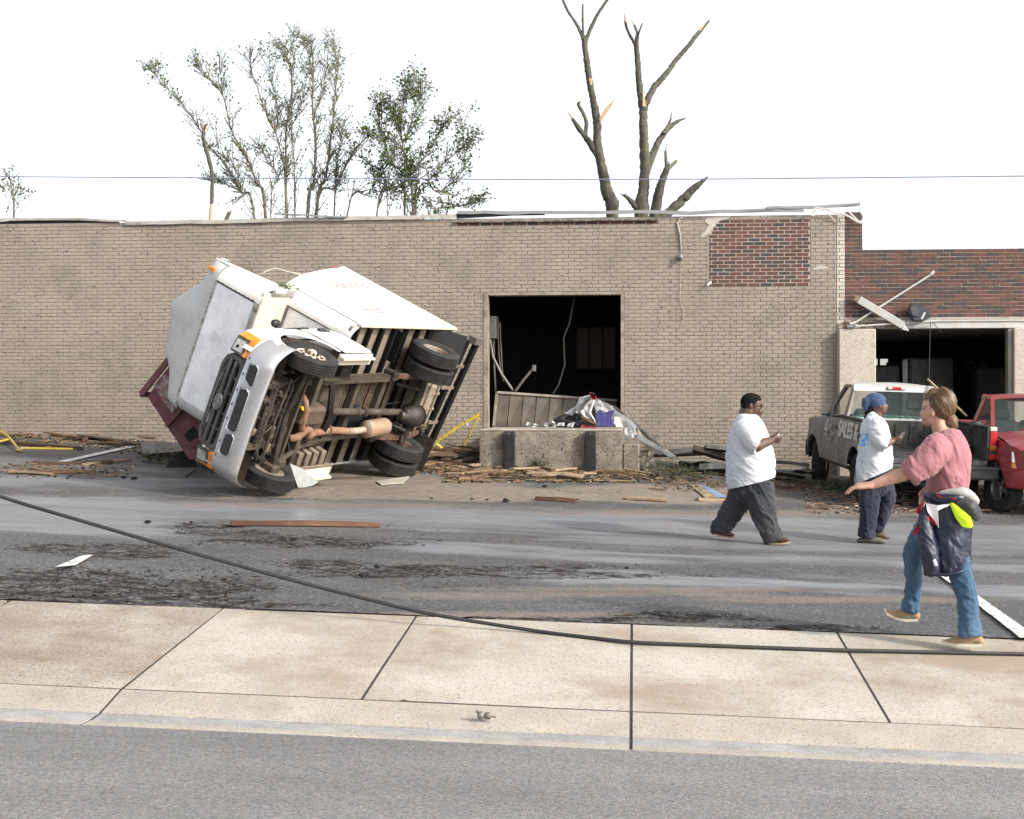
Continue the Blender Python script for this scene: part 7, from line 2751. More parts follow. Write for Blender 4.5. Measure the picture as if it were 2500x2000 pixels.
PLC = [(.215, .138, .078), (.135, .075, .042), (.31, .225, .142), (.085, .048, .028), (.20, .155, .11)]
M_pl = [mat('splintered_pine_%s' % n, c, .85, var=.3, vs=5, bump=.5, bs=40, stretch=(.25, 1, 1), dirt=(c[0] * .55, c[1] * .5, c[2] * .5), ds=5, da=.35)
        for n, c in zip(('tan', 'rust', 'pale', 'dark', 'grey'), PLC)]
M_plankA = M_pl[0]
M_oldred = mat('weathered_red_board', (.085, .032, .019), .85, var=.3, vs=5, bump=.4, bs=40, stretch=(.25, 1, 1), dirt=(.19, .12, .06), ds=4, da=.22)
M_whiteb = mat('white_painted_board', (.62, .61, .58), .7, var=.1, dirt=(.4, .35, .28), ds=5, da=.25)
M_darkb = mat('tarred_dark_board', (.045, .038, .032), .85, var=.35, vs=5, bump=.4, bs=30, stretch=(.3, 1, 1), dirt=(.12, .09, .065), ds=4, da=.3)


def plank_mesh(L, w, h, seed, splint=True):
    """a broken board along x: torn, splintered ends and uneven edges"""
    r = random.Random(seed)
    n = 5
    top = []
    ys = [-.5, -.17, .2, .5]
    mb = MB()
    xs0 = [-L / 2 + (r.uniform(0, .10) * L * (1 if splint else .06)) for _ in ys]
    xs1 = [L / 2 - (r.uniform(0, .14) * L * (1 if splint else .06)) for _ in ys]
    bow = r.uniform(-.02, .02) * L
    G = []
    for i in range(n):
        t = i / (n - 1)
        G.append([((xs0[k] * (1 - t) + xs1[k] * t), ys[k] * w * (1 - r.uniform(0, .1)), h * r.uniform(.9, 1.02) + bow * (4 * t * (1 - t))) for k in range(4)])
    mb.grid(G, (0, 0, -h))
    return mb


NPL = [0]
TONE = ['tan', 'rust brown', 'pale', 'dark brown', 'greyish']


def tone(m):
    for t, q in zip(TONE, M_pl):
        if q == m:
            return t
    return 'dark red' if m == M_oldred else 'blackened'


def size_word(L):
    return 'long' if L > 105 else ('short' if L < 70 else 'mid-length')




def plank(pa, pb, w, h, m, label, group=None, name='broken_plank', cat='plank', lift=(.0, .0), splint=True, onY=None, roll=None):
    """a board lying on the lot between two photograph points"""
    if onY is None:
        a, b = gnd(*pa), gnd(*pb)
    else:
        a, b = atY(pa[0], pa[1], onY[0]), atY(pb[0], pb[1], onY[1])
    a = a + UP * lift[0]
    b = b + UP * lift[1]
    d = b - a
    NPL[0] += 1
    me = plank_mesh(d.length, w, h, NPL[0] * 7 + 1, splint).mesh(name)
    o = obj(name, me, m)
    x = d.normalized()
    z = (UP - x * x.z).normalized()
    y = z.cross(x)
    rl = rng.uniform(-.15, .15) if roll is None else roll
    q = Matrix((x, y, z)).transposed().to_4x4() @ Matrix.Rotation(rl, 4, 'X')
    q.translation = (a + b) / 2 + UP * (.002 + abs(math.sin(rl)) * w * .5)
    o.matrix_world = q
    return tag(o, label, cat, group)


def build_debris():
    pl = lambda: rng.choice(M_pl)
    # ---- single boards that stand out
    plank((563, 1283), (926, 1287), .13, .05, M_oldred, 'long reddish board lying alone on the wet lane', splint=False)
    plank((1306, 1221), (1408, 1227), .10, .045, M_oldred, 'short red board on the tan slab in front of the dock', splint=False)
    plank((1520, 1220), (1632, 1226), .09, .03, M_pl[2], 'thin splintered lath left of the blue painted line')
    plank((1697, 1223), (1790, 1224), .10, .04, M_pl[2], 'pale board across the blue and yellow painted lines')
    plank((1905, 1194), (1985, 1192), .09, .04, M_oldred, 'red board lying behind the heavy man on the right', splint=False)
    plank((78, 1136), (290, 1132), .16, .05, M_pl[3], 'dark brown timber in front of the worn white line on the left')
    plank((200, 1138), (325, 1126), .06, .03, M_pl[2], 'pale lath crossing the dark timber on the left')
    plank((240, 1140), (308, 1146), .07, .012, M_sheetm, 'narrow strip of grey metal by the dark timber', name='metal_strip', cat='metal strip', splint=False)
    plank((20, 1155), (136, 1162), .12, .035, M_pl[2], 'wide splintered board nearest the street on the left')
    plank((80, 1146), (160, 1156), .10, .035, M_pl[0], 'orange splintered board lying on the wide board at left')
    plank((120, 1158), (235, 1156), .05, .05, M_pl[3], 'thin dark stake with a black end on the left')
    plank((-40, 1080), (220, 1100), .18, .05, M_pl[3], 'long dark plank under the yellow pipe on the left')
    plank((200, 1086), (221, 1072), .06, .05, M_oldred, 'short upright red stub by the left debris strip', lift=(0, .05))
    # ---- strip of splintered boards along the wall's foot, left
    G1 = 'splintered boards along the wall foot at left'
    L1 = 'splintered board in the strip of debris along the wall foot left of the truck'
    for k in range(34):
        px = rng.uniform(-60, 440)
        base = np.interp(px, [0, 200, 440], [1062, 1074, 1096])
        py = base + rng.uniform(-8, 8)
        L = rng.uniform(40, 150)
        sl = rng.uniform(-.02, .16)
        m1 = pl()
        plank((px - L / 2, py - L / 2 * sl), (px + L / 2, py + L / 2 * sl), rng.uniform(.06, .14), rng.uniform(.02, .04), m1, '%s %s splintered board %s along the wall foot' % (size_word(L), tone(m1), 'at the far left' if px < 80 else 'behind the yellow pipe' if px < 200 else 'left of the dumpster' if px < 330 else 'running behind the dumpster'), G1, lift=(rng.uniform(0, .10), rng.uniform(0, .08)))
    # ---- heap between the truck and the dock
    G2 = 'boards heaped beside the dock'
    L2 = 'splintered board in the heap between the truck and the dock'
    for k in range(26):
        px = rng.uniform(1030, 1190)
        py = rng.uniform(1108, 1150)
        L = rng.uniform(50, 150)
        sl = rng.uniform(-.25, .12)
        m = rng.choice([M_pl[1], M_pl[3], M_pl[0], M_pl[3], M_oldred, M_darkb])
        plank((px - L / 2, py - L / 2 * sl), (px + L / 2, py + L / 2 * sl), rng.uniform(.05, .13), rng.uniform(.02, .05), m, '%s %s board %s of the heap between truck and dock' % (size_word(L), tone(m), 'on the truck side' if px < 1085 else 'in the middle' if px < 1140 else 'on the dock side'), G2, lift=(rng.uniform(0, .22), rng.uniform(0, .18)))
    # ---- litter in front of the dock
    G3 = 'boards strewn in front of the dock'
    L3 = 'splintered board strewn on the ground in front of the dock bumpers'
    for k in range(30):
        px = rng.uniform(1100, 1570)
        py = rng.uniform(1150, 1172)
        L = rng.uniform(30, 130)
        sl = rng.uniform(-.15, .25)
        m3 = rng.choice([M_pl[0], M_pl[2], M_pl[1], M_pl[2]])
        plank((px - L / 2, py - L / 2 * sl), (px + L / 2, py + L / 2 * sl), rng.uniform(.04, .10), rng.uniform(.02, .035), m3, '%s %s splintered board strewn %s' % (size_word(L), tone(m3), 'left of the first dock bumper' if px < 1225 else 'between the two dock bumpers' if px < 1330 else 'just left of the right dock bumper' if px < 1440 else 'right of the right dock bumper'), G3, lift=(rng.uniform(0, .05), rng.uniform(0, .06)))
    plank((1102, 1152), (1190, 1137), .13, .04, M_pl[2], 'wide fresh yellow board beside the left dock bumper', lift=(0, .02))
    plank((1190, 1142), (1290, 1140), .09, .03, M_whiteb, 'white painted board in front of the dock', splint=False, lift=(.04, .04))
    plank((1240, 1152), (1350, 1166), .08, .03, M_pl[2], 'long pale lath in front of the dock', lift=(.03, .01))
    plank((1325, 1130), (1362, 1167), .06, .04, M_pl[0], 'brown stake leaning towards the street before the dock', lift=(.12, .0))
    plank((1058, 1120), (1190, 1126), .12, .05, M_oldred, 'long reddish timber pointing at the dock corner', lift=(.12, .10))
    plank((1015, 1145), (1080, 1147), .10, .03, M_pl[2], 'pale board end by the truck step', lift=(.01, .01))
    plank((1030, 1137), (1062, 1143), .12, .02, M_whiteb, 'white board by the truck step', splint=False, lift=(.03, .03))
    # ---- dark roofing beams by the right
    Y = 24.3
    for i, (a, b, w, h, lab) in enumerate((
            ((1595, 1118), (1760, 1112), .12, .10, 'long dark beam at the top of the roofing wreckage'),
            ((1690, 1105), (1790, 1135), .14, .09, 'charred beam slanting down behind the heavy man'),
            ((1600, 1135), (1710, 1165), .16, .05, 'dark flat strip slanting through the roofing wreckage'),
            ((1720, 1100), (1830, 1112), .22, .06, 'grey weathered slab on top of the roofing wreckage'),
            ((1705, 1160), (1800, 1160), .30, .10, 'black metal trough at the front of the roofing wreckage'),
            ((1890, 1132), (1975, 1140), .18, .05, 'dark plank between the heavy man and the grey pickup'),
            ((1885, 1160), (1965, 1172), .16, .03, 'grey strip lying before the grey pickup wheel'))):
        plank(a, b, w, h, M_darkmet if i != 1 else M_darkb, lab, name='roofing_beam', cat='beam', onY=(Y - .15 * i, Y - .15 * i + rng.uniform(-.2, .2)), splint=False, roll=rng.uniform(-.5, .5))
    rr = random.Random(12)
    for i, (c, L, W_, lab) in enumerate((((1640, 1150), 1.3, .5, 'crumpled dark roofing sheet behind the fallen pine branch'), ((1745, 1142), 1.2, .5, 'bent roofing sheet behind the heavy man'), ((1925, 1152), .9, .45, 'grey torn panel beside the grey pickup front wheel'))):
        p0 = atY(c[0], c[1], 24.0)
        G = []
        for u in np.linspace(-.5, .5, 14):
            G.append([(p0.x + u * L, p0.y + v * W_ * 1.2, p0.z - v * .12 + .10 * (fbm(np.array([[u * 3 + i * 7, v * 2.]]), 3, i)[0] - .5) * 2 - .12 * u * (1 if i == 1 else -.3)) for v in np.linspace(-.5, .5, 7)])
        sheet('roofing_sheet', lab, 'sheet metal', G, M_darkmet if i < 2 else M_sheetm, (0, 0, -.012))
    # crumpled metal and black membrane in front of the dumpster
    p0 = gnd(400, 1112)
    G = []
    for u in np.linspace(0, 1, 16):
        a, b = gnd(338 + 120 * u, 1104 + 2 * u), gnd(356 + 96 * u, 1122 - 6 * u)
        G.append([a.lerp(b, v) + UP * (.13 + .06 * math.sin(v * 6 + u * 3) * (1 - u * .5) - .08 * v + .03 * vnoise(np.array([[u * 6, v * 3]]), 2)[0]) for v in np.linspace(0, 1, 7)])
    sheet('flashing_scrap', 'bent shiny flashing scrap lying before the dumpster', 'sheet metal', G, M_sheetm, (0, 0, -.006))
    a, b, c = gnd(402, 1143), gnd(478, 1142), gnd(462, 1132) + UP * .26
    mem = MB().prism([a, b + Vector((0, .1, 0)), c + Vector((-.05, .1, .0)), a.lerp(c, .5) + Vector((-.02, .02, .04))], (0, 0, 0), (0, .03, 0))
    tag(recentre(obj('roof_membrane', mem, M_tarsheet)), 'torn black roofing membrane under the tipped truck nose', 'membrane')
    a = gnd(455, 1165)
    tag(recentre(obj('bent_rod', MB().tube([a + UP * .01, gnd(478, 1152) + UP * .03, atD(492, 1138, 19.2), atD(500, 1132, 19.2)], .012, 6), M_plastic, smooth=60)), 'thin black rod under the truck headlight', 'rod')
    # torn white fibreglass piece by the lower front wheel
    pts = [(708, 1132), (740, 1145), (762, 1165), (777, 1177), (765, 1185), (745, 1190), (728, 1191)]
    P0 = [atD(x, y, 18.35) for x, y in pts]
    pc = MB().prism(P0, (0, 0, 0), FW * .012)
    tag(recentre(obj('fibreglass_scrap', pc, mat('white_fibreglass', (.42, .42, .41), .6, var=.15, vs=14, bump=.3, bs=60, speck=(.35, .30, .24), sps=60, spa=.66))), 'torn white fibreglass piece leaning beside the lower front tyre', 'scrap')
    a = [gnd(918, 1178) + UP * .01, gnd(1000, 1174) + UP * .06, gnd(985, 1182) + UP * .01, gnd(930, 1186) + UP * .01]
    tag(recentre(obj('siding_scrap', MB().prism(a, (0, 0, 0), (0, 0, .01)), mat('cream_siding', (.34, .32, .26), .7))), 'cream siding scrap beside the rear tyre of the truck', 'scrap')
    plank((790, 1172), (918, 1170), .12, .02, M_darkb, 'dark flat board under the truck between its wheels')
    plank((700, 1150), (840, 1148), .05, .03, M_pl[0], 'thin lath under the truck box')


def build_yellow():
    MY = mat('yellow_caution_tape', (.50, .37, .03), .5, var=.2, vs=9, bump=.2, bs=30, speck=(.05, .04, .015), sps=30, spa=.57)
    T = thing('caution_tape', 'twisted yellow caution tape strung against the wall left of the dock', 'tape', gnd(1060, 1110))
    o = T.location.copy()
    Y = 25.0
    q = lambda x, y: atY(x, y, Y) - o
    for pts in ([(1172, 1011), (1140, 1029), (1110, 1048), (1080, 1070), (1060, 1085), (1048, 1100)], [(1172, 1012), (1155, 1045), (1138, 1075), (1127, 1093)], [(1064, 1083), (1080, 1095), (1088, 1103)], [(1048, 1100), (1055, 1104), (1062, 1108)]):
        G = []
        for i, (x, y) in enumerate(pts):
            w = .038 * (.5 + .5 * abs(math.cos(i * 1.3)))
            c = q(x, y)
            G.append([c + Vector((0, .01 * math.sin(i), w)), c + Vector((0, -.012, 0)), c - Vector((0, .01 * math.sin(i), w))])
        obj('tape_length', MB().grid(G, (0, .003, 0)), MY, T, smooth=60)
    obj('tape_knot', MB().box(q(1140, 1036), (.04, .03, .05), Matrix.Rotation(.5, 3, 'Y'), .01), mat('pale_knot', (.6, .55, .58), .6), T)
    MYp = mat('yellow_gas_pipe', (.46, .34, .045), .5, var=.15, bump=.1, dirt=(.3, .25, .15), ds=6, da=.3)
    P = [gnd(-30, 1066) + UP * .25, gnd(20, 1083) + UP * .12, gnd(48, 1105) + UP * .03]
    T = thing('yellow_pipe', 'bent yellow pipe frame lying at the far left of the lot', 'pipe', gnd(30, 1105))
    o = T.location.copy()
    obj('pipe', MB().tube([p - o for p in P], .022, 8), MYp, T, smooth=60)
    obj('pipe', MB().tube([gnd(-20, 1092) + UP * .06 - o, gnd(20, 1087) + UP * .10 - o], .02, 8), MYp, T, smooth=60)
    obj('pipe', MB().tube([gnd(50, 1102) + UP * .05 - o, gnd(120, 1103) + UP * .05 - o, gnd(178, 1103) + UP * .04 - o], .022, 8), MYp, T, smooth=60)
    obj('flange', MB().lathe([(.05, 0), (.06, .01), (.06, .03), (.05, .04)], gnd(47, 1106) + UP * .03 - o, (0, 0, 1), 16), MYp, T, smooth=40)
    a, b, c = gnd(1042, 1130) + UP * .10, gnd(1072, 1145) + UP * .04, gnd(1112, 1155) + UP * .02
    tag(recentre(obj('yellow_pipe', MB().tube([a, b, c], .02, 8), MYp, smooth=60)), 'short yellow pipe among the boards by the truck step', 'pipe')


def build_dumpster():
    d = 21.45
    A = lambda x, y, o=0.: atD(x, y, d + o)
    T = thing('dumpster', 'tipped maroon steel dumpster propping up the truck box', 'dumpster', gnd(470, 1135))
    o = T.location.copy()
    MM = mat('maroon_steel', (.105, .022, .030), .6, var=.2, vs=5, bump=.2, bs=30, bd=.01, dirt=(.16, .07, .07), ds=4, da=.3, dw=.2)
    MS = mat('scraped_maroon', (.15, .055, .06), .7, var=.4, vs=12, bump=.3, dirt=(.36, .33, .33), ds=9, da=.45, dw=.08)
    D = FW * 1.5
    poly = [(360, 968), (470, 828), (606, 1000), (570, 1119), (462, 1121), (408, 1042)]
    P = [A(*q) - o for q in poly]
    for i, nm in ((0, 'end_wall'), (1, 'end_wall')):
        off = D * i
        obj(nm, MB().prism(P, off, off + FW * .02), MM, T)
    for i in range(1, 6):
        a, b = P[i], P[(i + 1) % 6]
        cen = sum(P, Vector()) / 6
        n = (cen - (a + b) / 2).normalized() * .015
        obj('side_wall', MB().add([a + FW * .02, b + FW * .02, b + D, a + D, a + n + FW * .02, b + n + FW * .02, b + n + D, a + n + D], [(0, 1, 2, 3), (4, 7, 6, 5), (0, 4, 5, 1), (1, 5, 6, 2), (2, 6, 7, 3), (3, 7, 4, 0)]), MM, T)
    # rim channel
    ra, rb = A(345, 963, -.04) - o, A(478, 794, -.04) - o
    obj('rim', MB().bar(ra, rb, .08, .085, UP, .006).bar(ra + FW * .06, ra + D, .08, .085, UP, .006).bar(rb + FW * .06, rb + D, .08, .085, UP, .006), MM, T)
    # scraped panel inset and stiffener, fork pocket
    obj('scraped_panel', MB().prism([A(x, y, -.012) - o for x, y in ((374, 943), (440, 862), (480, 930), (420, 1010))], (0, 0, 0), FW * .010), MS, T)
    obj('stiffener', MB().bar(A(406, 1041, -.05) - o, A(500, 940, -.05) - o, .09, .05, UP, .006), MM, T)
    pk = obj('fork_pocket', MB().prism([A(x, y, -.02) - o for x, y in ((428, 1046), (472, 1005), (520, 1075), (462, 1095))], (0, 0, 0), FW * .018), MM, T)
    obj('pocket_void', MB().prism([A(x, y, -.024) - o for x, y in ((449, 1062), (472, 1040), (490, 1062), (463, 1080))], (0, 0, 0), FW * .003), M_black, pk)


def build_wall_bits():
    # conduit stub and wires on the wall
    MC = mat('ivory_cable', (.38, .34, .285), .7, bump=.1)
    W = WY - .02
    q = lambda x, y, dy=0.: atY(x, y, W + dy)
    tag(recentre(obj('loose_wire', MB().tube([q(1672, 528), q(1660, 534), q(1653, 545), q(1656, 555), q(1661, 575), q(1662, 605), q(1664, 622), q(1663, 640), q(1662, 690), q(1660, 730), q(1664, 745), q(1669, 758), q(1668, 780), q(1662, 800), q(1656, 808)], [.014] * 6 + [.004] * 9, 6), MC, smooth=60)), 'thin ivory wire hanging down the tan wall from the roof', 'wire')
    T = thing('wall_lamp_stub', 'small round grey junction box on the wall beside the loose wire', 'junction box', q(1660, 628, -.02))
    obj('body', MB().lathe([(.045, -.02), (.05, .03), (.03, .05), (.001, .055)], (0, 0, 0), (0, -1, .1), 14), M_sheetm, T, smooth=40)
    obj('plug', MB().box((.0, -.05, -.05), (.05, .04, .06), None, .008), M_plastic, T)
    T = thing('camera_bracket', 'small white camera bracket under the left corner of the red brick panel', 'bracket', q(1730, 694, -.03))
    obj('arm', MB().bar((-.03, -.04, -.02), (.05, .02, .05), .03, .04), M_whitesteel, T)
    obj('mount', MB().box((.05, .02, .05), (.05, .04, .05), None, .006), M_plastic, T)
    # shop front: fallen pole, square post, wall unit, wires
    W2 = WY - .12
    q = lambda x, y, dy=0.: atY(x, y, W2 + dy)
    T = thing('fallen_pole', 'slim white pole leaning diagonally across the red brick wall', 'pole', q(2084, 790))
    o = T.location.copy()
    obj('pole', MB().tube([q(2084, 790) - o, q(2277, 668, .03) - o], .018, 10), M_whitesteel, T, smooth=60)
    obj('end_fitting', MB().bar(q(2272, 671, .03) - o, q(2280, 663, .03) - o, .05, .05, UP, .006).bar(q(2090, 787) - o, q(2074, 791) - o, .06, .04, UP, .006), M_whitesteel, T)
    T = thing('fallen_rail', 'slim white rail lying flat along the lintel', 'rail', q(2085, 797, -.05))
    o = T.location.copy()
    obj('rail', MB().tube([q(2085, 797, -.05) - o, q(2290, 784, -.02) - o], .017, 10), M_whitesteel, T, smooth=60)
    obj('bracket', MB().box(q(2078, 797, -.05) - o, (.16, .06, .05), Matrix.Rotation(.05, 3, 'Y'), .006), M_sheetm, T)
    T = thing('fallen_post', 'white square post slanting down across the shop wall under the pole', 'post', q(2212, 802, -.08))
    o = T.location.copy()
    a, b = q(2096, 732, .02) - o, q(2204, 795, -.04) - o
    obj('shaft', MB().bar(a, b, .13, .13, UP, .006), M_whitesteel, T)
    obj('splintered_end', MB().bar(a, a + (a - b).normalized() * .07, .10, .10, UP).bar(a, a + (a - b).normalized() * .10 + Vector((0, 0, .04)), .03, .03, UP), M_pl[2], T)
    obj('torn_tip', MB().prism([b + Vector((-.02, 0, -.07)), b + Vector((.10, 0, -.10)), b + Vector((.0, 0, .07))], (0, -.06, 0), (0, .06, 0)), M_whitesteel, T)
    T = thing('wall_unit', 'smashed black electrical unit hanging from the red brick above the lintel', 'electrical box', q(2245, 760, -.05))
    o = T.location.copy()
    MU = mat('dark_slate_plastic', (.035, .038, .045), .5, var=.2, bump=.1)
    obj('case', MB().prism([q(x, y, -.16) - o for x, y in ((2216, 760), (2228, 740), (2250, 745), (2268, 752), (2272, 775), (2258, 783), (2232, 782), (2226, 770))], (0, 0, 0), (0, .22, 0)), MU, T)
    obj('case_lid', MB().prism([q(x, y, -.19) - o for x, y in ((2222, 752), (2236, 744), (2248, 760), (2240, 772), (2228, 770))], (0, 0, 0), (0, .028, 0)), mat('slate_lid', (.06, .064, .072), .45), T)
    obj('sticker', MB().prism([q(x, y, -.1665) - o for x, y in ((2257, 762), (2260, 764), (2252, 780), (2248, 778))], (0, 0, 0), (0, .006, 0)), M_clear, T)
    tag(recentre(obj('loose_wire', MB().tube([q(2272, 785), q(2270, 830), q(2269, 880), q(2268, 930)], .007, 6), M_plastic, smooth=60)), 'dark wire dangling from the lintel into the shop opening', 'wire')
    tag(recentre(obj('loose_wire', MB().tube([q(2275, 785, -.03), q(2286, 798, -.03), q(2298, 812, .0)], .006, 6), M_plastic, smooth=60)), 'short curl of wire under the lintel right of the dangling wire', 'wire')
    # torn gutter and strips at the roof corner
    W3 = WY - .1
    q = lambda x, y, dy=0.: atY(x, y, W3 + dy)
    T = thing('torn_gutter', 'tangled white gutter strips hanging off the roof corner above the red brick', 'gutter', q(2090, 545))
    o = T.location.copy()
    for pts, r in (([(1990, 507), (2020, 512), (2040, 520), (2060, 522), (2078, 532), (2090, 540), (2105, 545)], .018), ([(2070, 515), (2085, 530), (2098, 542), (2106, 538), (2107, 528), (2103, 520)], .016), ([(2099, 508), (2100, 518), (2106, 525)], .014), ([(2020, 522), (2032, 532), (2040, 542)], .008)):
        obj('strip', MB().tube([q(*p) - o for p in pts], r, 4, True, r * .4), M_whitesteel, T, smooth=60)
    obj('strip_end', MB().bar(q(1989, 508) - o, q(1984, 528) - o, .05, .012, (0, 1, 0)), M_whitesteel, T)
    # white wire arching between the two halves of the truck box
    tag(recentre(obj('loose_wire', MB().tube([atD(632, 672, 21.0), atD(655, 660, 21.0), atD(674, 655, 21.1), atD(700, 663, 21.2), atD(738, 671, 21.3)], .012, 6), MC, smooth=60)), 'white wire arching over the gap in the truck box roof', 'wire')
    # lath standing in the pickup bed
    tag(recentre(obj('timber_lath', MB().bar(atD(2265, 926, 22.2), atD(2360, 1016, 21.4), .035, .02), M_pl[2])), 'pale lath sticking up out of the grey pickup bed', 'lath')
    # shop interior
    MI = mat('dim_white_lettering', (.26, .26, .27), .7, bump=0)
    p0 = atY(2335, 895, 31.7)
    T = thing('wall_sign', 'dim Café sign with a round emblem inside the dark shop', 'sign', p0)
    obj('board', MB().box((.25, .06, 0), (2.2, .02, .7), None, .005), mat('navy_sign_board', (.012, .013, .02), .8, bump=0), T)
    rr_ = F / 31.5
    me = place_text('lettering', 'Café', .26, MI, T, ((2380 - 2335) / rr_, .045, 0), (1, 0, 0), (0, 0, 1), extrude=.004, shear=.25, bold=.006)
    e = MB()
    cx = (2325 - 2335) / rr_
    e.tube([(cx + .11 * math.cos(a), .04, .11 * math.sin(a)) for a in np.linspace(0, 6.283, 25)], .012, 6, False)
    e.lathe([(.001, 0), (.098, 0), (.098, .006), (.001, .007)], (cx, .05, 0), (0, -1, 0), 24)
    obj('emblem', e, MI, T, smooth=50)
    place_text('emblem_lettering', 'GE', .11, bpy.data.materials['navy_sign_board'], T, (cx, .038, 0), (1, 0, 0), (0, 0, 1), extrude=.004, shear=.3, bold=.002)
    for i, (px, py, w, h, Y, lab) in enumerate(((2265, 935, .9, 1.0, 29.5, 'pale refrigerator standing in the dark shop below the dangling wire'), (2420, 925, .75, .45, 30.5, 'wall oven on the right inside the dark shop'), (2148, 935, .7, .7, 29.2, 'dark appliance in front of the bright rear window'))):
        c = atY(px, py, Y)
        T = thing('appliance', lab, 'appliance', (c.x, c.y, -1.0))
        mm = mat('appliance_grey_%s' % 'abc'[i], ((.10, .10, .10), (.16, .16, .16), (.02, .022, .025))[i], .35, metal=.3, bump=0)
        hh = c.z + h / 2 + 1.0
        obj('cabinet', MB().box2((-w / 2, -.3, 0), (w / 2, .3, hh), .02), mm, T)
        obj('door', MB().box2((-w / 2 + .02, -.33, hh - h), (w / 2 - .02, -.301, hh - .03), .01), mm, T)
        obj('handle', MB().box2((-w / 2 + .06, -.37, hh - h + .1), (-w / 2 + .09, -.331, hh - .1), .008), M_alu, T)
    T = thing('doorway_trim', 'pale inner door frame left of centre inside the shop', 'door frame', atY(2195, 960, 30.8) * 1.0)
    T.location.z = -1.0
    obj('frame', MB().box2((-.26, -.05, 0), (-.18, .05, 2.0)).box2((.16, -.05, 0), (.24, .05, 2.0)).box2((-.18, -.05, 1.92), (.16, .05, 2.0)), mat('pale_frame', (.20, .18, .15), .8), T)


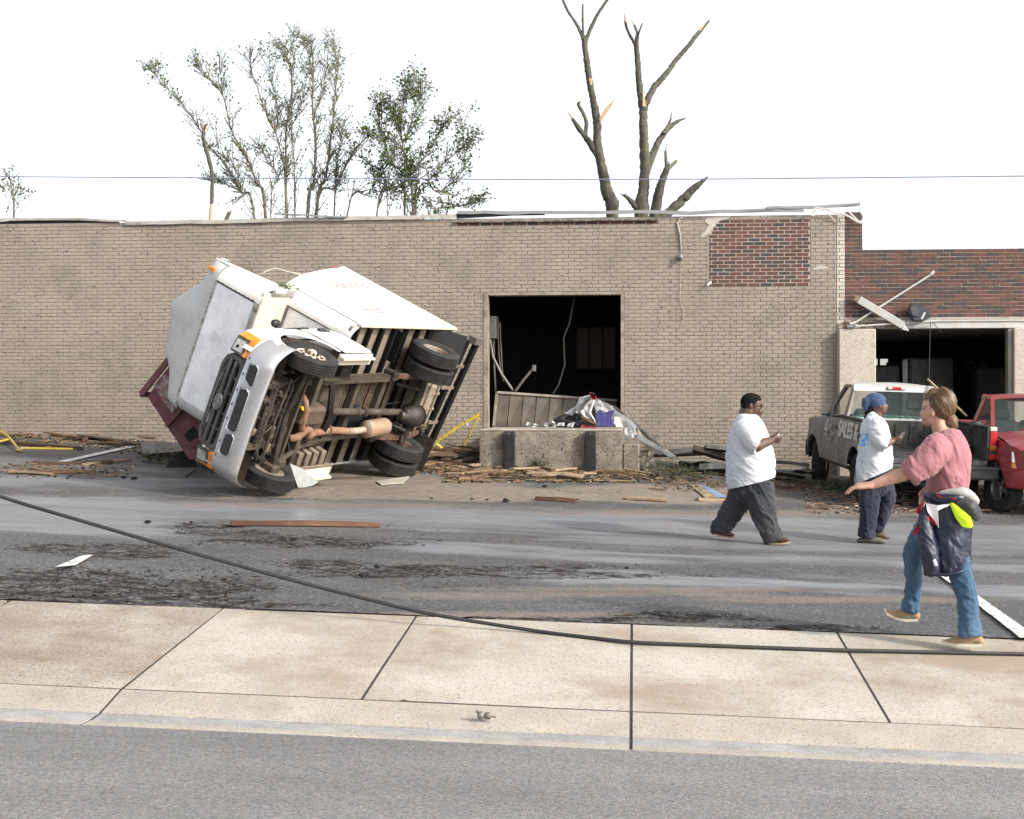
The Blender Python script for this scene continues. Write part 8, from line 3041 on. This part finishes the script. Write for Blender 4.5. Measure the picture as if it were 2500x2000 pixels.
def build_lane_things():
    # fallen service cable
    pts = [(-1900, 380, 10.3), (-1200, 760, 10.0), (-600, 990, 9.85), (-260, 1120, 9.7), (0, 1212, 9.6), (200, 1272, 9.55), (400, 1330, 9.5), (700, 1413, 9.45), (900, 1464, 9.4), (1040, 1497, 9.35), (1200, 1524, 9.3)]
    P = [atD(*q) for q in pts]
    for px, py in ((1340, 1545), (1450, 1558), (1560, 1569), (1780, 1578), (2000, 1586), (2250, 1592), (2500, 1597), (2900, 1604), (3600, 1616), (4400, 1632)):
        r = ray(px, py)
        # lies on the apron slab, which falls from the lot edge to the gutter
        best = None
        lo, hi = 6.0, 12.0
        for _ in range(40):
            m_ = (lo + hi) / 2
            p = r * m_
            t = (float(edge_y(p.x)) - p.y) / (float(edge_y(p.x)) - float(line2_y(p.x)))
            z = float(zl(p.x, 0)) - .17 * max(0, t) + .014
            if p.z > z:
                lo = m_
            else:
                hi = m_
        P.append(r * lo)
    Q, Rr = [], []
    rr = random.Random(2)
    P2, Q2 = wobble(P, [.0125] * len(P), 0.0, 6, rr)
    tag(recentre(obj('fallen_cable', MB().tube(P2, .0125, 8), mat('black_service_cable', (.018, .018, .018), .6, bump=.2, bs=200), smooth=60)), 'thick black fallen cable sweeping across the lane and sidewalk', 'cable')
    # metal pipe fitting on the gutter
    c = gnd(1180, 1756, .20)
    T = thing('pipe_fitting', 'small grey metal pipe fitting lying on the gutter edge', 'pipe fitting', c, .3)
    MF = mat('cast_grey_metal', (.17, .165, .145), .5, metal=.4, var=.3, vs=30, bump=.3, bs=90, dirt=(.10, .07, .05), ds=20, da=.35)
    obj('hub', MB().lathe([(.030, 0), (.036, .008), (.036, .05), (.030, .058)], (-.055, 0, .036), (1, 0, .1), 16), MF, T, smooth=40)
    obj('hub', MB().lathe([(.026, 0), (.034, .01), (.034, .05), (.028, .06)], (.012, .0, .034), (1, -.2, -.1), 16), MF, T, smooth=40)
    obj('neck', MB().tube([(-.01, 0, .036), (.03, 0, .034)], .02, 10), MF, T, smooth=40)
    obj('lug', MB().box((-.06, .0, .075), (.02, .03, .03), None, .004), MF, T)
    T.scale = (.55, .55, .55)
    obj('bolt', MB().tube([(.06, -.01, .03), (.115, -.03, .018)], [.010, .006], 8), M_ironrust, T, smooth=40)
    # crumbs of asphalt
    rr = random.Random(9)
    MA = mat('broken_asphalt_lump', (.011, .010, .010), .9, var=.4, vs=20, bump=.6, bs=60)
    lumps = [(361, 1278, .09), (467, 1278, .06), (716, 1320, .08), (921, 1389, .09), (1152, 1220, .05), (1054, 1218, .05), (1410, 1221, .05), (172, 1164, .06), (302, 1168, .09), (327, 1171, .10), (174, 1145, .05), (1530, 1389, .05), (888, 1410, .10), (1189, 1222, .05), (2000, 1238, .07), (240, 1285, .06), (1235, 1226, .12), (1330, 1190, .09), (135, 1165, .06), (60, 1140, .06)]
    for i, (px, py, s_) in enumerate(lumps):
        v = Vol().ell((0, 0, s_ * .22), (s_ * .5, s_ * .34, s_ * .15), seg=9)
        me = v.mesh('asphalt_lump')
        co = get_co(me)
        co += (np.random.default_rng(i).random(co.shape) - .5) * s_ * .16
        me.vertices.foreach_set('co', co.ravel())
        o = obj('asphalt_lump', me, MA, loc=gnd(px, py))
        o.rotation_euler = (0, 0, rr.uniform(0, 6))
        near = 'in front of the loading dock' if px > 1000 and py < 1240 else 'beside the boards at the left' if py < 1180 else 'left of the long reddish board' if px < 560 and py < 1300 else 'just below the long reddish board' if py < 1330 else 'on the cracked strip in mid lane' if px < 1600 else 'behind the heavy man'
        tag(o, '%s black asphalt lump lying %s' % ('tiny' if s_ < .055 else 'small' if s_ < .08 else 'larger', near), 'asphalt lump', 'asphalt lumps scattered on the lane')
    # fine litter: chips, splinters and leaves, too many to count
    lit = MB()
    lw = MB()
    lg = MB()
    zones = [(0, 440, 1062, 1105, 900, 0), (1010, 1180, 1105, 1158, 900, 1), (1080, 1600, 1145, 1180, 1500, 1), (1600, 2000, 1150, 1200, 900, 2), (1960, 2480, 1185, 1255, 1100, 2), (0, 330, 1130, 1170, 300, 0), (0, 640, 1390, 1470, 260, 3), (430, 1100, 1275, 1335, 90, 3), (700, 1640, 1375, 1412, 130, 3)]
    for (x0, x1, y0, y1, n, kd) in zones:
        for k in range(n):
            px = rr.uniform(x0, x1)
            py = rr.uniform(y0, y1)
            if kd == 0 and py > 1110:
                py = rr.gauss(1150, 9)
            if kd == 0 and x1 == 440:
                py = np.interp(px, [0, 200, 440], [1064, 1077, 1098]) + rr.gauss(0, 9)
            p = gnd(px, py)
            s_ = rr.uniform(.012, .05) * (.55 * rr.uniform(.4, 1.2) if kd == 3 else 1)
            rot = Matrix.Rotation(rr.uniform(0, 6.28), 3, 'Z') @ Matrix.Rotation(rr.uniform(-.5, .5), 3, 'X')
            t = rr.random()
            if kd == 3:
                lw.box(p + UP * s_ * .1, (s_, s_ * .7, s_ * .28), rot)
            elif t < .42:
                lit.box(p + UP * rr.uniform(0, .05), (s_ * rr.uniform(2, 7), s_ * .35, s_ * .25), rot)
            elif t < .62:
                lw.box(p + UP * s_ * .2, (s_, s_ * .7, s_ * .4), rot)
            elif t < .70:
                WB_LIT.box(p + UP * s_ * .2, (s_ * .9, s_ * .7, s_ * .1), rot)
            else:
                L = s_ * 1.6
                d = rot @ Vector((1, 0, rr.uniform(-.2, .6)))
                w_ = (rot @ Vector((0, 1, 0))) * L * .3
                c = p + UP * rr.uniform(.005, .06)
                lg.add([c, c + d * L * .5 + w_, c + d * L, c + d * L * .5 - w_], [(0, 1, 2, 3)])
    tag(obj('wood_splinters', lit, M_pl[0]), 'scattered wood splinters along the wall foot and dock', 'splinters', kind='stuff')
    tag(obj('asphalt_crumbs', lw, MA), 'loose dark crumbs strewn over the broken lane', 'crumbs', kind='stuff')
    tag(obj('paper_scraps', WB_LIT, M_whiteb), 'tiny white scraps strewn through the debris', 'scraps', kind='stuff')
    tag(obj('fallen_leaves', lg, leaf_mat('strewn_leaves', (.026, .045, .014), (.055, .065, .024))), 'green fallen leaves strewn through the debris', 'leaves', kind='stuff')


WB_LIT = MB()


def pine_branch(label, base, tip, w, h, n, seed, name='fallen_branch'):
    rr = random.Random(seed)
    a, b = gnd(*base), gnd(*tip)
    T = thing(name, label, 'branch', a)
    L = (b - a)
    pts = [Vector((0, 0, .05)), L * .3 + UP * h * .5, L * .65 + UP * h * .6, L + UP * .05]
    P, Q = wobble(pts, [.03, .024, .016, .006], .5, 5, rr)
    obj('bough', MB().tube(P, Q, 6), M_bark2, T, smooth=60)
    tw, nd = MB(), MB()
    for k in range(n):
        s_ = rr.choice(P)
        d = Vector((rr.uniform(-1, 1), rr.uniform(-1, 1), rr.uniform(-.2, .9))).normalized() * rr.uniform(.12, w)
        e = s_ + d
        e.z = max(e.z, .02)
        tw.tube([s_, s_.lerp(e, .5) + UP * .03, e], [.007, .005, .002], 4)
        for j in range(16):
            c = s_.lerp(e, rr.uniform(.25, 1)) + UP * .01
            q = Vector((rr.uniform(-1, 1), rr.uniform(-1, 1), rr.uniform(-.6, .8))).normalized() * rr.uniform(.04, .11)
            u = q.orthogonal().normalized() * .004
            nd.add([c - u, c + u, c + q], [(0, 1, 2)])
    tag(obj('twigs', tw, M_bark2, T), kind='stuff')
    tag(obj('needles', nd, leaf_mat('needles_%d' % seed, (.035, .052, .018), (.065, .075, .028)), T), kind='stuff')


build_doorway_things()
build_awning()
build_debris()
build_yellow()
build_dumpster()
build_wall_bits()
build_lane_things()
pine_branch('green pine branch lying in front of the roofing wreckage', (1610, 1172), (1720, 1176), .35, .12, 60, 1)
pine_branch('wispy pine branch drooping over the dock step', (1575, 1160), (1600, 1110), .45, .45, 50, 2)
pine_branch('grassy green sprig by the torn flashing in front of the dumpster', (345, 1128), (440, 1136), .18, .05, 40, 3)
pine_branch('leafy sprig beside the grey pickup front wheel', (1990, 1198), (2060, 1206), .22, .10, 40, 4)
pine_branch('dark sprig at the foot of the dock block', (1230, 1140), (1330, 1150), .20, .06, 40, 5)
pine_branch('brown twig tangle under the grey pickup', (2080, 1222), (2200, 1232), .20, .08, 24, 6)
